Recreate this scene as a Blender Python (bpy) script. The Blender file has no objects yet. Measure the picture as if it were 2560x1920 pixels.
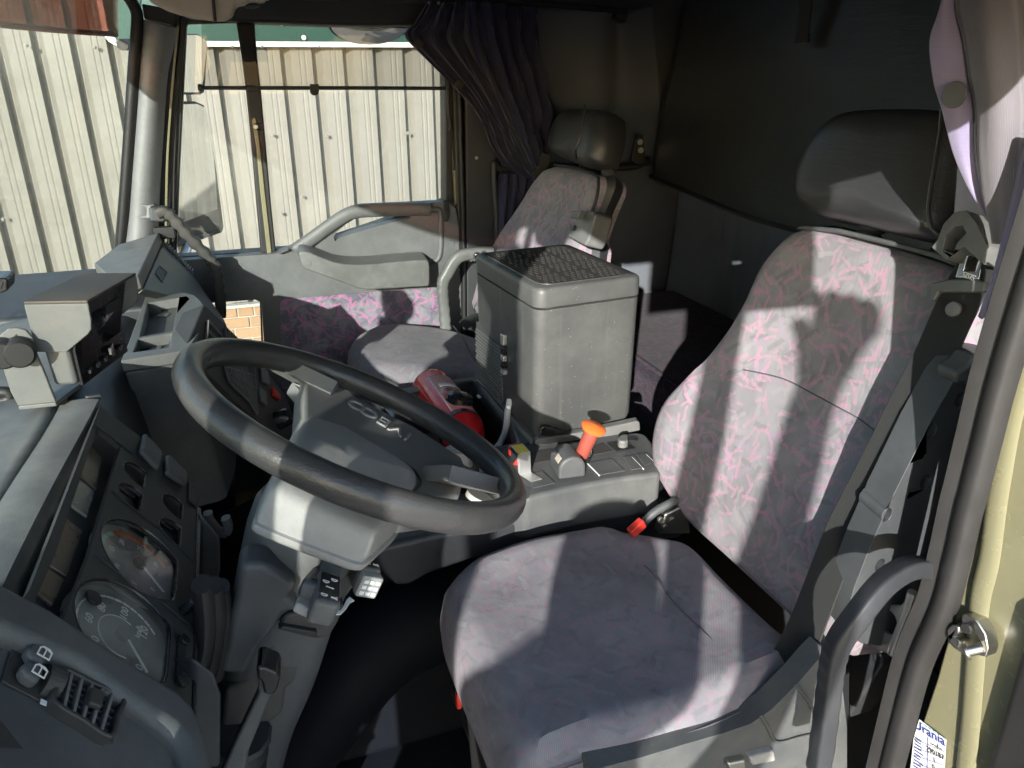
import bpy, bmesh, math, random
from mathutils import Vector, Matrix
from mathutils.geometry import tessellate_polygon
random.seed(7)
SC = bpy.context.scene
COL = SC.collection
# ------------------------------------------------------------------ camera
cam_data = bpy.data.cameras.new('camera'); cam_data.lens = 27.04; cam_data.sensor_width = 36.0
cam_data.clip_start = 0.02; cam_data.clip_end = 400
cam = bpy.data.objects.new('camera', cam_data); COL.objects.link(cam)
cam.location = (0, 0, 1.35); cam.rotation_euler = (math.radians(67), 0, math.radians(-19.5))
SC.camera = cam
# ------------------------------------------------------------------ sky, sun, exposure
SUN_DIR = Vector((0.58, 1.0, -0.35)).normalized()          # the way the light travels
elev = math.asin(-SUN_DIR.z)
to_sun = -SUN_DIR
world = bpy.data.worlds.new('World'); SC.world = world; world.use_nodes = True
wn = world.node_tree.nodes; wl = world.node_tree.links
bg = wn['Background']; bg.inputs['Strength'].default_value = 0.15
sky = wn.new('ShaderNodeTexSky'); sky.sky_type = 'NISHITA'; sky.sun_disc = False
sky.sun_elevation = elev; sky.sun_rotation = math.atan2(to_sun.x, to_sun.y)
sky.air_density = 1.0; sky.dust_density = 0.6; sky.ozone_density = 1.0
wl.new(sky.outputs['Color'], bg.inputs['Color'])
sun_data = bpy.data.lights.new('sun', 'SUN'); sun_data.energy = 3.5; sun_data.angle = math.radians(0.53); sun_data.color = (1.0, 0.96, 0.90)
sun = bpy.data.objects.new('sun', sun_data); COL.objects.link(sun); sun.rotation_euler = SUN_DIR.to_track_quat('-Z', 'Y').to_euler()
SC.view_settings.view_transform = 'Standard'; SC.view_settings.look = 'None'
SC.view_settings.exposure = 1.65; SC.view_settings.gamma = 1.0; SC.view_settings.use_curve_mapping = False
SC.cycles.max_bounces = 6; SC.cycles.diffuse_bounces = 4; SC.cycles.glossy_bounces = 3; SC.cycles.transparent_max_bounces = 10
SC.cycles.use_adaptive_sampling = True; SC.cycles.adaptive_threshold = 0.03
# ------------------------------------------------------------------ node helpers and materials
def N(t, typ, **kw):
    n = t.nodes.new(typ)
    for k, v in kw.items():
        if k in n.inputs: n.inputs[k].default_value = v
        else: setattr(n, k, v)
    return n
def newmat(name):
    m = bpy.data.materials.new(name); m.use_nodes = True
    return m, m.node_tree, m.node_tree.nodes['Principled BSDF']
def L(t, a, b): t.links.new(a, b)
def ramp(t, fac, stops):
    r = N(t, 'ShaderNodeValToRGB'); e = r.color_ramp.elements
    while len(e) < len(stops): e.new(0.5)
    for el, (p, c) in zip(e, stops): el.position = p; el.color = (c[0], c[1], c[2], 1) if len(c) == 3 else c
    L(t, fac, r.inputs['Fac']); return r.outputs['Color']
def mixc(t, fac, a, b, mode='MIX'):
    m = N(t, 'ShaderNodeMix', data_type='RGBA', blend_type=mode)
    for sock, v in ((m.inputs[0], fac), (m.inputs[6], a), (m.inputs[7], b)):
        if hasattr(v, 'links'): L(t, v, sock)
        else: sock.default_value = v if not isinstance(v, tuple) else (v[0], v[1], v[2], 1)
    return m.outputs[2]
def mathn(t, op, a, b=None, clamp=False):
    m = N(t, 'ShaderNodeMath', operation=op, use_clamp=clamp)
    for i, v in enumerate((a, b)):
        if v is None: continue
        if hasattr(v, 'links'): L(t, v, m.inputs[i])
        else: m.inputs[i].default_value = v
    return m.outputs[0]
def noise(t, vec, scale, detail=4, rough=0.6):
    n = N(t, 'ShaderNodeTexNoise', Scale=scale, Detail=detail, Roughness=rough)
    if vec is not None: L(t, vec, n.inputs['Vector'])
    return n.outputs['Fac']
def bump(t, b, h, strength, dist=0.001, prev=None):
    n = N(t, 'ShaderNodeBump', Strength=strength, Distance=dist); L(t, h, n.inputs['Height'])
    if prev is not None: L(t, prev, n.inputs['Normal'])
    L(t, n.outputs['Normal'], b.inputs['Normal']); return n.outputs['Normal']
def plastic(name, col, rough=0.5, grain=900, gstr=0.25, dust=0.25, dustcol=None, spec=0.45, streak=False):
    """moulded plastic: fine leather grain, faint mottling, dust and scuffs"""
    m, t, b = newmat(name)
    tc = N(t, 'ShaderNodeTexCoord').outputs['Object']
    a = noise(t, tc, 9, 5); s = noise(t, tc, 70, 3)
    dc = dustcol or tuple(min(1, c * 1.9 + 0.03) for c in col)
    f = mathn(t, 'MULTIPLY', ramp(t, a, [(0.42, (0, 0, 0)), (0.72, (1, 1, 1))]), dust)
    c1 = mixc(t, f, col, dc)
    c2 = mixc(t, mathn(t, 'MULTIPLY', ramp(t, s, [(0.35, (0, 0, 0)), (0.8, (1, 1, 1))]), 0.35), c1, tuple(c * 0.72 for c in col))
    if streak:
        mp = N(t, 'ShaderNodeMapping', Scale=(60, 60, 3)); L(t, tc, mp.inputs['Vector'])
        sk = noise(t, mp.outputs[0], 1.0, 3)
        c2 = mixc(t, mathn(t, 'MULTIPLY', ramp(t, sk, [(0.6, (0, 0, 0)), (0.8, (1, 1, 1))]), 0.25), c2, dc)
        vo = N(t, 'ShaderNodeTexVoronoi', Scale=90.0); L(t, tc, vo.inputs['Vector'])
        sp = mathn(t, 'LESS_THAN', vo.outputs['Distance'], 0.07)
        c2 = mixc(t, mathn(t, 'MULTIPLY', sp, 0.5), c2, (0.4, 0.4, 0.37))
    L(t, c2, b.inputs['Base Color'])
    r = mathn(t, 'ADD', mathn(t, 'MULTIPLY', a, 0.25), rough - 0.12); L(t, r, b.inputs['Roughness'])
    b.inputs['Specular IOR Level'].default_value = spec
    if gstr:
        v = N(t, 'ShaderNodeTexVoronoi', Scale=float(grain)); L(t, tc, v.inputs['Vector'])
        bump(t, b, v.outputs['Distance'], gstr, 0.0006)
    return m
def simple(name, col, rough=0.5, metal=0.0, spec=0.5, var=0.12, bumps=0.0, bscale=300):
    m, t, b = newmat(name)
    tc = N(t, 'ShaderNodeTexCoord').outputs['Object']
    a = noise(t, tc, 14, 4)
    L(t, mixc(t, a, tuple(c * (1 - var) for c in col), tuple(min(1, c * (1 + var)) for c in col)), b.inputs['Base Color'])
    L(t, mathn(t, 'ADD', mathn(t, 'MULTIPLY', noise(t, tc, 45, 3), 0.2), rough - 0.1), b.inputs['Roughness'])
    b.inputs['Metallic'].default_value = metal; b.inputs['Specular IOR Level'].default_value = spec
    if bumps: bump(t, b, noise(t, tc, bscale, 2), bumps, 0.001)
    return m
def dash_mask(t, uv, scale, length, width, seed, keep=0.25):
    """random short straight dashes, one per Voronoi cell"""
    mp = N(t, 'ShaderNodeMapping', Scale=(scale, scale, 1), Location=(seed, seed * 1.7, 0)); L(t, uv, mp.inputs['Vector'])
    v = N(t, 'ShaderNodeTexVoronoi', voronoi_dimensions='2D', Scale=1.0, Randomness=0.9); L(t, mp.outputs[0], v.inputs['Vector'])
    d = N(t, 'ShaderNodeVectorMath', operation='SUBTRACT'); L(t, mp.outputs[0], d.inputs[0]); L(t, v.outputs['Position'], d.inputs[1])
    sc = N(t, 'ShaderNodeSeparateColor'); L(t, v.outputs['Color'], sc.inputs[0])
    ro = N(t, 'ShaderNodeVectorRotate', rotation_type='Z_AXIS'); L(t, d.outputs[0], ro.inputs['Vector']); L(t, mathn(t, 'MULTIPLY', sc.outputs[0], 6.28), ro.inputs['Angle'])
    sx = N(t, 'ShaderNodeSeparateXYZ'); L(t, ro.outputs[0], sx.inputs[0])
    inx = mathn(t, 'LESS_THAN', mathn(t, 'ABSOLUTE', sx.outputs[0]), length)
    iny = mathn(t, 'LESS_THAN', mathn(t, 'ABSOLUTE', sx.outputs[1]), width)
    return mathn(t, 'MULTIPLY', mathn(t, 'MULTIPLY', inx, iny), mathn(t, 'GREATER_THAN', sc.outputs[1], keep))
def fabric(name, base, alt, pink, fade=0.0):
    """grey moquette with scattered pink dashes; fade = how far wear has greyed it"""
    m, t, b = newmat(name)
    uv = N(t, 'ShaderNodeUVMap').outputs['UV']
    wob = N(t, 'ShaderNodeTexNoise', Scale=45.0, Detail=3.0); L(t, uv, wob.inputs['Vector'])
    wv = N(t, 'ShaderNodeVectorMath', operation='SCALE', Scale=0.011); L(t, wob.outputs['Color'], wv.inputs[0])
    uvw = N(t, 'ShaderNodeVectorMath', operation='ADD'); L(t, uv, uvw.inputs[0]); L(t, wv.outputs[0], uvw.inputs[1])
    u = uvw.outputs[0]
    dark = tuple(x * 0.62 for x in base)
    c = mixc(t, ramp(t, noise(t, u, 16, 3), [(0.42, (0, 0, 0)), (0.58, (1, 1, 1))]), base, alt)
    c = mixc(t, mathn(t, 'MULTIPLY', dash_mask(t, u, 26, 0.44, 0.10, 3.1, 0.3), 0.35), c, dark)
    c = mixc(t, mathn(t, 'MULTIPLY', dash_mask(t, u, 29, 0.44, 0.12, 9.4, 0.4), 0.6), c, tuple(x * 1.1 for x in alt))
    lil = mixc(t, 0.5, pink, (alt[0] * 1.0, alt[1] * 0.85, alt[2] * 1.45))
    c = mixc(t, mathn(t, 'MULTIPLY', dash_mask(t, u, 26, 0.46, 0.13, 33.3, 0.72), 0.3 * (1 - fade)), c, lil)
    wear = ramp(t, noise(t, u, 8, 4), [(0.32, (0.35, 0.35, 0.35)), (0.60, (1, 1, 1))])
    thin = ramp(t, noise(t, u, 160, 2), [(0.3, (0.55, 0.55, 0.55)), (0.6, (1, 1, 1))])
    k = mathn(t, 'MULTIPLY', mathn(t, 'MULTIPLY', wear, thin), 0.92 - fade * 0.55)
    for sc, ln, wd, seed, keep in ((27, 0.46, 0.085, 0.0, 0.10), (33, 0.44, 0.078, 21.7, 0.30), (40, 0.40, 0.090, 47.1, 0.55)):
        c = mixc(t, mathn(t, 'MULTIPLY', dash_mask(t, u, sc, ln, wd, seed, keep), k), c, pink)
    c = mixc(t, fade * 0.35, c, tuple(0.5 * x + 0.5 * y for x, y in zip(alt, base)))
    st = noise(t, u, 23, 5, 0.7)
    c = mixc(t, mathn(t, 'MULTIPLY', ramp(t, st, [(0.60, (0, 0, 0)), (0.72, (1, 1, 1))]), 0.45), c, tuple(x * 0.5 for x in base))
    mp = N(t, 'ShaderNodeMapping', Rotation=(0, 0, 0.6)); L(t, uv, mp.inputs['Vector'])
    w = N(t, 'ShaderNodeTexWave', Scale=150.0, Distortion=0.6); L(t, mp.outputs[0], w.inputs['Vector'])
    c = mixc(t, mathn(t, 'MULTIPLY', w.outputs['Fac'], 0.34), c, tuple(x * 0.45 for x in base))
    L(t, c, b.inputs['Base Color']); b.inputs['Roughness'].default_value = 0.95; b.inputs['Specular IOR Level'].default_value = 0.15
    b.inputs['Sheen Weight'].default_value = 0.08; b.inputs['Sheen Roughness'].default_value = 0.5
    n1 = bump(t, b, w.outputs['Fac'], 0.3, 0.0008)
    bump(t, b, noise(t, u, 12, 3), 0.4, 0.006, n1)
    return m
def leather(name, col, rough=0.38):
    m, t, b = newmat(name); tc = N(t, 'ShaderNodeTexCoord').outputs['Object']
    L(t, mixc(t, noise(t, tc, 12, 4), tuple(c * 0.8 for c in col), tuple(c * 1.25 for c in col)), b.inputs['Base Color'])
    v = N(t, 'ShaderNodeTexVoronoi', Scale=420.0); L(t, tc, v.inputs['Vector'])
    n1 = bump(t, b, v.outputs['Distance'], 0.22, 0.0008)
    mp = N(t, 'ShaderNodeMapping', Scale=(30, 8, 60)); L(t, tc, mp.inputs['Vector'])
    bump(t, b, noise(t, mp.outputs[0], 1.2, 5, 0.65), 0.3, 0.003, n1)
    L(t, mathn(t, 'ADD', mathn(t, 'MULTIPLY', noise(t, tc, 30, 3), 0.2), rough - 0.1), b.inputs['Roughness'])
    return m
def cloth(name, col, rib=900, axis='X', sheen=0.3, rough=0.9):
    m, t, b = newmat(name); uv = N(t, 'ShaderNodeUVMap').outputs['UV']
    w = N(t, 'ShaderNodeTexWave', Scale=float(rib) / 6.28, bands_direction=axis, Distortion=0.4); L(t, uv, w.inputs['Vector'])
    c = mixc(t, noise(t, uv, 9, 4), tuple(x * 0.82 for x in col), tuple(x * 1.15 for x in col))
    c = mixc(t, mathn(t, 'MULTIPLY', w.outputs['Fac'], 0.3), c, tuple(x * 0.5 for x in col))
    L(t, c, b.inputs['Base Color']); b.inputs['Roughness'].default_value = rough; b.inputs['Sheen Weight'].default_value = sheen; b.inputs['Specular IOR Level'].default_value = 0.2
    bump(t, b, w.outputs['Fac'], 0.2, 0.0005); return m
def pane(name, tint=(0.93, 0.95, 0.94), refl=0.06, dirt=0.05, rough=0.0):
    """window pane: clear with a faint mirror reflection and a film of dirt"""
    m = bpy.data.materials.new(name); m.use_nodes = True; t = m.node_tree; t.nodes.remove(t.nodes['Principled BSDF'])
    out = t.nodes['Material Output']
    tr = N(t, 'ShaderNodeBsdfTransparent', Color=(*tint, 1)); gl = N(t, 'ShaderNodeBsdfGlossy', Roughness=rough)
    di = N(t, 'ShaderNodeBsdfDiffuse', Color=(0.75, 0.73, 0.66, 1))
    lw = N(t, 'ShaderNodeLayerWeight', Blend=0.5)
    fr = mathn(t, 'ADD', mathn(t, 'MULTIPLY', mathn(t, 'POWER', lw.outputs['Facing'], 5.0), 0.96), 0.04)      # Schlick, the same from both sides
    m1 = N(t, 'ShaderNodeMixShader'); L(t, mathn(t, 'MULTIPLY', fr, refl * 8, True), m1.inputs[0]); L(t, tr.outputs[0], m1.inputs[1]); L(t, gl.outputs[0], m1.inputs[2])
    tc = N(t, 'ShaderNodeTexCoord').outputs['Object']
    d = mathn(t, 'MULTIPLY', ramp(t, noise(t, tc, 5, 5, 0.7), [(0.4, (0, 0, 0)), (0.8, (1, 1, 1))]), dirt)
    m2 = N(t, 'ShaderNodeMixShader'); L(t, d, m2.inputs[0]); L(t, m1.outputs[0], m2.inputs[1]); L(t, di.outputs[0], m2.inputs[2])
    L(t, m2.outputs[0], out.inputs['Surface']); return m
M = {}
M['dash'] = plastic('dash_plastic', (0.135, 0.138, 0.134), 0.5, 800, 0.25, 0.75, (0.29, 0.28, 0.25))
M['dashdark'] = plastic('dark_dash_plastic', (0.030, 0.032, 0.036), 0.5, 800, 0.2, 0.2)
M['face'] = plastic('instrument_panel_plastic', (0.042, 0.040, 0.038), 0.55, 1200, 0.12, 0.25)
M['door'] = plastic('door_trim_plastic', (0.108, 0.112, 0.114), 0.45, 420, 0.6, 0.25)
M['arm'] = plastic('armrest_plastic', (0.115, 0.118, 0.114), 0.45, 700, 0.25, 0.4)
M['pillar'] = plastic('pillar_trim_plastic', (0.19, 0.198, 0.205), 0.48, 420, 0.7, 0.2)
M['cooler'] = plastic('cooler_plastic', (0.066, 0.069, 0.068), 0.45, 900, 0.10, 0.25, (0.2, 0.2, 0.18), streak=True)
M['lid'] = plastic('cooler_lid_plastic', (0.045, 0.044, 0.042), 0.4, 900, 0.15, 0.3)
M['console'] = plastic('console_plastic', (0.070, 0.075, 0.078), 0.5, 700, 0.25, 0.55, (0.17, 0.17, 0.155))
M['wheel'] = leather('steering_wheel_skin', (0.042, 0.042, 0.042), 0.32)
M['hub'] = plastic('hub_plastic', (0.155, 0.155, 0.15), 0.5, 1100, 0.18, 0.15)
M['boss'] = plastic('hub_pad_plastic', (0.30, 0.30, 0.285), 0.55, 700, 0.35, 0.15)
M['column'] = plastic('column_shroud_plastic', (0.055, 0.060, 0.064), 0.5, 700, 0.25, 0.25)
M['black'] = simple('black_rubber', (0.016, 0.016, 0.017), 0.55)
M['seal'] = simple('door_seal_rubber', (0.020, 0.0195, 0.0195), 0.5, var=0.4, bumps=0.1)
M['gloss'] = simple('gloss_black_plastic', (0.014, 0.014, 0.015), 0.25)
M['paint'] = simple('olive_body_paint', (0.195, 0.185, 0.112), 0.25, spec=0.6, var=0.06)
M['steel'] = simple('zinc_steel', (0.5, 0.49, 0.45), 0.35, 1.0)
M['chrome'] = simple('bright_steel', (0.75, 0.75, 0.75), 0.15, 1.0)
M['alu'] = simple('brushed_aluminium', (0.72, 0.72, 0.70), 0.4, 0.9)
M['white'] = simple('white_print', (0.78, 0.78, 0.76), 0.5)
M['red'] = simple('red_enamel', (0.60, 0.016, 0.018), 0.2, spec=0.6, var=0.15)
M['redplastic'] = simple('red_plastic', (0.45, 0.03, 0.02), 0.4)
M['orange'] = simple('orange_plastic', (0.72, 0.16, 0.035), 0.35)
M['rust'] = simple('dull_red_plastic', (0.30, 0.065, 0.045), 0.5)
M['paleblue'] = simple('pale_blue_print', (0.35, 0.42, 0.60), 0.5)
M['palegreen'] = simple('pale_green_print', (0.36, 0.55, 0.42), 0.5)
M['yellow'] = simple('yellow_sticker', (0.75, 0.62, 0.06), 0.4)
M['fabric'] = fabric('seat_moquette', (0.215, 0.208, 0.224), (0.270, 0.262, 0.275), (0.43, 0.245, 0.325))
M['worn'] = fabric('worn_seat_moquette', (0.175, 0.172, 0.192), (0.225, 0.22, 0.235), (0.29, 0.175, 0.225), 0.5)
M['bunkfab'] = fabric('bunk_moquette', (0.022, 0.020, 0.030), (0.034, 0.031, 0.042), (0.10, 0.03, 0.06), 0.2)
M['doorfab'] = fabric('door_moquette', (0.15, 0.145, 0.185), (0.25, 0.245, 0.27), (0.52, 0.18, 0.37))
M['seam'] = simple('seam_thread', (0.085, 0.08, 0.095), 0.9)
M['leather'] = leather('black_leather', (0.030, 0.031, 0.033))
M['vinyl'] = leather('black_vinyl', (0.034, 0.037, 0.040), 0.42)
M['curtain'] = cloth('navy_curtain', (0.022, 0.023, 0.050), 2500, 'X', 0.15)
M['mauve'] = cloth('mauve_curtain', (0.160, 0.150, 0.168), 1600, 'X', 0.4)
M['hem'] = cloth('lilac_curtain_hem', (0.27, 0.24, 0.37), 1500, 'X', 0.4)
M['web'] = cloth('seat_belt_webbing', (0.020, 0.021, 0.021), 2600, 'Y', 0.2, 0.6)
M['felt'] = cloth('grey_felt_trim', (0.088, 0.104, 0.132), 1800, 'X', 0.2)
M['feltgrey'] = cloth('light_grey_felt_trim', (0.15, 0.168, 0.195), 1800, 'X', 0.2)
M['beige'] = plastic('cream_plastic', (0.42, 0.39, 0.31), 0.5, 900, 0.1, 0.15)
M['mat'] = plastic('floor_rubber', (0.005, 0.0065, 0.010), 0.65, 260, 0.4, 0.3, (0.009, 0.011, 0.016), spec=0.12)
M['glass'] = pane('window_pane', (0.93, 0.95, 0.94), 0.07, 0.10)
M['screen'] = pane('windscreen_pane', (0.90, 0.93, 0.91), 0.09, 0.16)
M['gaugeglass'] = pane('gauge_glass', (0.94, 0.94, 0.93), 0.14, 0.30)
M['film'] = pane('tinted_film', (0.80, 0.79, 0.77), 0.02, 0.05)
M['visor'] = pane('smoked_visor', (0.42, 0.26, 0.22), 0.06, 0.10)
M['mirror'] = simple('mirror_glass', (0.86, 0.87, 0.86), 0.06, 1.0, var=0.01)
M['mirror'].node_tree.nodes['Principled BSDF'].inputs['Roughness'].links and M['mirror'].node_tree.links.remove(M['mirror'].node_tree.nodes['Principled BSDF'].inputs['Roughness'].links[0])
M['mirror'].node_tree.nodes['Principled BSDF'].inputs['Roughness'].default_value = 0.0
M['tube'] = simple('clear_tubing', (0.62, 0.62, 0.60), 0.3)
# ------------------------------------------------------------------ mesh helpers
WL = {}
def V3(p): return Vector(p)
def thing(name, label, cat, loc, group=None, kind=None):
    o = bpy.data.objects.new(name, None); o.empty_display_size = 0.05; COL.objects.link(o); o.location = loc
    WL[o.name] = Vector(loc); tag(o, label, cat, group, kind); return o
def tag(o, label=None, cat=None, group=None, kind=None):
    if label: o['label'] = label
    if cat: o['category'] = cat
    if group: o['group'] = group
    if kind: o['kind'] = kind
    return o
def obj(name, verts, faces, mat, parent=None, bevel=0, seg=2, solid=0, sub=0, sharp=40, uvs=None, smooth=True, mats=None, fmat=None):
    verts = [Vector(v) for v in verts]
    if parent is not None: off = WL[parent.name]
    else:
        lo = Vector([min(v[i] for v in verts) for i in range(3)]); hi = Vector([max(v[i] for v in verts) for i in range(3)])
        off = Vector(((lo.x + hi.x) / 2, (lo.y + hi.y) / 2, lo.z))
    me = bpy.data.meshes.new(name); me.from_pydata([v - off for v in verts], [], faces)
    if uvs is not None:
        ul = me.uv_layers.new(name='UVMap')
        for lp in me.loops: ul.data[lp.index].uv = uvs[lp.vertex_index]
    else:
        ul = me.uv_layers.new(name='UVMap')
        for p in me.polygons:
            nn = p.normal; ax = max(range(3), key=lambda i: abs(nn[i])); ia, ib = ((1, 2), (0, 2), (0, 1))[ax]
            for li in p.loop_indices:
                co = me.vertices[me.loops[li].vertex_index].co + off; ul.data[li].uv = (co[ia], co[ib])
    bm = bmesh.new(); bm.from_mesh(me); bmesh.ops.recalc_face_normals(bm, faces=bm.faces); bm.to_mesh(me); bm.free()
    for mm in (mats or [mat]): me.materials.append(M[mm] if isinstance(mm, str) else mm)
    if fmat:
        for p, i in zip(me.polygons, fmat): p.material_index = i
    if smooth:
        for p in me.polygons: p.use_smooth = True
        me.set_sharp_from_angle(angle=math.radians(sharp))
    o = bpy.data.objects.new(name, me); COL.objects.link(o)
    if parent is not None: o.parent = parent; o.location = (0, 0, 0)
    else: o.location = off
    WL[o.name] = off.copy()
    if solid:
        md = o.modifiers.new('solid', 'SOLIDIFY'); md.thickness = solid; md.offset = -1 if solid > 0 else 1
        md.thickness = abs(solid)
    if bevel:
        md = o.modifiers.new('bevel', 'BEVEL'); md.width = bevel; md.segments = seg; md.limit_method = 'ANGLE'; md.angle_limit = math.radians(32); md.harden_normals = True; md.use_clamp_overlap = True
    if sub:
        md = o.modifiers.new('sub', 'SUBSURF'); md.levels = sub; md.render_levels = sub
    return o
def cr(pts, n=6, closed=False):
    """Catmull-Rom through the points"""
    P = [Vector(p) for p in pts]; k = len(P); out = []
    rng = range(k) if closed else range(k - 1)
    for i in rng:
        if closed: p0, p1, p2, p3 = P[(i - 1) % k], P[i], P[(i + 1) % k], P[(i + 2) % k]
        else: p0, p1, p2, p3 = P[max(i - 1, 0)], P[i], P[i + 1], P[min(i + 2, k - 1)]
        for j in range(n):
            t = j / n
            out.append(0.5 * ((2 * p1) + (p2 - p0) * t + (2 * p0 - 5 * p1 + 4 * p2 - p3) * t * t + (3 * p1 - p0 - 3 * p2 + p3) * t ** 3))
    if not closed: out.append(P[-1].copy())
    return out
def prism(name, pts, vec, mat, parent=None, bevel=0.003, seg=2, **kw):
    """planar outline given a real thickness"""
    P = [Vector(p) for p in pts]; v = Vector(vec); n = len(P)
    verts = P + [p + v for p in P]
    faces = [list(range(n)), list(range(2 * n - 1, n - 1, -1))] + [[i, (i + 1) % n, n + (i + 1) % n, n + i] for i in range(n)]
    return obj(name, verts, faces, mat, parent, bevel, seg, **kw)
def plate(name, outer, holes, vec, mat, parent=None, bevel=0.002, uvaxes=None, **kw):
    """outline with openings cut through it"""
    loops = [[Vector(p) for p in outer]] + [[Vector(p) for p in h] for h in holes]
    v = Vector(vec); flat = [p for l in loops for p in l]; n = len(flat)
    tris = tessellate_polygon(loops)
    faces = [list(t) for t in tris] + [[i + n for i in reversed(t)] for t in tris]; s = 0
    for l in loops:
        k = len(l); faces += [[s + i, s + (i + 1) % k, n + s + (i + 1) % k, n + s + i] for i in range(k)]; s += k
    verts = flat + [p + v for p in flat]; uvs = None
    if uvaxes: uvs = [(p.dot(Vector(uvaxes[0])), p.dot(Vector(uvaxes[1]))) for p in verts]
    return obj(name, verts, faces, mat, parent, bevel, uvs=uvs, **kw)
def box(name, c, s, mat, parent=None, rot=None, bevel=0.003, seg=2, axes=None, **kw):
    c = Vector(c); h = Vector(s) * 0.5
    R = Matrix(axes).transposed() if axes else (Matrix.Rotation(rot[2], 3, 'Z') @ Matrix.Rotation(rot[1], 3, 'Y') @ Matrix.Rotation(rot[0], 3, 'X') if rot else Matrix.Identity(3))
    vs = [c + R @ Vector((sx * h.x, sy * h.y, sz * h.z)) for sx in (-1, 1) for sy in (-1, 1) for sz in (-1, 1)]
    return obj(name, vs, [[0, 1, 3, 2], [4, 6, 7, 5], [0, 4, 5, 1], [2, 3, 7, 6], [0, 2, 6, 4], [1, 5, 7, 3]], mat, parent, bevel, seg, **kw)
def frames(path, up):
    out = []
    for i, p in enumerate(path):
        a = path[max(i - 1, 0)]; b = path[min(i + 1, len(path) - 1)]; t = (b - a).normalized()
        u = Vector(up) if not callable(up) else Vector(up(i / (len(path) - 1)))
        s = t.cross(u); s = s.normalized() if s.length > 1e-6 else t.orthogonal().normalized()
        out.append((p, s, s.cross(t).normalized()))
    return out
def sweep(name, pts, prof, mat, parent=None, up=(0, 0, 1), n=6, scale=None, closed=False, bevel=0, caps=True, **kw):
    """profile (side, up) carried along a smooth path"""
    path = cr(pts, n, closed) if n > 1 else [Vector(p) for p in pts]
    if closed:
        fr = []; k = len(path)
        for i, p in enumerate(path):
            t = (path[(i + 1) % k] - path[i - 1]).normalized(); s = t.cross(Vector(up)).normalized(); fr.append((p, s, s.cross(t).normalized()))
    else: fr = frames(path, up)
    verts = []; uvs = []; m = len(prof); acc = 0; prev = None
    for i, (p, s, u) in enumerate(fr):
        k = scale(i / max(1, len(fr) - 1)) if scale else 1.0
        if not isinstance(k, tuple): k = (k, k)
        if prev is not None: acc += (p - prev).length
        prev = p; w = 0
        for j, (a, b) in enumerate(prof):
            verts.append(p + s * a * k[0] + u * b * k[1]); uvs.append((a + b * 0.7, acc))
    faces = []; R = len(fr)
    for i in range(R if closed else R - 1):
        for j in range(m): faces.append([i * m + j, i * m + (j + 1) % m, ((i + 1) % R) * m + (j + 1) % m, ((i + 1) % R) * m + j])
    if caps and not closed: faces += [list(range(m - 1, -1, -1)), list(range((R - 1) * m, R * m))]
    return obj(name, verts, faces, mat, parent, bevel, uvs=uvs, **kw)
def circ(r, k=12, ry=None): return [(r * math.cos(2 * math.pi * i / k), (ry or r) * math.sin(2 * math.pi * i / k)) for i in range(k)]
def rrect(w, h, r, k=3):
    out = []
    for cx, cy, a0 in ((w / 2 - r, h / 2 - r, 0), (-w / 2 + r, h / 2 - r, 90), (-w / 2 + r, -h / 2 + r, 180), (w / 2 - r, -h / 2 + r, 270)):
        for i in range(k + 1):
            a = math.radians(a0 + 90 * i / k); out.append((cx + r * math.cos(a), cy + r * math.sin(a)))
    return out
def tube(name, pts, r, mat, parent=None, n=6, k=12, scale=None, **kw): return sweep(name, pts, circ(r, k), mat, parent, up=kw.pop('up', (0.13, 0.21, 0.97)), n=n, scale=scale, **kw)
def lathe(name, p0, p1, prof, mat, parent=None, k=28, **kw):
    """profile of (fraction along the axis, radius)"""
    a = Vector(p0); ax = Vector(p1) - a; z = ax.normalized(); x = z.orthogonal().normalized(); y = z.cross(x); verts = []; faces = []
    for t, r in prof:
        for i in range(k):
            an = 2 * math.pi * i / k; verts.append(a + ax * t + (x * math.cos(an) + y * math.sin(an)) * r)
    for j in range(len(prof) - 1):
        for i in range(k): faces.append([j * k + i, j * k + (i + 1) % k, (j + 1) * k + (i + 1) % k, (j + 1) * k + i])
    if prof[0][1] > 1e-5: faces.append(list(range(k - 1, -1, -1)))
    if prof[-1][1] > 1e-5: faces.append(list(range((len(prof) - 1) * k, len(prof) * k)))
    return obj(name, verts, faces, mat, parent, **kw)
def disc(name, c, nrm, r, h, mat, parent=None, k=20, bevel=0.001):
    c = Vector(c); nn = Vector(nrm).normalized()
    return lathe(name, c, c + nn * h, [(0, r), (1, r)], mat, parent, k, bevel=bevel)
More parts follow.
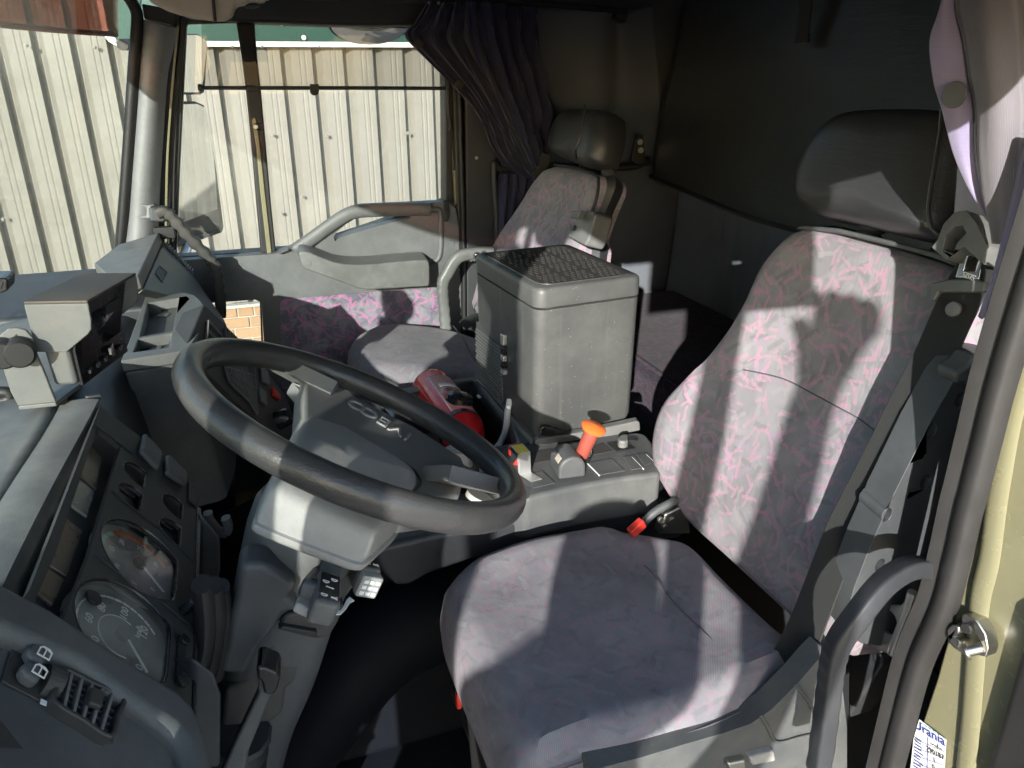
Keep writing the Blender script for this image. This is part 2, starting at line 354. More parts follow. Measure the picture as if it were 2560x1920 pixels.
def patch(name, grid, mat, parent=None, nu=4, nv=4, thick=0.01, disp=None, bevel=0, **kw):
    """smooth sheet through a coarse grid of points, with a thickness"""
    rows = [cr(r, nu) for r in grid]; cols = list(zip(*rows)); full = [cr(c, nv) for c in cols]     # full[col][row]
    C = len(full); Rr = len(full[0]); verts = []; uvs = []
    for j in range(Rr):
        for i in range(C):
            p = full[i][j].copy()
            if disp:
                a = full[min(i + 1, C - 1)][j] - full[max(i - 1, 0)][j]; b = full[i][min(j + 1, Rr - 1)] - full[i][max(j - 1, 0)][j] if False else full[i][min(j + 1, Rr - 1)] - full[i][max(j - 1, 0)]
                nn = a.cross(b); nn = nn.normalized() if nn.length > 1e-9 else Vector((0, 0, 1))
                p += nn * disp(i / (C - 1), j / (Rr - 1))
            verts.append(p)
    ux = [0.0]
    for i in range(1, C): ux.append(ux[-1] + (full[i][Rr // 2] - full[i - 1][Rr // 2]).length)
    vy = [0.0]
    for j in range(1, Rr): vy.append(vy[-1] + (full[C // 2][j] - full[C // 2][j - 1]).length)
    uvs = [(ux[i], vy[j]) for j in range(Rr) for i in range(C)]
    faces = [[j * C + i, j * C + i + 1, (j + 1) * C + i + 1, (j + 1) * C + i] for j in range(Rr - 1) for i in range(C - 1)]
    return obj(name, verts, faces, mat, parent, solid=thick, uvs=uvs, bevel=bevel, **kw)
def slab(name, outline, frame, prof, mat, parent=None, disp=None, n=5, rings=(0.86, 0.72, 0.58, 0.44, 0.30, 0.16), smooth_out=True, back=True, **kw):
    """upholstered pad: outline (u,v), then (inset, height) steps round its edge, then a crowned top"""
    o, U, Vv, Nn = [Vector(x) for x in frame]
    pts = [Vector((a, b, 0)) for a, b in outline]
    if smooth_out: pts = cr(pts, n, True)
    c = sum(pts, Vector()) / len(pts); k = len(pts); verts = []; uvs = []; faces = []; ring = 0
    last = prof[-1]
    def put(scale_list, h, top, drop):
        for p, s in zip(pts, scale_list):
            q = c + (p - c) * s; d = disp(q.x, q.y) if (disp and top) else 0.0
            verts.append(o + U * q.x + Vv * q.y + Nn * (h + d * top)); r = (q - c).length + 1e-6; e = q + (q - c) / r * drop; uvs.append((e.x, e.y))
    hh = last[1]; nr = 0
    for (ins, h) in prof:
        put([1 - ins / max((p - c).length, 1e-6) for p in pts], h, max(0.0, min(1.0, (h - prof[0][1]) / (hh - prof[0][1]) if hh != prof[0][1] else 1)) ** 2, hh - h); nr += 1
    for f in rings:
        put([(1 - last[0] / max((p - c).length, 1e-6)) * f for p in pts], hh, 1.0, 0); nr += 1
    for j in range(nr - 1):
        for i in range(k): faces.append([j * k + i, j * k + (i + 1) % k, (j + 1) * k + (i + 1) % k, (j + 1) * k + i])
    verts.append(o + U * c.x + Vv * c.y + Nn * (hh + (disp(c.x, c.y) if disp else 0))); uvs.append((c.x, c.y))
    for i in range(k): faces.append([(nr - 1) * k + i, (nr - 1) * k + (i + 1) % k, nr * k])
    if back: faces.append(list(range(k - 1, -1, -1)))
    return obj(name, verts, faces, mat, parent, uvs=uvs, **kw)
def to2(pts, o, U, Vv):
    o = Vector(o); U = Vector(U); Vv = Vector(Vv); return [((Vector(p) - o).dot(U), (Vector(p) - o).dot(Vv)) for p in pts]
def text(name, body, o, xd, yd, size, mat, parent, depth=0.0006, label=None, align='CENTER'):
    cu = bpy.data.curves.new(name, 'FONT'); cu.body = body; cu.size = size; cu.extrude = depth; cu.align_x = align; cu.align_y = 'CENTER'; cu.resolution_u = 3
    tmp = bpy.data.objects.new(name, cu); COL.objects.link(tmp)
    me = bpy.data.meshes.new_from_object(tmp.evaluated_get(bpy.context.evaluated_depsgraph_get())); bpy.data.objects.remove(tmp); bpy.data.curves.remove(cu)
    x = Vector(xd).normalized(); y = Vector(yd); y = (y - x * y.dot(x)).normalized(); z = x.cross(y); off = WL[parent.name]
    for v in me.vertices: v.co = Vector(o) + x * v.co.x + y * v.co.y + z * v.co.z - off
    me.materials.clear(); me.materials.append(M[mat]); ob = bpy.data.objects.new(name, me); COL.objects.link(ob); ob.parent = parent; WL[ob.name] = off
    if label: ob['label'] = label
    return ob
def lerp(a, b, t): return Vector(a) * (1 - t) + Vector(b) * t
# ================================================================== OUTSIDE
GZ = -1.15                                                  # yard level below the cab floor
def ground_mat():
    m, t, b = newmat('brick_paving'); tc = N(t, 'ShaderNodeTexCoord').outputs['Object']
    br = N(t, 'ShaderNodeTexBrick', Scale=4.2, Color1=(0.28, 0.22, 0.18, 1), Color2=(0.31, 0.26, 0.22, 1), Mortar=(0.30, 0.24, 0.18, 1)); br.inputs['Mortar Size'].default_value = 0.012
    L(t, tc, br.inputs['Vector']); L(t, mixc(t, noise(t, tc, 3, 5), br.outputs['Color'], (0.26, 0.245, 0.225)), b.inputs['Base Color']); b.inputs['Roughness'].default_value = 0.9
    return m
M['paving'] = ground_mat()
g = obj('ground', [(-60, -60, GZ), (60, -60, GZ), (60, 60, GZ), (-60, 60, GZ)], [[0, 1, 2, 3]], 'paving'); tag(g, kind='structure')
M['clad'] = simple('cream_steel_cladding', (0.188, 0.181, 0.157), 0.45, spec=0.4, var=0.04)
M['flash'] = simple('grey_flashing', (0.33, 0.32, 0.28), 0.5)
M['signgreen'] = simple('green_sign_paint', (0.012, 0.060, 0.045), 0.45)
def brickmat():
    m, t, b = newmat('tan_clay_brick'); tc = N(t, 'ShaderNodeTexCoord').outputs['Object']
    rnd = N(t, 'ShaderNodeObjectInfo').outputs['Random']
    c = ramp(t, rnd, [(0, (0.22, 0.145, 0.08)), (0.5, (0.27, 0.185, 0.11)), (1, (0.23, 0.15, 0.09))])
    c = mixc(t, mathn(t, 'MULTIPLY', ramp(t, noise(t, tc, 22, 5, 0.7), [(0.5, (0, 0, 0)), (0.75, (1, 1, 1))]), 0.5), c, (0.30, 0.17, 0.08))
    L(t, c, b.inputs['Base Color']); b.inputs['Roughness'].default_value = 0.95; bump(t, b, noise(t, tc, 60, 4), 0.5, 0.004); return m
M['brick'] = brickmat(); M['mortar'] = simple('pale_mortar', (0.32, 0.30, 0.25), 0.95)
WY = 6.0; BT = -0.385                                          # wall face, top of the brickwork
wall = thing('clad_wall', 'cream ribbed steel wall on tan brick base seen through the side window', 'wall', (1.5, WY, GZ))
pitch = 0.215
def clad_sheet(x0, n):
    vs = []; prof = []
    for i in range(n):
        b0 = x0 + i * pitch
        prof += [(b0, 0.0), (b0 + 0.050, 0.0), (b0 + 0.055, 0.003), (b0 + 0.062, 0.003), (b0 + 0.067, 0.0), (b0 + 0.085, 0.0), (b0 + 0.090, 0.003), (b0 + 0.097, 0.003), (b0 + 0.102, 0.0), (b0 + 0.138, 0.0), (b0 + 0.148, 0.055), (b0 + 0.176, 0.055), (b0 + 0.212, 0.0)]
    prof.append((x0 + n * pitch - 0.0005, 0.0)); k = len(prof)
    vs = [(x, WY + y, BT + 0.02) for x, y in prof] + [(x, WY + y, 2.05) for x, y in prof]
    return obj('cladding_sheet', vs, [[i, i + 1, k + i + 1, k + i] for i in range(k - 1)], 'clad', wall, sharp=20)
for s in range(14): clad_sheet(-6.6 + s * pitch * 5, 5)
box('backing_wall', (1.5, WY + 0.165, 0.45), (17, 0.2, 3.3), 'mortar', wall, bevel=0)
box('mortar_bed', (1.5, WY + 0.085, (GZ + BT) / 2 - 0.01), (17, 0.2, BT - GZ - 0.02), 'mortar', wall, bevel=0)
box('flashing', (1.5, WY - 0.03, BT + 0.004), (17, 0.07, 0.024), 'flash', wall, bevel=0.003)
# bricks: a header course on top, stretchers below, one object each
def brick_mesh(w):
    bm = bmesh.new(); bmesh.ops.create_cube(bm, size=1)
    for v in bm.verts: v.co = Vector((v.co.x * w, v.co.y * 0.09, v.co.z * 0.076))
    bmesh.ops.bevel(bm, geom=bm.edges[:], offset=0.004, segments=1, affect='EDGES'); me = bpy.data.meshes.new('brick'); bm.to_mesh(me); bm.free(); me.materials.append(M['brick']); return me
hdr, stre = brick_mesh(0.11), brick_mesh(0.23)
def put_brick(me, x, z):
    o = bpy.data.objects.new('brick', me); COL.objects.link(o); o.parent = wall; o.location = Vector((x, WY + 0.02 + random.uniform(-0.003, 0.003), z)) - WL[wall.name]
xx = -1.6
while xx < 1.6: put_brick(hdr, xx, BT - 0.05); xx += 0.12
for r in range(1, 8):
    xx = -1.7 + (0.12 if r % 2 else 0)
    while xx < 1.7: put_brick(stre, xx, BT - 0.05 - r * 0.086); xx += 0.24
def far_bricks():
    bm = bmesh.new()
    for r in range(0, 9):
        x = 1.75 + (0.12 if r % 2 else 0) + (0.06 if r == 0 else 0)
        while x < 9:
            mt = Matrix.Translation((x, WY + 0.02, BT - 0.05 - r * 0.086)) @ Matrix.Diagonal((0.23, 0.09, 0.076, 1)); bmesh.ops.create_cube(bm, size=1, matrix=mt); x += 0.24
    for v in bm.verts: v.co -= WL[wall.name]
    me = bpy.data.meshes.new('far_brickwork'); bm.to_mesh(me); bm.free(); me.materials.append(M['brick']); o = bpy.data.objects.new('far_brickwork', me); COL.objects.link(o); o.parent = wall; o['kind'] = 'stuff'
far_bricks()
for p in [(0.3079,5.955,0.8435),(1.2808,5.955,0.8285),(0.3047,5.955,0.289),(0.6834,5.955,0.8257),(0.4622,5.955,0.4036),(0.1128,5.955,1.4194),(0.3059,5.955,1.4202),(0.6857,5.955,1.4217)] + [(-1.1071,5.955,1.4204),(-0.7246,5.955,1.4103),(-1.47,5.955,0.3615)]:
    lathe('screw', p, (p[0], p[1] - 0.016, p[2]), [(0, 0.013), (0.3, 0.013), (0.35, 0.008), (1, 0.007)], 'clad', wall, 10)
sign = thing('signboard', 'long dark green signboard with white border at top of cream wall', 'sign', (1.6, WY - 0.06, 1.40))
sl = (-0.6625,5.92,1.4495)[0]; sz = (-0.5926,5.92,1.4154)[2]
def rounded(x0, x1, z0, z1, y, r):
    out = []
    for cx, cz, a0 in ((x1 - r, z1 - r, 0), (x0 + r, z1 - r, 90), (x0 + r, z0 + r, 180), (x1 - r, z0 + r, 270)):
        for i in range(5): a = math.radians(a0 + 22.5 * i); out.append((cx + r * math.cos(a), y, cz + r * math.sin(a)))
    return out
plate('board', rounded(sl, 4.6, sz, 2.3, WY - 0.055, 0.09), [], (0, 0.012, 0), 'signgreen', sign)
plate('border', rounded(sl + 0.002, 4.598, sz + 0.002, 2.298, WY - 0.058, 0.09), [rounded(sl + 0.035, 4.565, sz + 0.035, 2.265, WY - 0.058, 0.07)], (0, 0.002, 0), 'white', sign, bevel=0)
for p in [(0.4469,5.93,1.5613),(0.5843,5.93,1.4755)] + [(-0.6042,5.93,1.454)]: disc('screw', p, (0, -1, 0), 0.016, 0.008, 'white', sign, 12)

# ================================================================== CAB SHELL
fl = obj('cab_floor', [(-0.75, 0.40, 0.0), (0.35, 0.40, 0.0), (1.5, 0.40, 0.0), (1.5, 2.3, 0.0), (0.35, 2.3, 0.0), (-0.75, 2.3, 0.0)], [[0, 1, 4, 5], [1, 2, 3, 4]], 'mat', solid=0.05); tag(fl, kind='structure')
rf = box('cab_roof', (0.56, 1.3, 1.70), (1.9, 2.06, 0.05), 'felt', bevel=0.01); tag(rf, kind='structure')
rw = box('cab_rear_wall', (1.47, 1.3, 0.82), (0.06, 2.0, 1.74), 'felt', bevel=0.01); tag(rw, kind='structure')
fw = box('cab_front_bulkhead', (-0.70, 1.3, 0.25), (0.05, 2.0, 1.2), 'paint', bevel=0.01); tag(fw, kind='structure')
# passenger-side wall behind the door and the headers over both doors
sw = thing('sleeper_side_panel', 'dark grey felt covered side panel behind the passenger seat', 'trim panel', (1.05, 2.25, 0.5))
patch('felt_panel', [[(0.8197,2.22,1.4816),(0.9472,2.22,1.4766),(1.0676,2.22,1.4713)] + [(1.1126,2.26,1.4586),(1.1495,2.26,1.4745),(1.2378,2.26,1.4915)], [(0.8205,2.22,1.349),(0.951,2.22,1.349),(1.0614,2.22,1.349)] + [(1.1205,2.27,1.349),(1.1756,2.27,1.349),(1.2747,2.27,1.3489)], [(0.8215,2.22,1.1939),(0.9557,2.22,1.1909),(1.063,2.22,1.1886)] + [(1.1264,2.27,1.1841),(1.21,2.27,1.1822),(1.3025,2.27,1.1802)], [(0.7979,2.22,1.0533),(0.96,2.22,1.0465),(1.0764,2.22,1.0474)] + [(1.1227,2.26,1.0408),(1.2326,2.26,1.0303),(1.3104,2.26,1.021)]], 'felt', sw, 5, 6, 0.015)
obj('lower_panel', [(0.68, 2.235, 0.4), (1.47, 2.235, 0.4), (1.47, 2.235, 1.03), (0.68, 2.235, 1.03)], [[0, 1, 2, 3]], 'feltgrey', sw, solid=0.02)
obj('upper_lining', [(0.66, 2.29, 0.95), (1.47, 2.29, 0.95), (1.47, 2.29, 1.70), (0.66, 2.29, 1.70)], [[0, 1, 2, 3]], 'felt', sw, solid=0.02)
obj('outer_skin', [(0.62, 2.33, -0.3), (1.5, 2.33, -0.3), (1.5, 2.33, 1.75), (0.62, 2.33, 1.75)], [[0, 1, 2, 3]], 'paint', sw, solid=0.02)
tube('ledge_rail', [(0.9095,2.19,1.0511),(1.0365,2.19,1.0412),(1.1677,2.19,1.0402),(1.2269,2.19,1.0563)], 0.011, 'black', sw)
box('clip', (1.1073,2.2,1.461), (0.035, 0.03, 0.03), 'black', sw, rot=(0, 0.4, 0))
hinge = prism('hinge_plate', [(1.1639,2.16,1.1324),(1.186,2.16,1.1334),(1.2043,2.16,1.0491),(1.1677,2.16,1.0506),(1.1504,2.16,1.0627)], (0, 0.012, 0), 'seal', sw)
for p in [(1.1715,2.155,1.1159),(1.1759,2.155,1.0916)]: disc('bolt', p, (0, -1, 0), 0.009, 0.006, 'steel', sw, 10)
hp = thing('passenger_door_header', 'black trimmed roof rail above the passenger window', 'roof rail', (0.2, 2.2, 1.43))
prism('trim', [(-0.0811,2.17,1.4745),(-0.0575,2.17,1.4359),(0.0597,2.17,1.4303),(0.2904,2.17,1.4245),(0.4887,2.17,1.4254),(0.579,2.17,1.4149),(0.605,2.17,1.4886),(0.6067,2.17,1.5424),(-0.0733,2.17,1.523)], (0, 0.16, 0), 'black', hp, 0.012)
tube('curtain_rail', [(0.0, 2.12, 1.485), (0.4, 2.12, 1.485), (0.75, 2.13, 1.485), (1.1, 2.15, 1.47)], 0.008, 'black', hp)
hd = thing('driver_door_header', 'painted roof rail above the open driver door', 'roof rail', (0.2, 0.31, 1.43))
prism('beam', [(-0.16, 0.28, 1.43), (-0.02, 0.28, 1.45), (0.05, 0.28, 1.395), (0.50, 0.28, 1.395), (0.56, 0.28, 1.45), (1.5, 0.28, 1.45), (1.5, 0.28, 1.74), (-0.22, 0.28, 1.74)], (0, 0.08, 0), 'paint', hd, 0.01)  # beam dips mid-span, shaped to keep sun off the rear wall
# front header with the cream lamp / visor housing
fh = thing('windscreen_header', 'dark header above the windscreen', 'roof rail', (-0.25, 1.3, 1.46))
prism('trim', [(-0.42, 0.30, 1.50), (-0.20, 0.30, 1.50), (-0.12, 0.30, 1.68), (-0.42, 0.30, 1.68)], (0, 2.0, 0), 'felt', fh, 0.015)
lh = thing('overhead_console', 'cream overhead lamp console by the windscreen header', 'lamp console', (-0.0246,1.7,1.4483))
pl_ = [(-0.1086,1.62,1.4576),(-0.0933,1.62,1.437),(-0.0681,1.62,1.4241),(-0.0336,1.62,1.4138),(0.0055,1.62,1.4094),(0.0227,1.62,1.4097),(0.0395,1.62,1.4163),(0.0463,1.62,1.4342),(0.0756,1.62,1.4361),(0.1063,1.62,1.4464),(0.1201,1.62,1.4632)]
prism('housing', pl_, (-0.02, 0.3, 0.02), 'beige', lh, 0.015, 3)
prism('lamp_recess', [(0.0474,1.61,1.4554),(0.045,1.61,1.4369),(0.0752,1.61,1.4364),(0.0961,1.61,1.4401),(0.104,1.61,1.4567)], (0, -0.012, 0), 'beige', lh, 0.006)
prism('switch', [(0.0601,1.592,1.4357),(0.072,1.592,1.4392),(0.0834,1.592,1.4383),(0.0857,1.592,1.4335),(0.0737,1.592,1.43),(0.0609,1.592,1.4309)], (0, 0.012, 0), 'black', lh, 0.003)
tube('seam', [(0.0089,1.612,1.4493),(0.0075,1.612,1.4277),(0.0069,1.612,1.4097)], 0.003, 'black', lh)
# windscreen, its surround, pillars
wsc = thing('windscreen', 'large curved windscreen on the left with cream wall beyond', 'windscreen', (-0.5, 1.3, 0.85))
ys = [0.38, 0.6, 0.95, 1.3, 1.65, 2.0, 2.19]; xb = [-0.31, -0.42, -0.50, -0.52, -0.50, -0.42, -0.30]
patch('pane', [[(xb[i], ys[i], 0.82) for i in range(7)], [(xb[i] + 0.08, ys[i], 1.16) for i in range(7)], [(xb[i] + 0.16, ys[i], 1.52) for i in range(7)]], 'screen', wsc, 6, 6, 0.004)
tube('rubber_seal', [(-0.1731,2.17,1.4796),(-0.1619,2.17,1.4517),(-0.1644,2.17,1.4231),(-0.1883,2.17,1.328),(-0.2253,2.17,1.1754),(-0.2655,2.17,1.0146),(-0.3019,2.17,0.8754)], 0.0135, 'black', wsc)
tube('rubber_seal', [(-0.33, 0.36, 0.83), (-0.25, 0.36, 1.16), (-0.17, 0.36, 1.5)], 0.012, 'black', wsc)
vis = thing('exterior_sun_visor', 'smoked brown sun visor hanging outside the top of the windscreen', 'sun visor', (-0.55, 1.3, 1.36))
ve = [(x + 0.085, y, z) for x, y, z in zip(xb, ys, (1.42, 1.415, 1.412, 1.412, 1.410, 1.405, 1.40))]
patch('smoked_panel', [[(x + 0.135, y, 1.62) for x, y in zip(xb, ys)], [(x + 0.11, y, 1.54) for x, y in zip(xb, ys)], ve], 'visor', vis, 5, 4, 0.006)
tube('lower_edge', ve, 0.006, 'rust', vis)
ap = thing('passenger_windscreen_pillar', 'grey grained plastic pillar trim between windscreen and passenger window', 'pillar trim', (-0.257,2.2,0.8873))
la = [(848,118),(834,250),(815,420),(792,700),(766,1000),(748,1250),(735,1420),(722,1500)]
patch('trim', [[(-0.1527,2.21,1.4327)] + [(-0.1313,2.17,1.4289),(-0.1064,2.17,1.4238)] + [(-0.089,2.2,1.4206)], [(-0.1677,2.21,1.3802)] + [(-0.1455,2.17,1.3779),(-0.1238,2.17,1.3743)] + [(-0.1054,2.2,1.371)], [(-0.1858,2.21,1.3124)] + [(-0.1628,2.17,1.3129),(-0.1453,2.17,1.3128)] + [(-0.1271,2.2,1.3122)], [(-0.2143,2.21,1.2037)] + [(-0.1898,2.17,1.2059),(-0.1728,2.17,1.2055)] + [(-0.1528,2.2,1.2029)], [(-0.2457,2.21,1.0829)] + [(-0.2199,2.17,1.0868),(-0.2015,2.17,1.086)] + [(-0.18,2.2,1.0813)], [(-0.2733,2.21,0.9699)] + [(-0.2471,2.17,0.9755),(-0.2269,2.17,0.9742)] + [(-0.2038,2.2,0.9673)], [(-0.2996,2.21,0.875)] + [(-0.2702,2.16,0.8839),(-0.2428,2.16,0.8818)] + [(-0.2208,2.2,0.8755)]], 'pillar', ap, 5, 5, 0.012)
prism('upper_cap', [(-0.1492,2.195,1.4674),(-0.0729,2.195,1.4544),(-0.0858,2.195,1.4205),(-0.1498,2.195,1.4343)], (0, 0.03, 0), 'seal', ap, 0.004)
disc('screw_cap', (-0.1274,2.165,1.4133), (0.1, -1, 0.05), 0.0085, 0.003, 'pillar', ap, 18)
prism('handle_socket', [(-0.2309,2.15,1.01),(-0.1951,2.15,1.0071),(-0.201,2.15,0.9719),(-0.2448,2.15,0.9789),(-0.2176,2.15,0.9831),(-0.2145,2.15,1.0015)], (0, 0.03, 0), 'pillar', ap, 0.006)
prism('door_seal', [(-0.0793,2.215,1.4552),(-0.0652,2.215,1.4555),(-0.0878,2.215,1.3655),(-0.1244,2.215,1.2334),(-0.158,2.215,1.0868),(-0.1971,2.215,0.8793),(-0.2192,2.215,0.881),(-0.1603,2.215,1.1697),(-0.128,2.215,1.3119),(-0.0885,2.215,1.4211)], (0, 0.03, 0), 'black', ap, 0.005)
prism('door_frame', [(-0.0655,2.225,1.456),(-0.0502,2.225,1.4488),(-0.0739,2.225,1.3579),(-0.1072,2.225,1.2325),(-0.1366,2.225,1.0847),(-0.172,2.225,0.8752),(-0.198,2.225,0.8772),(-0.1587,2.225,1.0856),(-0.125,2.225,1.2328),(-0.0882,2.225,1.3656)], (0, 0.03, 0), 'black', ap, 0.004)
sweep('olive_edge', [(-0.0767,2.208,1.4218),(-0.1105,2.208,1.2887),(-0.1442,2.208,1.1453),(-0.1713,2.208,1.0031),(-0.1909,2.208,0.8849)], rrect(0.0035, 0.006, 0.001, 1), 'paint', ap)
gh = thing('pillar_grab_handle', 'black scalloped grab handle running from windscreen pillar to dashboard end', 'grab handle', (-0.0755,2.08,0.7355))
hpth = [(-0.1901,2.12,0.9906),(-0.1752,2.12,0.996),(-0.1615,2.12,0.9863),(-0.1435,2.12,0.9585),(-0.1243,2.12,0.9274),(-0.1023,2.12,0.8956),(-0.0842,2.12,0.8676),(-0.0746,2.12,0.848),(-0.0722,2.12,0.8206),(-0.0731,2.12,0.7877),(-0.0736,2.12,0.7571),(-0.0762,2.12,0.7292),(-0.0794,2.12,0.7097)]
def scal(f): return (1 + 0.16 * math.sin(f * 88) if 0.12 < f < 0.86 else 1.0, 1.0)
sweep('grip', hpth, rrect(0.028, 0.026, 0.008, 3), 'face', gh, up=(0, -1, 0), n=12, scale=scal)
box('end_cap', (-0.1899,2.13,0.9889), (0.035, 0.03, 0.036), 'column', gh, rot=(0, 0.1, 0), bevel=0.006)

# ================================================================== PASSENGER DOOR
pd = thing('passenger_door', 'closed passenger door with moulded grey trim, pull handle and patterned insert', 'door', (0.2, 2.22, 0.1))
hole_h = [(0.2471,2.2,0.8849),(0.2552,2.2,0.8969),(0.281,2.2,0.9168),(0.3092,2.2,0.9313),(0.3476,2.2,0.9369),(0.4026,2.2,0.9368),(0.4613,2.2,0.9353),(0.4706,2.2,0.9303),(0.4668,2.2,0.9228),(0.4124,2.2,0.9153),(0.345,2.2,0.9011),(0.295,2.2,0.8903),(0.259,2.2,0.8797),(0.2492,2.2,0.8716)]
hole_w = [(-0.1548,2.2,0.7253),(-0.1077,2.2,0.7269),(0.0148,2.2,0.7244),(0.0261,2.2,0.7171),(0.0299,2.2,0.7033),(0.0209,2.2,0.5484),(0.0075,2.2,0.5312),(-0.1807,2.2,0.556)]
low = [(0.6133,2.2,0.6973),(0.6096,2.2,0.4439),(0.5971,2.2,0.0973),(-0.2978,2.2,0.1313)]
plate('trim_panel', [(-0.2306,2.2,0.8455),(-0.1538,2.2,0.8506),(-0.0662,2.2,0.8508),(0.0642,2.2,0.8489),(0.0927,2.2,0.8509),(0.1627,2.2,0.8726),(0.205,2.2,0.9004),(0.2501,2.2,0.9297),(0.3062,2.2,0.961),(0.3335,2.2,0.9658),(0.4712,2.2,0.9638),(0.5508,2.2,0.9636),(0.5854,2.2,0.96),(0.6052,2.2,0.9404),(0.6113,2.2,0.8863),(0.6119,2.2,0.7578)] + low + [(-0.4043,2.2,0.1532),(-0.2837,2.2,0.8355)], [hole_h, hole_w], (0, 0.045, 0), 'door', pd, 0.006)
sweep('pull_handle', [(0.1371,2.195,0.8572),(0.176,2.195,0.8792),(0.2377,2.195,0.918),(0.2825,2.195,0.943),(0.3127,2.195,0.9519),(0.3534,2.195,0.9531),(0.4137,2.195,0.9517),(0.4862,2.195,0.9489),(0.5259,2.195,0.9455)], circ(0.0125, 14, 0.019), 'door', pd, up=(0, 0, 1), n=8)
sweep('moulded_ridge', [(0.4873,2.2,0.9475),(0.5385,2.2,0.9444),(0.5566,2.2,0.935),(0.5569,2.2,0.8786),(0.5522,2.2,0.8157),(0.5383,2.2,0.7924),(0.5086,2.2,0.7866)], circ(0.008, 10), 'door', pd, up=(0, -1, 0), n=8)
prism('armrest', [(0.1401,2.115,0.8643),(0.1453,2.115,0.8681),(0.1542,2.115,0.8696),(0.171,2.115,0.8643),(0.1926,2.115,0.8527),(0.2321,2.115,0.8329),(0.2609,2.115,0.8254),(0.2953,2.115,0.8205),(0.3429,2.115,0.819),(0.394,2.115,0.8199),(0.4457,2.115,0.8203),(0.4902,2.115,0.8187),(0.4979,2.115,0.8128),(0.4988,2.115,0.7969),(0.4964,2.115,0.7478),(0.4921,2.115,0.7401),(0.4023,2.115,0.7433),(0.3506,2.115,0.7448),(0.3173,2.115,0.7453),(0.295,2.115,0.7522),(0.2611,2.115,0.7679),(0.2277,2.115,0.7844),(0.1879,2.115,0.8033),(0.1523,2.115,0.8211),(0.1463,2.115,0.8321)], (0.004, 0.085, 0.006), 'arm', pd, 0.010, 3)
for c in ((315,258),(1245,497),(1607,380)): pass
for p in [(0.1635,2.1165,0.8358),(0.389,2.1165,0.7543),(0.4853,2.1165,0.7765)]: disc('screw_cap', p, (0, -1, 0), 0.0078, 0.003, 'arm', pd, 20, 0.0008)
for p in [(0.5894,2.203,0.8424)] + [(0.5782,2.203,0.718)]: disc('screw_cap', p, (0, -1, 0), 0.0075, 0.006, 'door', pd, 20, 0.0008)
plate('fabric_insert', [(0.079,2.196,0.7006),(0.0828,2.196,0.7123),(0.0923,2.196,0.7193),(0.2068,2.196,0.7178),(0.337,2.196,0.7162),(0.4446,2.196,0.7139),(0.5275,2.196,0.7116),(0.5399,2.196,0.707),(0.546,2.196,0.6966),(0.5484,2.196,0.6319),(0.5433,2.196,0.4539),(0.5158,2.196,0.4269),(0.0553,2.196,0.4468)], [], (0, 0.02, 0), 'doorfab', pd, 0.004, uvaxes=((1, 0, 0), (0, 0, 1)))
prism('latch_hook', [(0.5668,2.19,0.9693),(0.5829,2.19,0.9683),(0.5828,2.19,0.9295),(0.578,2.19,0.9074),(0.5681,2.19,0.908),(0.5712,2.19,0.9302)], (0, 0.02, 0), 'black', pd, 0.003)
box('window_switch', (-0.1829,2.15,0.9373), (0.05, 0.02, 0.03), 'black', pd)
box('lock_knob', (0.1058,2.19,0.8586), (0.03, 0.02, 0.006), 'door', pd, rot=(0, -0.3, 0))
plate('window_frame', [(-0.0876,2.235,1.4529),(0.6108,2.235,1.4455),(0.6432,2.235,1.4364),(0.6384,2.235,0.9239),(0.629,2.235,0.9073),(0.5814,2.235,0.9103),(0.1382,2.235,0.8351),(-0.1988,2.235,0.8195),(-0.1751,2.235,1.0238)], [[(-0.0567,2.235,1.4256),(0.0588,2.235,1.4301),(0.2989,2.235,1.4253),(0.5776,2.235,1.4214),(0.5922,2.235,1.4072),(0.588,2.235,1.1981),(0.5808,2.235,0.9613),(0.164,2.235,0.8524),(-0.1546,2.235,0.8531),(-0.1714,2.235,0.8545),(-0.1301,2.235,1.071)]], (0, 0.05, 0), 'seal', pd, 0.004)
prism('rear_window_channel', [(0.5889,2.215,1.3099),(0.602,2.215,1.3099),(0.6034,2.215,1.1784),(0.6011,2.215,0.9578),(0.5801,2.215,0.959),(0.5865,2.215,1.1788)], (0, 0.02, 0), 'black', pd, 0.003)
prism('olive_door_edge', [(0.6014,2.21,1.0519),(0.6112,2.21,1.0515),(0.6183,2.21,0.952),(0.6054,2.21,0.9527)], (0, 0.02, 0), 'paint', pd, 0.003)
prism('window_divider', [(0.0593,2.225,1.4323),(0.1026,2.225,1.4329),(0.0992,2.225,1.3491),(0.0985,2.225,1.2663),(0.0955,2.225,1.1613),(0.0895,2.225,0.9854),(0.0873,2.225,0.8479),(0.0468,2.225,0.8468),(0.0519,2.225,0.9876),(0.0591,2.225,1.1624),(0.0619,2.225,1.2668),(0.0617,2.225,1.3491)], (0, 0.04, 0), 'black', pd, 0.005)
prism('olive_strip', [(0.0663,2.219,1.1987),(0.0711,2.219,1.2057),(0.0768,2.219,1.2056),(0.0793,2.219,1.1864),(0.0795,2.219,1.1331),(0.0773,2.219,1.0128),(0.0755,2.219,0.848),(0.0628,2.219,0.8458),(0.0648,2.219,1.0135),(0.0688,2.219,1.1334)], (0, 0.012, 0), 'paint', pd, 0.003)
prism('divider_clip', [(0.072,2.215,1.1917),(0.0944,2.215,1.193),(0.0942,2.215,1.1757),(0.0728,2.215,1.1744)], (0, 0.02, 0), 'black', pd, 0.003)
disc('screw', (0.0737,2.208,1.184), (0, -1, 0), 0.006, 0.006, 'steel', pd, 10)
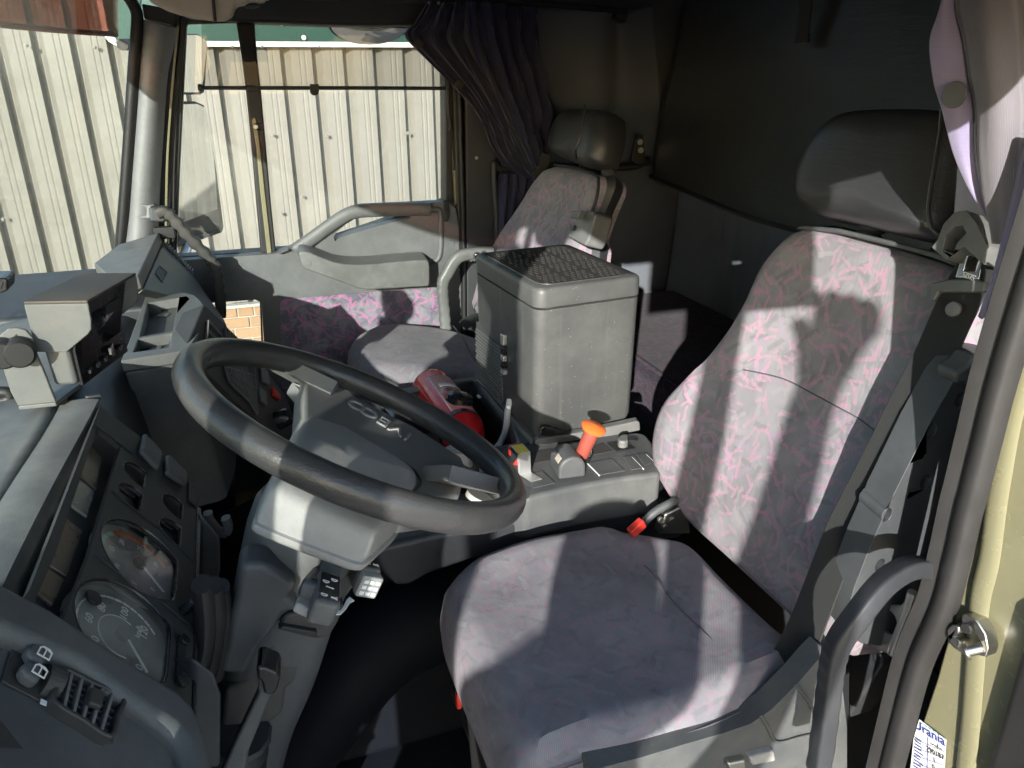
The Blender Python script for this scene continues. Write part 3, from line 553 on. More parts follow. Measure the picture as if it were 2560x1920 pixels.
obj('window_glass', [(-0.0732,2.25,1.4367),(0.6149,2.25,1.4462),(0.5968,2.25,0.8951),(-0.1871,2.25,0.8363)], [[0, 1, 2, 3]], 'glass', pd, solid=0.004, smooth=False)
obj('low_window_glass', [(-0.1816,2.255,0.7326),(0.0499,2.255,0.7186),(0.0344,2.255,0.4909),(-0.2142,2.255,0.5243)], [[0, 1, 2, 3]], 'glass', pd, solid=0.004, smooth=False)
prism('low_window_rim', [(0.0267,2.246,0.7038),(0.0308,2.246,0.7034),(0.0217,2.246,0.5824),(0.0204,2.246,0.5124),(0.0133,2.246,0.5133),(0.0161,2.246,0.5831)], (0, 0.02, 0), 'paint', pd, 0.002)
plate('outer_skin', [(-0.3, 2.31, -0.2), (0.66, 2.31, -0.2), (0.66, 2.31, 0.82), (-0.3, 2.31, 0.82)], [[(-0.15, 2.31, 0.50), (0.03, 2.31, 0.45), (0.03, 2.31, 0.735), (-0.15, 2.31, 0.735)]], (0, 0.02, 0), 'paint', pd, 0.003)
# sun blind on the passenger window
sb = thing('window_sun_blind', 'see-through tinted sun blind with thin black rod across passenger window', 'sun blind', (0.2293,2.18,1.2779))
obj('film', [(-0.0212,2.185,1.4349),(0.5866,2.185,1.4433),(0.5797,2.185,1.2753),(-0.0438,2.185,1.2822)], [[0, 1, 2, 3]], 'film', sb, solid=0.0012, smooth=False)
tube('rod', [(-0.0484,2.18,1.281),(0.1332,2.18,1.2785),(0.3284,2.18,1.2763),(0.5793,2.18,1.2725)], 0.0048, 'black', sb)
lathe('rod_end', (-0.0528,2.18,1.2811), (-0.0408,2.18,1.281), [(0, 0.004), (0.2, 0.009), (0.8, 0.009), (1, 0.005)], 'black', sb, 12)
prism('pull_tab', [(0.2187,2.172,1.2871),(0.2415,2.172,1.2868),(0.2397,2.172,1.2673),(0.2341,2.172,1.2609),(0.2266,2.172,1.2591),(0.221,2.172,1.261),(0.2168,2.172,1.2676)], (0, 0.008, 0), 'black', sb, 0.002)
prism('rod_clip', [(0.0633,2.172,1.2841),(0.0911,2.172,1.2838),(0.0907,2.172,1.2729),(0.0628,2.172,1.2732)], (0, 0.016, 0), 'black', sb, 0.002)
# centre pillar, seals and its handle
bp = thing('passenger_door_pillar', 'dark grey pillar behind the passenger door', 'pillar trim', (0.6679,2.2,0.8418))
prism('trim', [(0.6443,2.2,1.4633),(0.7342,2.2,1.4648),(0.731,2.2,1.0748),(0.7267,2.2,0.5601),(0.7273,2.2,0.22),(0.6202,2.2,0.2374),(0.6342,2.2,0.821)], (0, 0.05, 0), 'dashdark', bp, 0.006)
prism('door_seal', [(0.606,2.205,1.31),(0.6225,2.205,1.3099),(0.6331,2.205,1.2499),(0.6293,2.205,1.0405),(0.6295,2.205,0.8144),(0.6183,2.205,0.2354),(0.6038,2.205,0.2378),(0.6096,2.205,0.8159),(0.6091,2.205,1.0414)], (0, 0.05, 0), 'seal', bp, 0.006)
prism('olive_jamb', [(0.595,2.225,1.3097),(0.6126,2.225,1.3096),(0.6158,2.225,1.0386),(0.614,2.225,0.8112),(0.6053,2.225,0.2283),(0.5908,2.225,0.2307),(0.6066,2.225,0.9276),(0.5972,2.225,1.0394)], (0, 0.06, 0), 'paint', bp, 0.004)
for q in (8,): tube('seal_bead', [(0.6227,2.195,1.2605),(0.6236,2.195,1.042),(0.6238,2.195,0.8229),(0.6146,2.195,0.3103)], 0.006, 'black', bp)
disc('screw', (0.6692,2.197,1.0841), (0, -1, 0), 0.005, 0.003, 'steel', bp, 10)
tube('window_latch', [(0.5931,2.2,1.2905),(0.5907,2.2,1.2206),(0.5959,2.2,1.1745),(0.592,2.2,1.1591)], 0.005, 'black', bp)
bh = thing('door_pillar_grab_handle', 'grey plastic grab handle with scalloped grip beside passenger seat', 'grab handle', (0.5384,2.12,0.6299))
sweep('grip', [(0.6834,2.1,0.8305),(0.6311,2.1,0.83),(0.5934,2.1,0.8275),(0.5697,2.1,0.8144),(0.5453,2.1,0.7774),(0.5328,2.1,0.7554),(0.5301,2.1,0.7182),(0.5331,2.1,0.6705),(0.5352,2.1,0.622),(0.537,2.1,0.5924)], rrect(0.034, 0.03, 0.011, 3), 'arm', bh, up=(0, -1, 0), n=14, scale=lambda f: (1 - (0.14 * (0.5 + 0.5 * math.sin(f * 95)) if f > 0.56 else 0), 1.0))
for p in [(0.6308,2.084,0.8273),(0.6506,2.084,0.8284)]: disc('bolt', p, (0, -1, 0), 0.008, 0.007, 'chrome', bh, 12)
for p in [(0.631,2.0845,0.8271),(0.6508,2.0845,0.8283)]: disc('bolt_recess', p, (0, -1, 0), 0.011, 0.002, 'black', bh, 14)
for i in range(7): box('cast_mark', Vector((0.5912,2.0845,0.8249)) + Vector((0.0055 * i, 0, 0.002 * (i % 2) - (0.011 if i > 3 else 0) )), (0.0035, 0.002, 0.006), 'arm', bh, bevel=0)

# ================================================================== CURTAIN BEHIND PASSENGER DOOR, REAR WALL, BUNK
pc = thing('passenger_curtain', 'dark navy curtain gathered and swept back behind passenger door', 'curtain', (0.7548,2.1,1.0482))
edgeL = [(0.5121,2.1,1.4731),(0.4803,2.1,1.4297),(0.4588,2.1,1.3985),(0.5163,2.1,1.34),(0.602,2.1,1.2605),(0.6545,2.1,1.1902),(0.6813,2.1,1.124),(0.7318,2.1,1.0651),(0.8074,2.1,1.0378)]
edgeM = [(0.6366,2.06,1.4785),(0.646,2.06,1.4303),(0.6557,2.06,1.3901),(0.6759,2.06,1.3353),(0.7021,2.06,1.2692),(0.7346,2.06,1.2008),(0.7627,2.06,1.1402),(0.7858,2.06,1.0883),(0.8063,2.06,1.0562)]
edgeR = [(0.8211,2.12,1.4695),(0.8244,2.12,1.43),(0.8289,2.12,1.3875),(0.8399,2.12,1.3345),(0.8553,2.12,1.2752),(0.871,2.12,1.2144),(0.8606,2.12,1.1527),(0.8467,2.12,1.1058),(0.8414,2.12,1.0687)]
rows = [[edgeL[i], lerp(edgeL[i], edgeM[i], 0.5), edgeM[i], lerp(edgeM[i], edgeR[i], 0.5), edgeR[i]] for i in range(9)]
patch('fabric', rows, 'curtain', pc, 20, 8, 0.002, disp=lambda u, v: 0.016 * (1 - 0.35 * v) * math.sin(u * 52 + 4.0 * v + math.sin(v * 9)) * min(1, u * 6 + 0.15) + 0.007 * math.sin(u * 119 + 7 * v))
tail = [[(0.719,2.13,1.046),(0.748,2.13,1.0447),(0.7833,2.13,1.0404),(0.8189,2.13,1.035)], [(0.7157,2.13,0.9923),(0.748,2.13,0.9905),(0.7836,2.13,0.9887),(0.8134,2.13,0.9926)], [(0.7181,2.13,0.9093),(0.7419,2.13,0.9077),(0.7719,2.13,0.9058),(0.79,2.13,0.9102)], [(0.7206,2.13,0.8296),(0.7417,2.13,0.8279),(0.76,2.13,0.8265),(0.7783,2.13,0.8251)]]
patch('lower_fabric', tail, 'curtain', pc, 10, 6, 0.002, disp=lambda u, v: 0.012 * math.sin(u * 24 + 2 * v))
sweep('tie_band', [(0.7882,2.05,1.0452),(0.8008,2.05,1.0499),(0.8139,2.05,1.0624),(0.8275,2.05,1.1033)], rrect(0.03, 0.004, 0.001, 1), 'black', pc, up=(0, -1, 0))
disc('press_stud', (0.4869,2.085,1.3815), (0, -1, 0.1), 0.012, 0.004, 'black', pc, 16)
disc('press_stud', (0.5891,2.08,1.2841), (0, -1, 0.1), 0.012, 0.004, 'black', pc, 16)
for p in [(0.5232,2.105,1.4723),(0.5483,2.105,1.4727)]: box('glider', p, (0.006, 0.006, 0.016), 'steel', pc, bevel=0.001)
cb = thing('curtain_tie_bracket', 'black curtain tie bar below the gathered navy curtain', 'bracket', (0.7562,2.17,1.0392))
sweep('bar', [(0.7143,2.15,1.0758),(0.72,2.15,1.0595),(0.7492,2.15,1.0475),(0.7965,2.15,1.0465),(0.8324,2.15,1.0493)], rrect(0.022, 0.014, 0.005, 2), 'gloss', cb, up=(0, -1, 0))
tube('cord', [(0.7074,2.15,1.0761),(0.708,2.15,1.0169),(0.7131,2.15,0.934),(0.7172,2.15,0.8428)], 0.009, 'black', cb)
# padded upper bunk folded against the rear wall
ub = thing('upper_bunk', 'large black vinyl underside of the folded upper bunk', 'bunk', (1.2,1.4767,1.003))
bl = [(1.2,2.2319,1.1338),(1.2,2.2148,1.072),(1.2,2.1716,1.0306),(1.2,2.121,0.9997),(1.2,1.7511,1.0085)] + [(1.2,1.4767,1.003)]
patch('vinyl_panel', [[(1.34, 2.19, 1.72), (1.33, 1.7, 1.72), (1.33, 1.2, 1.72), (1.33, 0.46, 1.72)], [(1.29, 2.175, 1.45), (1.27, 1.7, 1.45), (1.27, 1.2, 1.45), (1.27, 0.46, 1.45)], [(1.24, 2.155, 1.22), (1.22, 1.7, 1.20), (1.22, 1.2, 1.20), (1.22, 0.46, 1.20)], [(1.20, 2.12, 1.035), (1.18, 1.7, 1.01), (1.18, 1.2, 1.006), (1.18, 0.46, 1.006)], [(1.22, 2.10, 0.995), (1.215, 1.7, 0.985), (1.215, 1.2, 0.985), (1.215, 0.46, 0.985)]], 'vinyl', ub, 10, 8, 0.03, disp=lambda u, v: 0.004 * math.sin(u * 9 + v * 5) * math.sin(v * 6))
tube('piping', [(1.195, 2.115, 1.02), (1.182, 1.7, 0.998), (1.182, 1.2, 0.994), (1.182, 0.46, 0.994)], 0.006, 'black', ub)
st = thing('bunk_strap', 'short black webbing strap hanging from above on the bunk panel', 'strap', (1.22,1.5313,1.3785))
sweep('webbing', [(1.225,1.5492,1.4878),(1.225,1.5432,1.4499),(1.225,1.5417,1.4117),(1.225,1.5391,1.3799)], rrect(0.042, 0.004, 0.0015, 1), 'web', st, up=(-1, 0, 0))
sweep('stitched_end', [(1.221,1.5351,1.396),(1.221,1.5339,1.379)], rrect(0.044, 0.008, 0.002, 1), 'web', st, up=(-1, 0, 0), n=2)
rp = thing('rear_trim_panel', 'grey felt rear wall trim with pressed vertical creases', 'trim panel', (1.4, 1.6, 0.6))
def crease(u, v):
    d = 0.0
    for c, w, a in ((0.16, 0.012, 0.014), (0.205, 0.010, 0.012), (0.27, 0.012, 0.010), (0.56, 0.010, 0.010)): d += a * math.exp(-((u - c - 0.02 * v * v) / w) ** 2)
    return d
patch('felt_sheet', [[(1.36, 2.22, 1.1), (1.38, 1.7, 1.1), (1.38, 1.2, 1.1), (1.38, 0.46, 1.1)], [(1.36, 2.22, 0.85), (1.38, 1.7, 0.85), (1.38, 1.2, 0.85), (1.38, 0.46, 0.85)], [(1.34, 2.22, 0.60), (1.36, 1.7, 0.60), (1.36, 1.2, 0.60), (1.36, 0.46, 0.60)]], 'feltgrey', rp, 34, 6, 0.01, disp=crease)
bk = thing('lower_bunk', 'dark patterned bunk mattress behind the seats', 'bunk', (1.15, 1.3, 0.3))
box('mattress', (1.14, 1.3, 0.555), (0.46, 1.80, 0.15), 'bunkfab', bk, bevel=0.025, seg=3)
box('bunk_base', (1.14, 1.3, 0.27), (0.44, 1.80, 0.42), 'dashdark', bk)
tube('seam_piping', [(0.93, 0.45, 0.632), (0.93, 1.3, 0.634), (0.93, 2.1, 0.632)], 0.004, 'bunkfab', bk)
# exterior mirrors on passenger side
em = thing('passenger_side_mirrors', 'pair of black framed truck mirrors outside the passenger window', 'mirror', (-0.28, 2.55, 0.8))
mn = Vector((0.90, -0.44, 0.0)).normalized()
wide = [(-0.1323, 2.6175, 1.4127), (-0.0471, 2.7917, 1.4177), (-0.023, 2.8411, 1.4024), (-0.023, 2.8412, 1.3828), (-0.0437, 2.7989, 1.2813), (-0.0517, 2.7825, 1.2487), (-0.0641, 2.757, 1.243), (-0.1514, 2.5785, 1.2512)]
main = [(-0.1497, 2.582, 1.2311), (-0.0803, 2.724, 1.2249), (-0.0577, 2.7702, 1.2109), (-0.0511, 2.7837, 1.1781), (-0.0488, 2.7884, 1.0091), (-0.0522, 2.7814, 0.8198), (-0.0602, 2.765, 0.8072), (-0.1258, 2.631, 0.8136), (-0.1997, 2.4797, 0.8244)]
for nm, pts in (('wide_angle', wide), ('main', main)):
    c = sum((Vector(p) for p in pts), Vector()) / len(pts)
    hs = prism('housing', [Vector(p) - mn * 0.004 for p in pts], -mn * 0.06, 'black', em, 0.012, 3); hs['label'] = nm.replace('_', ' ') + ' mirror housing'
    plate('rim', [Vector(p) + mn * 0.002 for p in pts], [[c + (Vector(p) - c) * 0.925 for p in pts]], -mn * 0.008, 'black', em, 0.002)
    plate('mirror_glass', [c + (Vector(p) - c) * 0.965 + mn * (0.03 * (p[2] - c.z)) for p in pts], [], -mn * 0.003, 'mirror', em, 0)
tube('lower_arm', [(-0.16, 2.56, 0.815), (-0.175, 2.52, 0.79), (-0.21, 2.43, 0.775), (-0.26, 2.34, 0.77)], 0.016, 'steel', em)
tube('upper_arm', [(-0.16, 2.58, 1.36), (-0.2, 2.45, 1.38), (-0.22, 2.34, 1.38)], 0.014, 'black', em)
tube('link_arm', [(-0.165, 2.60, 0.82), (-0.17, 2.60, 1.1), (-0.165, 2.60, 1.38)], 0.012, 'black', em)
km = thing('kerb_mirror', 'round brown-tinged kerb mirror outside top of passenger window', 'mirror', (0.4599,2.62,1.4042))
kc = Vector((0.4595,2.6,1.448)); kn = Vector((0.0, -0.80, -0.60)).normalized(); kx = Vector((1, 0, 0)); ky = kn.cross(kx)
def dome(R, H, r0, nr=8, k=32, s=1.0):
    vs = []; fs = []
    for j in range(nr + 1):
        f = j / nr
        for i in range(k):
            a = 2 * math.pi * i / k; vs.append(kc + (kx * math.cos(a) * 1.0 + ky * math.sin(a) * 0.62) * R * f + kn * (H * (1 - f * f) * s + r0))
    for j in range(nr):
        for i in range(k): fs.append([j * k + i, j * k + (i + 1) % k, (j + 1) * k + (i + 1) % k, (j + 1) * k + i])
    return vs, fs
v, f = dome(0.122, 0.03, 0.0); obj('mirror_glass', v, f, 'mirror', km)
v, f = dome(0.130, 0.05, -0.006, s=-1.0); obj('housing', v, f, 'black', km)
tube('arm', [kc - kn * 0.04, kc + Vector((0, -0.08, 0.14)), kc + Vector((0, -0.24, 0.18))], 0.012, 'black', km)
# ================================================================== DRIVER SEAT
BN = Vector((-1, 0, 0.3)).normalized(); BU = Vector((0, 1, 0)); BV = Vector((0.3, 0, 1)).normalized(); BO = Vector((0.66, 0.8, 0.64))
ds = thing('driver_chair', 'driver seat in pink dashed grey fabric with black leather headrest', 'seat', (0.5, 0.78, 0.0))
ol = to2([(0.8039,0.9589,1.1196),(0.798,1.0028,1.1002),(0.7834,1.0302,1.0514),(0.7623,1.0372,0.9812),(0.7413,1.0523,0.911),(0.7178,1.0866,0.8327),(0.6974,1.1182,0.7645),(0.68,1.1199,0.7067),(0.6653,1.0969,0.6578),(0.6544,1.0346,0.6212),(0.6491,0.955,0.6037),(0.6493,0.8566,0.6042),(0.6503,0.7324,0.6075),(0.6519,0.6392,0.6129),(0.6605,0.6065,0.6418),(0.6811,0.6124,0.7102),(0.7082,0.616,0.8006),(0.7382,0.6162,0.9005),(0.7629,0.6168,0.9829),(0.779,0.625,1.0365),(0.7918,0.6392,1.0793),(0.7993,0.658,1.1044),(0.8028,0.6968,1.1161),(0.8038,0.765,1.1194),(0.8041,0.8496,1.1205)], BO, BU, BV)
def bdisp(u, v):
    side = max(0.0, abs(u - 0.0) - 0.10) / 0.16
    return -0.018 + 0.030 * min(1, side) ** 1.5 * max(0.0, 1 - max(0.0, v - 0.28) * 2.8) + 0.012 * math.exp(-((v - 0.12) / 0.1) ** 2) - 0.003 * math.exp(-((v - 0.245 + 0.02 * u) / 0.02) ** 2)
back = slab('backrest', ol, (BO, BU, BV, BN), [(0.0, -0.11), (-0.004, -0.06), (0.0, -0.035), (0.008, -0.014), (0.02, -0.003), (0.036, 0.0)], 'fabric', ds, bdisp, rings=(0.93, 0.86, 0.79, 0.72, 0.65, 0.58, 0.5, 0.42, 0.34, 0.26, 0.18, 0.1))
sp = to2([(0.7335,0.9689,0.8851),(0.7384,0.8893,0.9014),(0.7392,0.8257,0.9039),(0.7394,0.7713,0.9048),(0.7396,0.7293,0.9052),(0.7384,0.6933,0.9012)], BO, BU, BV)
sweep('seam', [BO + BU * a + BV * b + BN * (bdisp(a, b) + 0.0006) for a, b in sp], circ(0.0011, 6), 'seam', back, up=BN)
bs = slab('back_shell', [(c[0] * 1.02, c[1] * 1.01 + 0.005) for c in ol], (BO, BU, BV, -BN), [(0.01, 0.045), (0.0, 0.07), (0.01, 0.10), (0.04, 0.12)], 'dashdark', ds, None, rings=(0.6, 0.2))
hz = to2([(0.7883,0.9831,1.172),(0.7971,0.9942,1.2015),(0.8063,0.9925,1.2322),(0.8148,0.9771,1.2606),(0.8209,0.948,1.2808),(0.824,0.9004,1.2909),(0.8253,0.8339,1.2954),(0.8253,0.787,1.2954),(0.8235,0.7545,1.2894),(0.816,0.7373,1.2643),(0.8064,0.726,1.2323),(0.7968,0.7155,1.2003),(0.7884,0.7059,1.1725),(0.7825,0.708,1.1528),(0.7814,0.7515,1.149),(0.781,0.8109,1.1477),(0.7808,0.8774,1.147),(0.7801,0.9336,1.1447),(0.7831,0.966,1.1548)], BO, BU, BV)
hr = slab('headrest', hz, (BO, BU, BV, BN), [(0.03, -0.095), (0.008, -0.085), (0.0, -0.06), (-0.002, -0.03), (0.0, 0.0), (0.006, 0.016), (0.02, 0.026), (0.04, 0.03)], 'leather', ds, lambda u, v: 0.006 * math.cos(u * 6), rings=(0.85, 0.7, 0.5, 0.3, 0.15))
# stitched end of the headrest
st1 = [BO + BU * a + BV * b + BN * c for (a, b), c in zip(to2([(0.8243,0.764,1.2922),(0.8169,0.7524,1.2675),(0.8059,0.7394,1.2308),(0.7962,0.7288,1.1983),(0.7891,0.7195,1.1747),(0.7843,0.7069,1.1587),(0.7831,0.6904,1.1547)], BO, BU, BV), (0.026, 0.027, 0.0275, 0.0275, 0.026, 0.020, 0.008))]
sweep('piping', st1, circ(0.0028, 8), 'leather', hr, up=BN)
pp = cr(st1, 8)
for i in range(1, len(pp) - 1, 1):
    d = (pp[i + 1] - pp[i - 1]).normalized(); box('stitch', pp[i] + BN * 0.0028, (0.0042, 0.0012, 0.001), 'arm', hr, axes=[d, BN.cross(d), BN], bevel=0)
for p, q in (((0.8006,0.894,1.1434), (0.7947,0.8687,1.1238)), ((0.8014,0.7585,1.1463), (0.7959,0.7371,1.1277))):
    a = Vector(p) - BN * 0.085; b_ = Vector(q) - BN * 0.085
    b_ = a - BV * 0.055; prof = []
    for i in range(7): t0 = i / 7; prof += [(t0, 0.015), (t0 + 0.04, 0.019), (t0 + 0.10, 0.019), (t0 + 0.135, 0.015)]
    lathe('headrest_post', a + BV * 0.012, b_, prof, 'console', ds, 20)
prism('top_bracket', [Vector(p) - BN * 0.02 for p in [(0.8006,0.99,1.1086),(0.803,0.9786,1.1166),(0.8059,0.9023,1.1263),(0.8066,0.8061,1.1288),(0.8068,0.7254,1.1294),(0.8055,0.6713,1.125),(0.8034,0.662,1.118),(0.8046,0.7367,1.1221),(0.8046,0.8021,1.122),(0.8039,0.8943,1.1196),(0.8015,0.9664,1.1115)]], -BN * 0.05, 'console', ds, 0.004)
ol2 = to2([(0.2335,0.9521,0.62),(0.2693,0.9808,0.62),(0.3049,0.9937,0.62),(0.3946,1.0052,0.62),(0.4977,1.0035,0.62),(0.5277,0.9916,0.62),(0.5482,0.9686,0.62),(0.6006,0.9275,0.62),(0.6305,0.894,0.62),(0.6341,0.8027,0.62),(0.6373,0.7221,0.62),(0.6401,0.6465,0.62),(0.6367,0.6155,0.62),(0.6078,0.6057,0.62),(0.5718,0.6009,0.62),(0.455,0.5847,0.62),(0.3047,0.5874,0.62),(0.2433,0.587,0.62),(0.224,0.5845,0.62),(0.2114,0.6065,0.62),(0.2089,0.6991,0.62),(0.2069,0.7999,0.62),(0.2079,0.8786,0.62),(0.2176,0.9258,0.62)], (0.4, 0.8, 0.62), (1, 0, 0), (0, 1, 0))
def cdisp(u, v):
    s = 0.012 * min(1, max(0, abs(v) - 0.10) / 0.1) ** 1.3
    return s + 0.010 * math.exp(-((u - 0.20) / 0.07) ** 2) - 0.003 * math.exp(-((u - 0.115) / 0.02) ** 2) * math.exp(-(v / 0.12) ** 4) + 0.002 * math.sin(u * 30 + v * 12)
cu = slab('seat_cushion', ol2, ((0.4, 0.8, 0.62), (1, 0, 0), (0, 1, 0), (0, 0, 1)), [(0.03, -0.15), (0.006, -0.13), (-0.004, -0.09), (-0.006, -0.06), (0.0, -0.03), (0.012, -0.01), (0.03, 0.0)], 'worn', ds, cdisp, rings=(0.93, 0.86, 0.79, 0.72, 0.65, 0.58, 0.5, 0.42, 0.34, 0.26, 0.18, 0.1))
sweep('seam', [Vector(p) + Vector((0, -0.004, -0.02)) for p in [(0.576,0.6046,0.62),(0.5136,0.5912,0.62),(0.4545,0.584,0.62),(0.3774,0.5849,0.62),(0.3047,0.5874,0.62),(0.2386,0.5868,0.62)]], circ(0.0011, 6), 'seam', cu)
sweep('seam', [Vector(p) + Vector((0, 0, 0.0025)) for p in [(0.5237,0.8642,0.622),(0.5259,0.8382,0.622),(0.5212,0.7739,0.622),(0.5272,0.7079,0.622),(0.533,0.6444,0.622)]], circ(0.0010, 6), 'seam', cu)
# side frame with round holes
hol = []
for p in [(0.7568,0.59,0.9871),(0.7236,0.59,0.9528),(0.7337,0.59,0.8819),(0.6839,0.59,0.847)] + [(0.6916,0.59,0.7725)]: hol.append([(p[0] + 0.0075 * math.cos(a * 0.5236), p[1], p[2] + 0.0095 * math.sin(a * 0.5236)) for a in range(12)])
plate('side_frame', [(0.7452,0.59,1.0279),(0.7147,0.59,0.9544),(0.6873,0.59,0.8736),(0.6684,0.59,0.8061),(0.6568,0.59,0.7475),(0.6535,0.59,0.7057),(0.6635,0.59,0.6721),(0.6887,0.59,0.6511),(0.7481,0.59,0.6257),(0.7978,0.59,0.733),(0.8121,0.59,0.8416),(0.8212,0.59,0.9552),(0.806,0.59,1.0341),(0.7648,0.59,1.0421)], hol, (0.006, 0.045, 0.0), 'column', ds, 0.005)
prism('side_frame_insert', [(0.7704,0.61,1.017),(0.6911,0.61,0.7877),(0.686,0.61,0.6491),(0.7734,0.61,0.6011),(0.8397,0.61,0.8244),(0.8333,0.61,1.0234)], (0.0, 0.004, 0.0), 'black', ds, 0)
prism('recliner_cover', [(0.7337,0.585,1.0246),(0.7504,0.585,1.0328),(0.7608,0.585,1.0458),(0.7742,0.585,1.003),(0.7378,0.585,1.0108)], (0, 0.03, 0), 'console', ds, 0.006)
# valance under the cushion on the near side
plate('side_valance', [(0.2949,0.565,0.6064),(0.3555,0.565,0.6023),(0.4186,0.565,0.6012),(0.4713,0.565,0.5993),(0.5089,0.565,0.6006),(0.5372,0.565,0.6139),(0.5711,0.565,0.6453),(0.5943,0.565,0.6724),(0.6063,0.565,0.6835),(0.6321,0.565,0.6577),(0.6685,0.565,0.5371),(0.7101,0.565,0.3396),(0.2987,0.565,0.5199)], [], (0.0, 0.03, 0.0), 'console', ds, 0.009)
tube('valance_seam', [(0.5187,0.5625,0.6151),(0.5333,0.5625,0.5913),(0.5528,0.5625,0.5572),(0.5883,0.5625,0.5522),(0.6155,0.5625,0.5489)], 0.0022, 'console', ds)
tube('valance_seam', [(0.5626,0.5625,0.6503),(0.5885,0.5625,0.6158),(0.6058,0.5625,0.5847)], 0.0022, 'console', ds)
prism('connector', [(0.5069,0.555,0.5551),(0.5452,0.555,0.5518),(0.5513,0.555,0.5315),(0.5136,0.555,0.538)], (0, 0.03, 0), 'boss', ds, 0.004)
prism('connector', [(0.4752,0.555,0.5577),(0.5031,0.555,0.5534),(0.5084,0.555,0.5351),(0.4798,0.555,0.5432)], (0, 0.03, 0), 'steel', ds, 0.004)
prism('connector', [(0.3372,0.57,0.6024),(0.3533,0.57,0.6001),(0.3565,0.57,0.5904),(0.3403,0.57,0.5921)], (0, 0.03, 0), 'white', ds, 0.003)
# base, bellows, front
prism('seat_base', [(0.30, 0.60, 0.02), (0.66, 0.60, 0.02), (0.66, 0.97, 0.02), (0.30, 0.97, 0.02)], (0, 0, 0.30), 'dashdark', ds, 0.02)
for i in range(6): box('bellows_fold', (0.455, 0.79, 0.31 + i * 0.028), (0.40 + 0.03 * (i % 2), 0.40 + 0.03 * (i % 2), 0.03), 'black', ds, bevel=0.012)
prism('front_apron', [(0.229,0.879,0.5),(0.2245,0.8283,0.5),(0.2228,0.7492,0.5),(0.2236,0.6635,0.5),(0.2509,0.6539,0.5),(0.25,0.7568,0.5),(0.2464,0.8522,0.5)], (0.012, 0, -0.22), 'black', ds, 0.008)
text('maker_lettering', 'ISRI', (0.228,0.7298,0.506), Vector((0.235,0.6967,0.506)) - Vector((0.2231,0.75,0.506)), (0.6, 0, 0.55), 0.036, 'dash', ds, 0.001)
for q in range(3): sweep('maker_ring', [Vector((0.2319,0.6993,0.506)) + Vector((0.012 * q, -0.012 * q, 0)) + Vector((0.009 * math.cos(a * 0.63), 0.009 * math.sin(a * 0.63), 0)) for a in range(10)], circ(0.0012, 5), 'dash', ds, closed=True, n=2)
lv = prism('adjust_lever', [(0.2118,0.8412,0.53),(0.223,0.8452,0.53),(0.2266,0.8379,0.53),(0.2261,0.7846,0.53),(0.2218,0.7796,0.53),(0.2122,0.7841,0.53),(0.2111,0.7973,0.53)], (0, 0, -0.035), 'gloss', ds, 0.007, 3)
prism('lever_tip', [(0.2102,0.7901,0.5315),(0.2247,0.7835,0.5315),(0.2212,0.7775,0.5315),(0.2115,0.7817,0.5315)], (0, 0, -0.01), 'chrome', lv, 0.003)
box('red_tag', (0.213,0.8381,0.48), (0.008, 0.012, 0.03), 'redplastic', ds)
# buckle stalk between cushion and backrest on the far side
box('buckle', (0.5495,0.9397,0.64), (0.03, 0.014, 0.018), 'redplastic', ds, rot=(0, -0.5, 0.2))
tube('recliner_strut', [(0.5937,1,0.5971),(0.6176,1,0.6186),(0.6509,1,0.6316),(0.6809,1,0.6365)], 0.0075, 'console', ds)
prism('hinge_bracket', [(0.6239,0.99,0.5787),(0.6335,0.99,0.6168),(0.6755,0.99,0.6301),(0.6912,0.99,0.5635)], (0, 0.02, 0), 'steel', ds, 0.004)
for p in [(0.6304,0.985,0.5961),(0.6203,0.985,0.6139),(0.6443,0.985,0.6087)]: disc('bolt', p, (0, -1, 0), 0.006, 0.006, 'steel', ds, 8)
# seat belt
sbt = thing('driver_seat_belt', 'black seat belt lying down the near side of driver backrest', 'seat belt', (0.5982,0.6226,0.5384))
def on_back(pts, h): return [BO + BU * a + BV * b + BN * (bdisp(a, b) + h) for a, b in to2(pts, BO, BU, BV)]
bp1 = [Vector(p) for p in [(0.7702,0.6318,1.0907),(0.7633,0.6322,1.0677),(0.7489,0.6314,1.0199),(0.7318,0.6356,0.963),(0.713,0.6381,0.9),(0.692,0.6423,0.8303),(0.6751,0.6446,0.7739)]] + [Vector(p) for p in [(0.6103,0.61,0.6747),(0.5952,0.61,0.6265)]] + [Vector(p) for p in [(0.5681,0.59,0.6092),(0.5663,0.59,0.5811)]]
sweep('webbing', bp1, rrect(0.048, 0.0025, 0.001, 1), 'web', sbt, up=lambda f: (-1.0, -0.25 - 2.2 * max(0, f - 0.68), 0.3), n=8)
bp2 = [Vector(p) for p in [(0.7673,0.6294,1.0917),(0.7726,0.6287,1.1094),(0.7779,0.6268,1.1271),(0.7838,0.626,1.1467),(0.7874,0.6267,1.1585)]]
sweep('upper_webbing', bp2, rrect(0.046, 0.0025, 0.001, 1), 'web', sbt, up=(-1, -0.3, 0.3))
tg = prism('tongue_cover', [(0.7581,0.6544,1.0855),(0.7627,0.6652,1.1006),(0.7641,0.6621,1.1052),(0.767,0.64,1.1151),(0.7691,0.609,1.1219),(0.769,0.5979,1.1216),(0.766,0.5952,1.1115),(0.7617,0.6484,1.0973),(0.7586,0.649,1.087)], -BN * 0.014 + BN * 0.022, 'arm', sbt, 0.004)
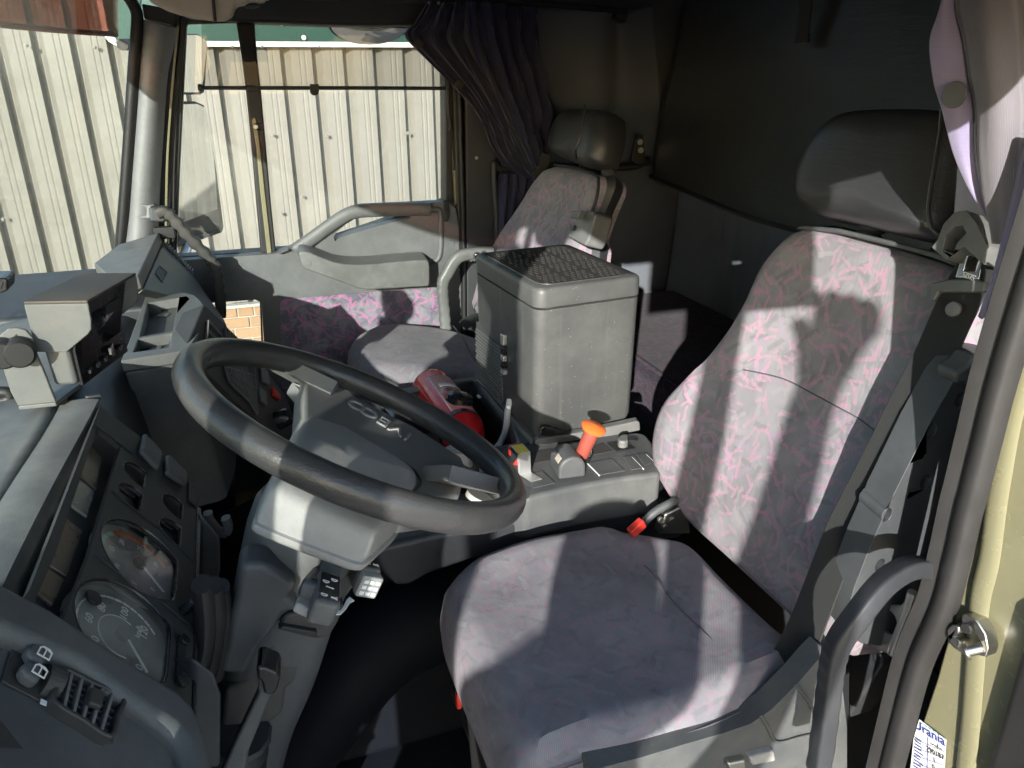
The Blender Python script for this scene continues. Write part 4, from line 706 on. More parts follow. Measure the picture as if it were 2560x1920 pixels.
plate('tongue', [(0.7618,0.6346,1.1185),(0.7694,0.6381,1.1439),(0.7702,0.6367,1.1466),(0.7715,0.6165,1.151),(0.7706,0.6126,1.1479),(0.7634,0.6059,1.1237)], [[(0.7646,0.628,1.1279),(0.7694,0.6309,1.1438),(0.7702,0.619,1.1464),(0.7656,0.6147,1.1311)]], BN * 0.004, 'chrome', sbt, 0.0015)
text('stamp', 'SISIS', (0.7591,0.6189,1.1252), (0, -1, -0.05), (0.2, 0, 1), 0.009, 'white', sbt, 0.0002)
disc('stop_button', (0.7636,0.6297,1.0829), (-1, -0.2, 0.3), 0.009, 0.006, 'dash', sbt, 18, 0.002)
gd = plate('belt_guide', [(0.7786,0.6674,1.1396),(0.7815,0.664,1.1493),(0.7867,0.6654,1.1666),(0.791,0.6575,1.1811),(0.7923,0.6446,1.1855),(0.7895,0.6271,1.176),(0.7835,0.602,1.156),(0.7776,0.5963,1.1364),(0.7812,0.6272,1.1484),(0.776,0.6421,1.131)], [[(0.779,0.6514,1.1409),(0.7833,0.6554,1.1555),(0.7866,0.6496,1.1664),(0.7874,0.6409,1.1691),(0.7854,0.6321,1.1623),(0.7818,0.6383,1.1503),(0.7783,0.6371,1.1386)]], BN * 0.03, 'arm', sbt, 0.005)
# ================================================================== PASSENGER SEAT
PO = Vector((0.66, 1.75, 0.64))
ps = thing('passenger_chair', 'passenger seat in pink dashed grey fabric with black leather headrest', 'seat', (0.5, 1.8, 0.0))
pol = to2([(0.7939,1.9862,1.0862),(0.7837,2.0383,1.0522),(0.7675,2.0707,0.9984),(0.742,2.1302,0.9133),(0.717,2.1826,0.8301),(0.6975,2.2398,0.765),(0.6787,2.2746,0.7025),(0.6634,2.2591,0.6514),(0.6524,2.1939,0.6148)] + [(0.6543,2.1894,0.621),(0.6459,2.045,0.5929),(0.6509,1.9233,0.6096),(0.6812,1.7044,0.7106),(0.7165,1.6351,0.8284),(0.7483,1.6598,0.9344)] + [(0.7561,1.6908,0.9602),(0.7737,1.69,1.0191),(0.79,1.6813,1.0735),(0.7966,1.6976,1.0954),(0.7977,1.7277,1.0991),(0.7967,1.8422,1.0958)], PO, BU, BV)
def pdisp(u, v): return -0.015 + 0.03 * min(1, max(0, abs(u) - 0.1) / 0.14) * max(0, 1 - max(0, v - 0.25) * 3)
pb = slab('backrest', pol, (PO, BU, BV, BN), [(0.0, -0.10), (-0.003, -0.05), (0.0, -0.03), (0.012, -0.010), (0.03, 0.0)], 'fabric', ps, pdisp, rings=(0.9, 0.8, 0.7, 0.6, 0.5, 0.4, 0.3, 0.2, 0.1))
slab('back_shell', [(c[0] - 0.006, c[1] + 0.006) for c in pol], (PO, BU, BV, -BN), [(0.01, 0.04), (-0.006, 0.06), (0.01, 0.095), (0.04, 0.11)], 'dashdark', ps, None, rings=(0.6, 0.2))
sweep('shell_piping', [Vector(p) - BN * 0.015 for p in [(0.7957,1.9427,1.0922),(0.7979,1.8208,1.0997),(0.7972,1.6991,1.0974),(0.793,1.6726,1.0834),(0.7832,1.6589,1.0505),(0.7712,1.6615,1.0105)]], circ(0.004, 8), 'black', ps, up=BN)
phz = to2([(0.7866,1.9838,1.1316),(0.795,1.9991,1.1595),(0.8082,1.9928,1.2035),(0.8159,1.9597,1.2292),(0.8193,1.8926,1.2405),(0.8201,1.7569,1.2434),(0.8147,1.72,1.2251),(0.805,1.6983,1.1929),(0.7937,1.6916,1.1553),(0.7846,1.7013,1.125),(0.7817,1.7611,1.1152),(0.7822,1.8467,1.117),(0.7835,1.9411,1.1213)], PO, BU, BV)
ph = slab('headrest', phz, (PO, BU, BV, BN), [(0.03, -0.075), (0.006, -0.068), (0.0, -0.05), (0.0, -0.02), (0.008, 0.0), (0.022, 0.012), (0.045, 0.016)], 'leather', ps, None, rings=(0.8, 0.55, 0.3, 0.12))
pst = [Vector(p) + BN * 0.018 for p in [(0.8197,1.7536,1.2419),(0.8093,1.7354,1.2071),(0.7978,1.7286,1.169),(0.7899,1.731,1.1427),(0.7843,1.7114,1.1239)]]
sweep('stitched_seam', pst, circ(0.0028, 8), 'leather', ph, up=BN)
for p in [(0.7863,1.8461,1.1132),(0.787,1.7167,1.1156)]: lathe('headrest_post', Vector(p) - BN * 0.07 + BV * 0.03, Vector(p) - BN * 0.07 - BV * 0.05, [(i / 8, 0.019 if i % 2 else 0.015) for i in range(9)], 'dashdark', ps, 16)
prism('belt_buckle_arm', [Vector(p) - BN * 0.0 for p in [(0.7339,1.6858,0.9558),(0.7453,1.6632,0.9938),(0.7521,1.6583,1.0168),(0.7567,1.5898,1.0318),(0.7552,1.5739,1.0269),(0.7388,1.5713,0.9721),(0.7337,1.5797,0.9553)]], BN * -0.05, 'arm', ps, 0.006)
prism('buckle_button', [(0.738,1.6443,1.0045),(0.7427,1.6374,1.0201),(0.7452,1.5979,1.0285),(0.7396,1.6027,1.0097)], BN * 0.016, 'arm', ps, 0.003)
disc('slot', (0.7406,1.6517,0.9818), BN, 0.007, 0.002, 'black', ps, 12)
polc = to2([(0.2384,2.0479,0.62),(0.2645,2.107,0.62),(0.3047,2.1502,0.62),(0.36,2.1736,0.62),(0.4228,2.1685,0.62),(0.4992,2.1434,0.62),(0.5572,2.0943,0.62),(0.5959,2.0253,0.62),(0.6229,1.9285,0.62),(0.6433,1.8242,0.62),(0.6062,1.7191,0.62),(0.5457,1.7238,0.62),(0.4801,1.7428,0.62),(0.4095,1.7406,0.62),(0.3322,1.768,0.62),(0.2664,1.8048,0.62),(0.2377,1.8998,0.62),(0.2318,1.9777,0.62)], (0.45, 1.8, 0.62), (1, 0, 0), (0, 1, 0))
pcu = slab('seat_cushion', polc, ((0.45, 1.8, 0.62), (1, 0, 0), (0, 1, 0), (0, 0, 1)), [(0.03, -0.13), (0.006, -0.11), (-0.002, -0.06), (0.002, -0.03), (0.014, -0.01), (0.035, 0.0)], 'worn', ps, lambda u, v: 0.014 * math.exp(-((u + 0.1) / 0.12) ** 2) + 0.004 * math.sin(v * 16), rings=(0.9, 0.8, 0.7, 0.6, 0.5, 0.4, 0.3, 0.2, 0.1))
sweep('seam', [Vector(p) + Vector((0, 0, 0.003)) for p in [(0.5511,2.0714,0.625),(0.5474,1.9574,0.625),(0.5322,1.8494,0.625),(0.5289,1.7686,0.625)]], circ(0.0011, 6), 'seam', pcu)
prism('seat_base', [(0.28, 1.60, 0.02), (0.66, 1.60, 0.02), (0.66, 2.02, 0.02), (0.28, 2.02, 0.02)], (0, 0, 0.46), 'dashdark', ps, 0.02)
box('red_buckle', (0.5359,1.7141,0.62), (0.03, 0.02, 0.02), 'redplastic', ps, rot=(0, 0.3, 0.3))
pbl = thing('passenger_seat_belt', 'black belt webbing crumpled behind passenger cushion by the pillar', 'seat belt', (0.6122,2.1,0.6133))
sweep('webbing', [(0.5767,2.06,0.6276),(0.5912,2.06,0.638),(0.6105,2.06,0.6455),(0.6249,2.06,0.6478),(0.6344,2.06,0.6429)], rrect(0.04, 0.003, 0.001, 1), 'web', pbl, up=(0, -0.5, 1))
sweep('stalk', [(0.6116,2.05,0.6148),(0.6191,2.05,0.6332),(0.6266,2.05,0.6468)], rrect(0.025, 0.012, 0.004, 1), 'black', pbl, up=(0, -1, 0))
# ================================================================== DASHBOARD
da = thing('dashboard', 'dusty dark grey dashboard with instrument panel and vents along the windscreen', 'dashboard', (-0.3, 1.2, 0.1))
# main mouldings: driver part, centre part
def along(name, prof, y0, y1, mat, bevel=0.012):
    return prism(name, [(x, y0, z) for x, z in prof], (0, y1 - y0, 0), mat, da, bevel, 3)
along('driver_moulding', [(-0.62, 0.865), (-0.275, 0.905), (-0.262, 0.87), (-0.16, 0.77), (-0.135, 0.70), (-0.17, 0.55), (-0.3, 0.2), (-0.64, 0.2)], 0.53, 1.075, 'dashdark')
along('centre_moulding', [(-0.62, 0.79), (-0.34, 0.832), (-0.28, 0.848), (-0.24, 0.845), (-0.215, 0.80), (-0.20, 0.68), (-0.18, 0.45), (-0.17, 0.1), (-0.64, 0.1)], 1.078, 2.17, 'dashdark', 0.03)
patch('top_pad', [[(-0.272, 0.47, 0.917), (-0.275, 0.8, 0.921), (-0.262, 1.10, 0.921), (-0.30, 1.4, 0.885), (-0.33, 1.9, 0.855)], [(-0.45, 0.46, 0.905), (-0.46, 0.8, 0.905), (-0.46, 1.12, 0.90), (-0.46, 1.5, 0.870), (-0.46, 1.9, 0.845)], [(-0.64, 0.46, 0.86), (-0.64, 0.8, 0.86), (-0.64, 1.12, 0.85), (-0.64, 1.5, 0.83), (-0.64, 1.9, 0.81)]], 'dash', da, 8, 8, 0.02)
# brow over the instruments
bw = [(-0.2374,1.0888,0.92)] + [(-0.2129,0.9585,0.92),(-0.2483,0.8302,0.92),(-0.2756,0.7316,0.92),(-0.2898,0.6509,0.92)]
sweep('instrument_brow', [(-0.238, 1.095, 0.908), (-0.246, 0.98, 0.908), (-0.256, 0.845, 0.908), (-0.264, 0.70, 0.908), (-0.270, 0.56, 0.906), (-0.272, 0.48, 0.903)], [(0.036, -0.030), (0.037, -0.006), (0.030, 0.008), (0.016, 0.014), (-0.010, 0.015), (-0.026, 0.012), (-0.028, -0.02), (0.02, -0.036)], 'dash', da, up=(0, 0, 1), n=8, sharp=60)
box('brow_broken_end', (-0.2223,1.1169,0.915), (0.02, 0.012, 0.006), 'dash', da, rot=(0.3, 0.2, 0.4))
# instrument panel plane
CN = Vector((0.14, 0, 0.106)).normalized()
ip = None
def ell(c, r, k=26, flat=0.72, n0=CN, rot=0.0):
    """a dial opening: round, with its lower edge cut straight"""
    c = Vector(c); u = Vector((0, 1, 0)); v = n0.cross(u).normalized(); out = []
    for i in range(k):
        a = 2 * math.pi * i / k; x = math.cos(a) * r; y = math.sin(a) * r; y = max(y, -r * flat) if flat < 1 else y
        out.append(c + u * x + v * y)
    return out
cv = CN.cross(Vector((0, 1, 0))).normalized()
cv = cv if cv.z > 0 else -cv
def face_pt(y, d, off=0.0): return Vector((-0.222, y, 0.915)) - cv * d + CN * off       # d = distance down the panel from the brow
dial_specs = [('tachometer', (-0.1475,0.8058,0.8374), 0.058), ('speedometer', (-0.151,0.6803,0.842), 0.062)]
small_specs = [(-0.163,0.97,0.8579),(-0.1629,0.9124,0.8578),(-0.1256,0.9593,0.8086)] + [(-0.1254,0.8993,0.8082)]
def circle(c, r, flat):
    c = Vector(c); out = []
    for i in range(30):
        a = 2 * math.pi * i / 30; x = r * math.cos(a); y = r * math.sin(a); out.append(c + Vector((0, 1, 0)) * x + cv * max(y, -r * flat))
    return out
holes = [circle(c, r, 0.78) for _, c, r in dial_specs] + [circle(c, 0.0235, 0.45) for c in small_specs]
lamp_hole = [(-0.2055,1.0117,0.914),(-0.1829,1.0074,0.8842)] + [(-0.1864,0.7477,0.8889),(-0.1926,0.6062,0.897),(-0.2102,0.6007,0.9203),(-0.2059,0.7226,0.9146)]
fp = plate('instrument_panel', [(-0.2085,1.0721,0.9181),(-0.17,1.073,0.8672),(-0.1375,1.0639,0.8242),(-0.1045,1.0439,0.7807)] + [(-0.1037,0.8699,0.7797),(-0.1035,0.7408,0.7794),(-0.102,0.6029,0.7774),(-0.1157,0.5429,0.7954),(-0.2163,0.4796,0.9284),(-0.2202,0.592,0.9335),(-0.2133,0.653,0.9243)], holes + [lamp_hole], -CN * 0.006, 'face', da, 0.0015)
plate('dial_backing', [(-0.2131,1.0766,0.8877),(-0.179,1.0768,0.8426),(-0.1146,1.0834,0.7575)] + [(-0.1146,0.9061,0.7575),(-0.1109,0.6306,0.7526),(-0.1999,0.5294,0.8701),(-0.2243,0.7015,0.9025)], [], -CN * 0.004, 'dashdark', da, 0)
M['dialglare'] = simple('glare_dial_face', (0.30, 0.255, 0.24), 0.3)  # reflection in the gauge glass put into the pale face colour
M['dialdark'] = simple('dark_dial_face', (0.085, 0.078, 0.076), 0.3)
M['lamp'] = simple('smoked_lamp', (0.12, 0.085, 0.06), 0.3)
M['lampclear'] = simple('clear_lamp', (0.22, 0.2, 0.17), 0.25)
yd = Vector((0, -1, 0))
for nm, c, r in dial_specs:
    c = Vector(c)
    dl = plate(nm + '_dial', circle(c - CN * 0.012, r * 1.03, 0.82), [], -CN * 0.003, 'dialglare' if nm[0] == 't' else 'dialdark', da, 0)
    sweep('bezel', circle(c - CN * 0.001, r * 1.0, 0.78), circ(0.0016, 6), 'gloss', dl, closed=True, n=1, up=CN)
    # the driver reads the dial from +X: right is -Y, up is up the panel
    for i in range(25):
        a = math.radians(225 - 270 * i / 24); d = Vector((0, 1, 0)) * math.cos(a) + cv * math.sin(a); t_ = CN.cross(d)
        mm = 'white' if nm[0] == 's' else ('paleblue' if i < 9 else 'palegreen' if i < 16 else 'orange')
        box('scale_dash', c - CN * 0.0108 + d * r * 0.80, (0.0018 if nm[0] == 's' else 0.005, r * 0.80 * math.radians(270 / 24) * 0.86, 0.0008), mm, dl, axes=[d, t_, CN], bevel=0)
    plate('gauge_glass', circle(c - CN * 0.003, r * 0.99, 0.77), [], -CN * 0.001, 'gaugeglass', dl, 0)
    nums = ('0', '20', '40', '60', '80', '100', '120') if nm[0] == 's' else ('0', '5', '10', '15', '20', '25', '30')
    for i, b in enumerate(nums):
        a = math.radians(225 - 270 * i / 6); d = Vector((0, 1, 0)) * math.cos(a) + cv * math.sin(a)
        text('numeral', b, c - CN * 0.0108 + d * r * 0.58, (0, 1, 0), cv, 0.0125 if nm[0] == 's' else 0.009, 'white', dl, 0.0002)
    if nm[0] == 's':
        text('unit', 'km/h', c - CN * 0.0108 - cv * r * 0.3 + Vector((0, r * 0.35, 0)), (0, 1, 0), cv, 0.009, 'white', dl, 0.0002)
        sweep('inner_scale', [c - CN * 0.0106 + (Vector((0, 1, 0)) * math.cos(math.radians(200 - 20 * i)) + cv * math.sin(math.radians(200 - 20 * i))) * r * 0.42 for i in range(12)], rrect(0.0009, 0.0009, 0.0002, 1), 'white', dl, up=CN, n=3)
    a = math.radians(235 if nm[0] == 't' else 222); d = Vector((0, 1, 0)) * math.cos(a) + cv * math.sin(a)
    disc('hub_cap', c - CN * 0.010, CN, 0.008, 0.005, 'gloss', dl, 16)
    box('needle', c - CN * 0.006 + d * r * 0.42, (r * 0.62, 0.0022, 0.0012), 'white', dl, axes=[d, CN.cross(d), CN], bevel=0)
for c in small_specs:
    c = Vector(c); dl = plate('small_gauge', circle(c - CN * 0.016, 0.0245, 0.5), [], -CN * 0.002, 'dialdark', da, 0)
    sweep('bezel', circle(c - CN * 0.001, 0.0236, 0.45), circ(0.0013, 6), 'gloss', dl, closed=True, n=1, up=CN)
    d = (Vector((0, -0.6, 0)) + cv).normalized(); box('needle', c - CN * 0.0135 + d * 0.008, (0.014, 0.0012, 0.0008), 'white', dl, axes=[d, -d.cross(CN), CN], bevel=0)
# warning-lamp bay: recessed rows of smoked lenses
lp = [[(-0.2143,0.9999,0.8958),(-0.2032,0.989,0.8812),(-0.2003,0.9111,0.8773),(-0.2189,0.9187,0.9019)], [(-0.2193,0.9095,0.9024),(-0.2011,0.9052,0.8785),(-0.2015,0.8469,0.879),(-0.2197,0.8495,0.903)]]
lp += [[(-0.2195,0.8204,0.9027),(-0.2019,0.8171,0.8795),(-0.204,0.7305,0.8822),(-0.22,0.7316,0.9034)], [(-0.2201,0.726,0.9036),(-0.2044,0.7245,0.8828),(-0.2069,0.6803,0.8861),(-0.221,0.686,0.9047)]]
for i, q in enumerate(lp): prism('warning_lamp', q, -CN * 0.004, 'lampclear' if i == 1 else 'lamp', da, 0.0015)
# rocker switches along the far edge
for q in ([(-0.1687,1.0181,0.8671),(-0.1679,1.0763,0.8661),(-0.1469,1.0571,0.8383),(-0.1481,1.0028,0.84)], [(-0.1439,1.0594,0.8344),(-0.1419,1.0666,0.8317),(-0.1195,1.053,0.8021),(-0.1202,1.0147,0.8031),(-0.142,1.0108,0.8319)]):
    c = sum((Vector(p) for p in q), Vector()) / len(q); r = prism('rocker_switch', [c + (Vector(p) - c) * 0.94 for p in q], CN * 0.009, 'console', da, 0.004, 3)
prism('blank_switch', [(-0.116,1.0425,0.7976),(-0.1151,1.0504,0.7963),(-0.1048,1.0395,0.7827),(-0.1053,0.9924,0.7834),(-0.1153,0.9964,0.7965)], CN * 0.003, 'face', da, 0.001)
for a_, b_ in (([(-0.2076,1.0108,0.9177),(-0.1708,1.0101,0.869)], 0), ([(-0.181,0.8929,0.8825),(-0.15,0.8825,0.8416)], 0), ([(-0.1826,0.7575,0.8846),(-0.1534,0.7492,0.846)], 0), ([(-0.1728,0.8867,0.8717),(-0.1366,0.8821,0.8239)], 0), ([(-0.1366,0.8821,0.8239),(-0.1051,0.8648,0.7823)], 0), ([(-0.1291,0.7499,0.814),(-0.1048,0.7409,0.7819)], 0)):
    tube('panel_joint', a_, 0.0009, 'black', da, n=2, k=5)
lathe('trip_knob', (-0.1135,0.7582,0.7926), Vector((-0.1135,0.7582,0.7926)) + CN * 0.018, [(0, 0.006), (0.85, 0.006), (1, 0.005)], 'gloss', da, 14)
disc('lens_screw', (-0.1776,0.6915,0.8773), CN, 0.009, 0.003, 'gloss', da, 18)
prism('card_slot', [(-0.1161,0.6997,0.7976),(-0.1127,0.7141,0.7931),(-0.1092,0.7056,0.7885),(-0.1098,0.6803,0.7893),(-0.1114,0.6507,0.7914),(-0.1155,0.6484,0.7969)], CN * 0.002, 'black', da, 0.001)
disc('card_knob', (-0.1118,0.7067,0.7937), CN, 0.007, 0.005, 'gloss', da, 16); disc('card_knob', (-0.1116,0.6464,0.7934), CN, 0.007, 0.005, 'gloss', da, 16)
# lower edge strip, knee panel and hook below the instruments
prism('lower_edge_strip', [(-0.1044,1.0008,0.7838),(-0.0995,0.9969,0.7773),(-0.0988,0.7428,0.7764),(-0.0987,0.6028,0.7763),(-0.1015,0.6001,0.7801),(-0.1024,0.7382,0.7812)], -CN * 0.03, 'gloss', da, 0.002)
prism('knee_panel', [(-0.0997,0.97,0.7934),(-0.0789,0.97,0.7451),(-0.0869,0.97,0.688),(-0.1054,0.97,0.6625),(-0.1132,0.97,0.7027)], (-0.02, 0.05, -0.05), 'dash', da, 0.006)
prism('lower_knee_panel', [(-0.0969,0.66,0.8111),(-0.0799,0.66,0.7833),(-0.077,0.66,0.7547),(-0.0914,0.66,0.6565),(-0.1216,0.66,0.6683)], (-0.05, 0.04, -0.02), 'dashdark', da, 0.006)
for q in ([(-0.087,0.74,0.8356),(-0.0896,0.74,0.798),(-0.0955,0.74,0.7644),(-0.1038,0.74,0.7387)], [(-0.0788,0.76,0.8168),(-0.0804,0.76,0.7798),(-0.0884,0.76,0.7411),(-0.1001,0.76,0.7083)], [(-0.0742,0.78,0.7989),(-0.075,0.78,0.7581),(-0.0834,0.78,0.7181),(-0.0962,0.78,0.6808)]):
    sweep('column_gaiter_fold', q, circ(0.018, 12, 0.011), 'black', da, up=(1, 0, 0), n=8)
hk = sweep('coat_hook', [(-0.0934,1,0.769),(-0.0922,1,0.7556),(-0.0841,1,0.7378),(-0.075,1,0.7331),(-0.0696,1,0.7413),(-0.0718,1,0.7565)], rrect(0.016, 0.012, 0.004, 2), 'dash', da, up=(1, 0, 0.3), n=6)
# near end pod with vent and window switches
PN = Vector((0.75, -0.1, 0.65)).normalized()
pod = prism('end_pod', [(-0.222,0.5811,0.9444),(-0.2103,0.585,0.9315),(-0.1712,0.5851,0.8864),(-0.1445,0.5763,0.8542),(-0.1243,0.5714,0.8302),(-0.1101,0.5667,0.8131),(-0.1034,0.5553,0.8036),(-0.0999,0.5272,0.7953),(-0.0997,0.4753,0.787),(-0.2083,0.4222,0.9041),(-0.2321,0.5704,0.9544)], -PN * 0.10, 'console', da, 0.012, 3)  # darker plastic than the dash: the pod's shade is in its colour
prism('end_pod_rim', [(-0.2332,0.606,0.9857),(-0.2169,0.6132,0.968),(-0.2023,0.6128,0.9511),(-0.1853,0.6123,0.9314),(-0.1632,0.6069,0.905),(-0.138,0.6013,0.8752),(-0.1162,0.5963,0.8492),(-0.1016,0.5937,0.832),(-0.0913,0.585,0.8187),(-0.0839,0.5668,0.8074),(-0.0791,0.5444,0.7985),(-0.0752,0.5167,0.7897),(-0.0946,0.5055,0.8103),(-0.0978,0.5325,0.8182),(-0.1016,0.5422,0.8241),(-0.1081,0.5487,0.8326),(-0.1203,0.5527,0.8472),(-0.1399,0.5589,0.8708),(-0.1657,0.5675,0.9019),(-0.1895,0.5668,0.9293),(-0.2034,0.5659,0.9452),(-0.2102,0.5654,0.9529),(-0.2262,0.5626,0.971)], -PN * 0.06, 'console', da, 0.013, 4)
sb_ = prism('switch_plate', [(-0.2089,0.5797,0.9306),(-0.1848,0.5799,0.9028),(-0.1842,0.5698,0.9006),(-0.1469,0.5698,0.8576),(-0.1462,0.5656,0.8561),(-0.1481,0.5251,0.852),(-0.1528,0.5249,0.8574),(-0.1836,0.534,0.8943),(-0.2103,0.5371,0.9257)], PN * 0.002, 'face', da, 0.002)
pm = Vector((-0.1757,0.5607,0.8878)) - Vector((-0.184,0.5699,0.8988)); 
def sw_(q): 
    o = prism('window_switch', q, PN * 0.012, 'console', sb_, 0.004, 3); return o
for q in ([(-0.2041,0.5625,0.9255),(-0.2016,0.572,0.9241),(-0.1923,0.5706,0.9131),(-0.194,0.5547,0.9127),(-0.2005,0.5561,0.9203)], [(-0.2046,0.5453,0.9235),(-0.2022,0.5543,0.922),(-0.193,0.5525,0.9112),(-0.1947,0.5375,0.9108),(-0.2021,0.5391,0.9196)]):
    o = sw_(q); c = sum((Vector(p) for p in q[1:4]), Vector()) / 3
    ax = (Vector(q[2]) - Vector(q[1])).normalized(); ay = (Vector(q[1]) - Vector(q[0])); ay = (ay - ax * ay.dot(ax)).normalized()
    cc = lerp(q[2], q[3], 0.45) + (lerp(q[1], q[0], 0.5) - lerp(q[2], q[3], 0.5)) * 0.22 + PN * 0.0123
    plate('window_symbol', [cc + ax * x + ay * y for x, y in ((-.0056, -.0048), (.0056, -.0048), (.0056, .0032), (.0024, .0056), (-.0032, .0056), (-.0056, .0032))], [[cc + ax * x + ay * y for x, y in ((-.0044, -.0036), (-.0006, -.0036), (-.0006, .0036), (-.0028, .0044), (-.0044, .0024))], [cc + ax * x + ay * y for x, y in ((.0006, -.0036), (.0044, -.0036), (.0044, .0024), (.0006, .0036))]], PN * 0.0005, 'white', o, 0)
q = [(-0.1865,0.5702,0.9079),(-0.1835,0.5705,0.9045),(-0.1837,0.5656,0.9039),(-0.1866,0.5651,0.9072)]; c = sum((Vector(p) for p in q), Vector()) / 4
plate('open_symbol', q, [[c + (Vector(p) - c) * 0.68 for p in q]], PN * 0.0006, 'white', sb_, 0)
prism('closed_symbol', [(-0.188,0.535,0.9042),(-0.1847,0.5351,0.9004),(-0.1847,0.5308,0.8998),(-0.188,0.5307,0.9035)], PN * 0.0006, 'white', sb_, 0)
tw0, tw1 = Vector((-0.1874,0.5632,0.9018)), Vector((-0.1872,0.5451,0.8988)); twd = (tw1 - tw0); twx = twd.cross(PN).normalized()
for i in range(13):
    a = math.radians(-75 + 150 * i / 12); c = (tw0 + tw1) / 2 + twd * 0.5 * math.sin(a) + PN * (0.010 * math.cos(a))
    box('vent_thumbwheel', c, (0.014, 0.0035, 0.010), 'face', sb_, axes=[twx, (twd.normalized() * math.cos(a) - PN * math.sin(a)).normalized(), (twd.normalized() * math.sin(a) + PN * math.cos(a)).normalized()], bevel=0.0006)
vA, vB, vC, vD = [Vector(p) for p in [(-0.1824,0.5645,0.9023),(-0.1454,0.5644,0.8596),(-0.1506,0.5239,0.8594),(-0.1827,0.5327,0.8977)]]
def vpt(s, t_): return vA * (1 - s) * (1 - t_) + vB * s * (1 - t_) + vC * s * t_ + vD * (1 - s) * t_
prism('vent_shade', [vpt(0, 0), vpt(1, 0), vpt(1, 1), vpt(0, 1)], PN * -0.0005, 'black', sb_, 0)  # flat black patch painted for the dark inside the vent, no hole cut
sweep('vent_surround', [vpt(0, 0), vpt(0.5, -0.01), vpt(1, 0), vpt(1.01, 0.5), vpt(1, 1), vpt(0.5, 1.01), vpt(0, 1), vpt(-0.01, 0.5)], rrect(0.004, 0.014, 0.001, 1), 'face', sb_, closed=True, n=3, up=PN)
for i in range(1, 6):
    s = i / 6; a, b = vpt(s, 0.02), vpt(s, 0.98); d = (b - a).normalized(); box('vent_slat', (a + b) / 2 + PN * 0.002, ((b - a).length, 0.0030, 0.008), 'dash', sb_, axes=[d, PN.cross(d), PN], bevel=0.0008)
for j in range(1, 6):
    a, b = vpt(0.02, j / 6), vpt(0.98, j / 6); d = (b - a).normalized(); box('vent_slat', (a + b) / 2 + PN * 0.0005, ((b - a).length, 0.0014, 0.004), 'dashdark', sb_, axes=[d, PN.cross(d), PN], bevel=0.0004)
a, b = vpt(0.56, 0.22), vpt(0.58, 0.66); d = (b - a).normalized(); box('vent_tab', (a + b) / 2 + PN * 0.008, ((b - a).length, 0.012, 0.006), 'face', sb_, axes=[d, PN.cross(d), PN], bevel=0.002)
# centre tray and switch stack
ct = thing('centre_tray_console', 'raised grey storage tray console with two recesses above centre stack', 'tray', (-0.16, 1.6, 0.5))
to = [(-0.2264,1.4105,0.862),(-0.2229,1.5055,0.862),(-0.219,1.7125,0.862),(-0.2167,1.823,0.862),(-0.1693,1.8301,0.862),(-0.1338,1.8261,0.862),(-0.1155,1.8011,0.862),(-0.1005,1.7477,0.862),(-0.0922,1.6926,0.862),(-0.0958,1.553,0.862),(-0.1157,1.4389,0.862),(-0.1324,1.4262,0.862)]
plate('tray_top', to, [[(-0.2075,1.7697,0.862),(-0.1472,1.7887,0.862),(-0.1489,1.5525,0.862),(-0.2059,1.5373,0.862)], [(-0.2071,1.5236,0.862),(-0.15,1.5382,0.862),(-0.1507,1.455,0.862),(-0.2095,1.4498,0.862)]], (0, 0, -0.022), 'arm', ct, 0.006, seg=3)
prism('tray_body', [Vector(p) + Vector((0.002, 0, -0.0225)) for p in to], (0.02, 0, -0.30), 'console', ct, 0.006)
for q in ([(-0.1792,1.7368,0.8445)], [(-0.1811,1.52,0.8445)]): disc('screw_cap', Vector(q[0]) + Vector((0, 0, -0.005)), (0, 0, 1), 0.012, 0.003, 'arm', ct, 18)
SN = Vector((0.9, -0.25, 0.35)).normalized()
ss = thing('centre_switch_stack', 'black stack of louvred vents and switches behind the steering wheel', 'switch stack', (-0.02, 1.6, 0.5))
prism('stack_face', [(-0.1221,1.4479,0.8596),(-0.0876,1.617,0.8916),(-0.0588,1.6503,0.8415)] + [(-0.0359,1.6685,0.7955),(0.004,1.7036,0.718),(0.0483,1.7339,0.6257),(0.07,1.7014,0.5467),(0.0549,1.6373,0.5398),(0.0283,1.5804,0.5675),(-0.0193,1.5344,0.6569),(-0.062,1.4931,0.7373),(-0.102,1.4546,0.8126)], -SN * 0.05, 'face', ss, 0.004)
def grid(a, b, c, d, n, m, nm, mt, h=0.006, th=0.0022):
    a, b, c, d = [Vector(x) for x in (a, b, c, d)]
    prism('vent_shade', [a, b, c, d], SN * 0.001, 'black', ss, 0)  # vent darkness as a flat black sheet on the face
    for i in range(n + 1):
        s = i / n; p, q_ = a.lerp(b, s), d.lerp(c, s); dd = (q_ - p).normalized(); box(nm, (p + q_) / 2 + SN * h / 2, ((q_ - p).length, th, h), mt, ss, axes=[dd, SN.cross(dd), SN], bevel=0)
    for i in range(m + 1):
        s = i / m; p, q_ = a.lerp(d, s), b.lerp(c, s); dd = (q_ - p).normalized(); box(nm, (p + q_) / 2 + SN * h / 2, ((q_ - p).length, th * 1.3, h * 0.7), mt, ss, axes=[dd, SN.cross(dd), SN], bevel=0)
grid(*[(-0.0655,1.5458,0.7869),(-0.0416,1.5995,0.7639),(-0.0308,1.5458,0.6977),(-0.0621,1.5144,0.7557)], 5, 4, 'vent_slat', 'dash')
grid(*[(-0.0399,1.6035,0.7621),(-0.014,1.6606,0.7363),(-0.0185,1.5449,0.6654),(-0.0288,1.5464,0.6928)], 5, 4, 'vent_slat', 'dash')
grid(*[(-0.0862,1.5819,0.8658),(-0.0674,1.5989,0.8295),(-0.0661,1.5538,0.7941),(-0.0919,1.5312,0.8443)], 1, 2, 'slot_bar', 'dash')
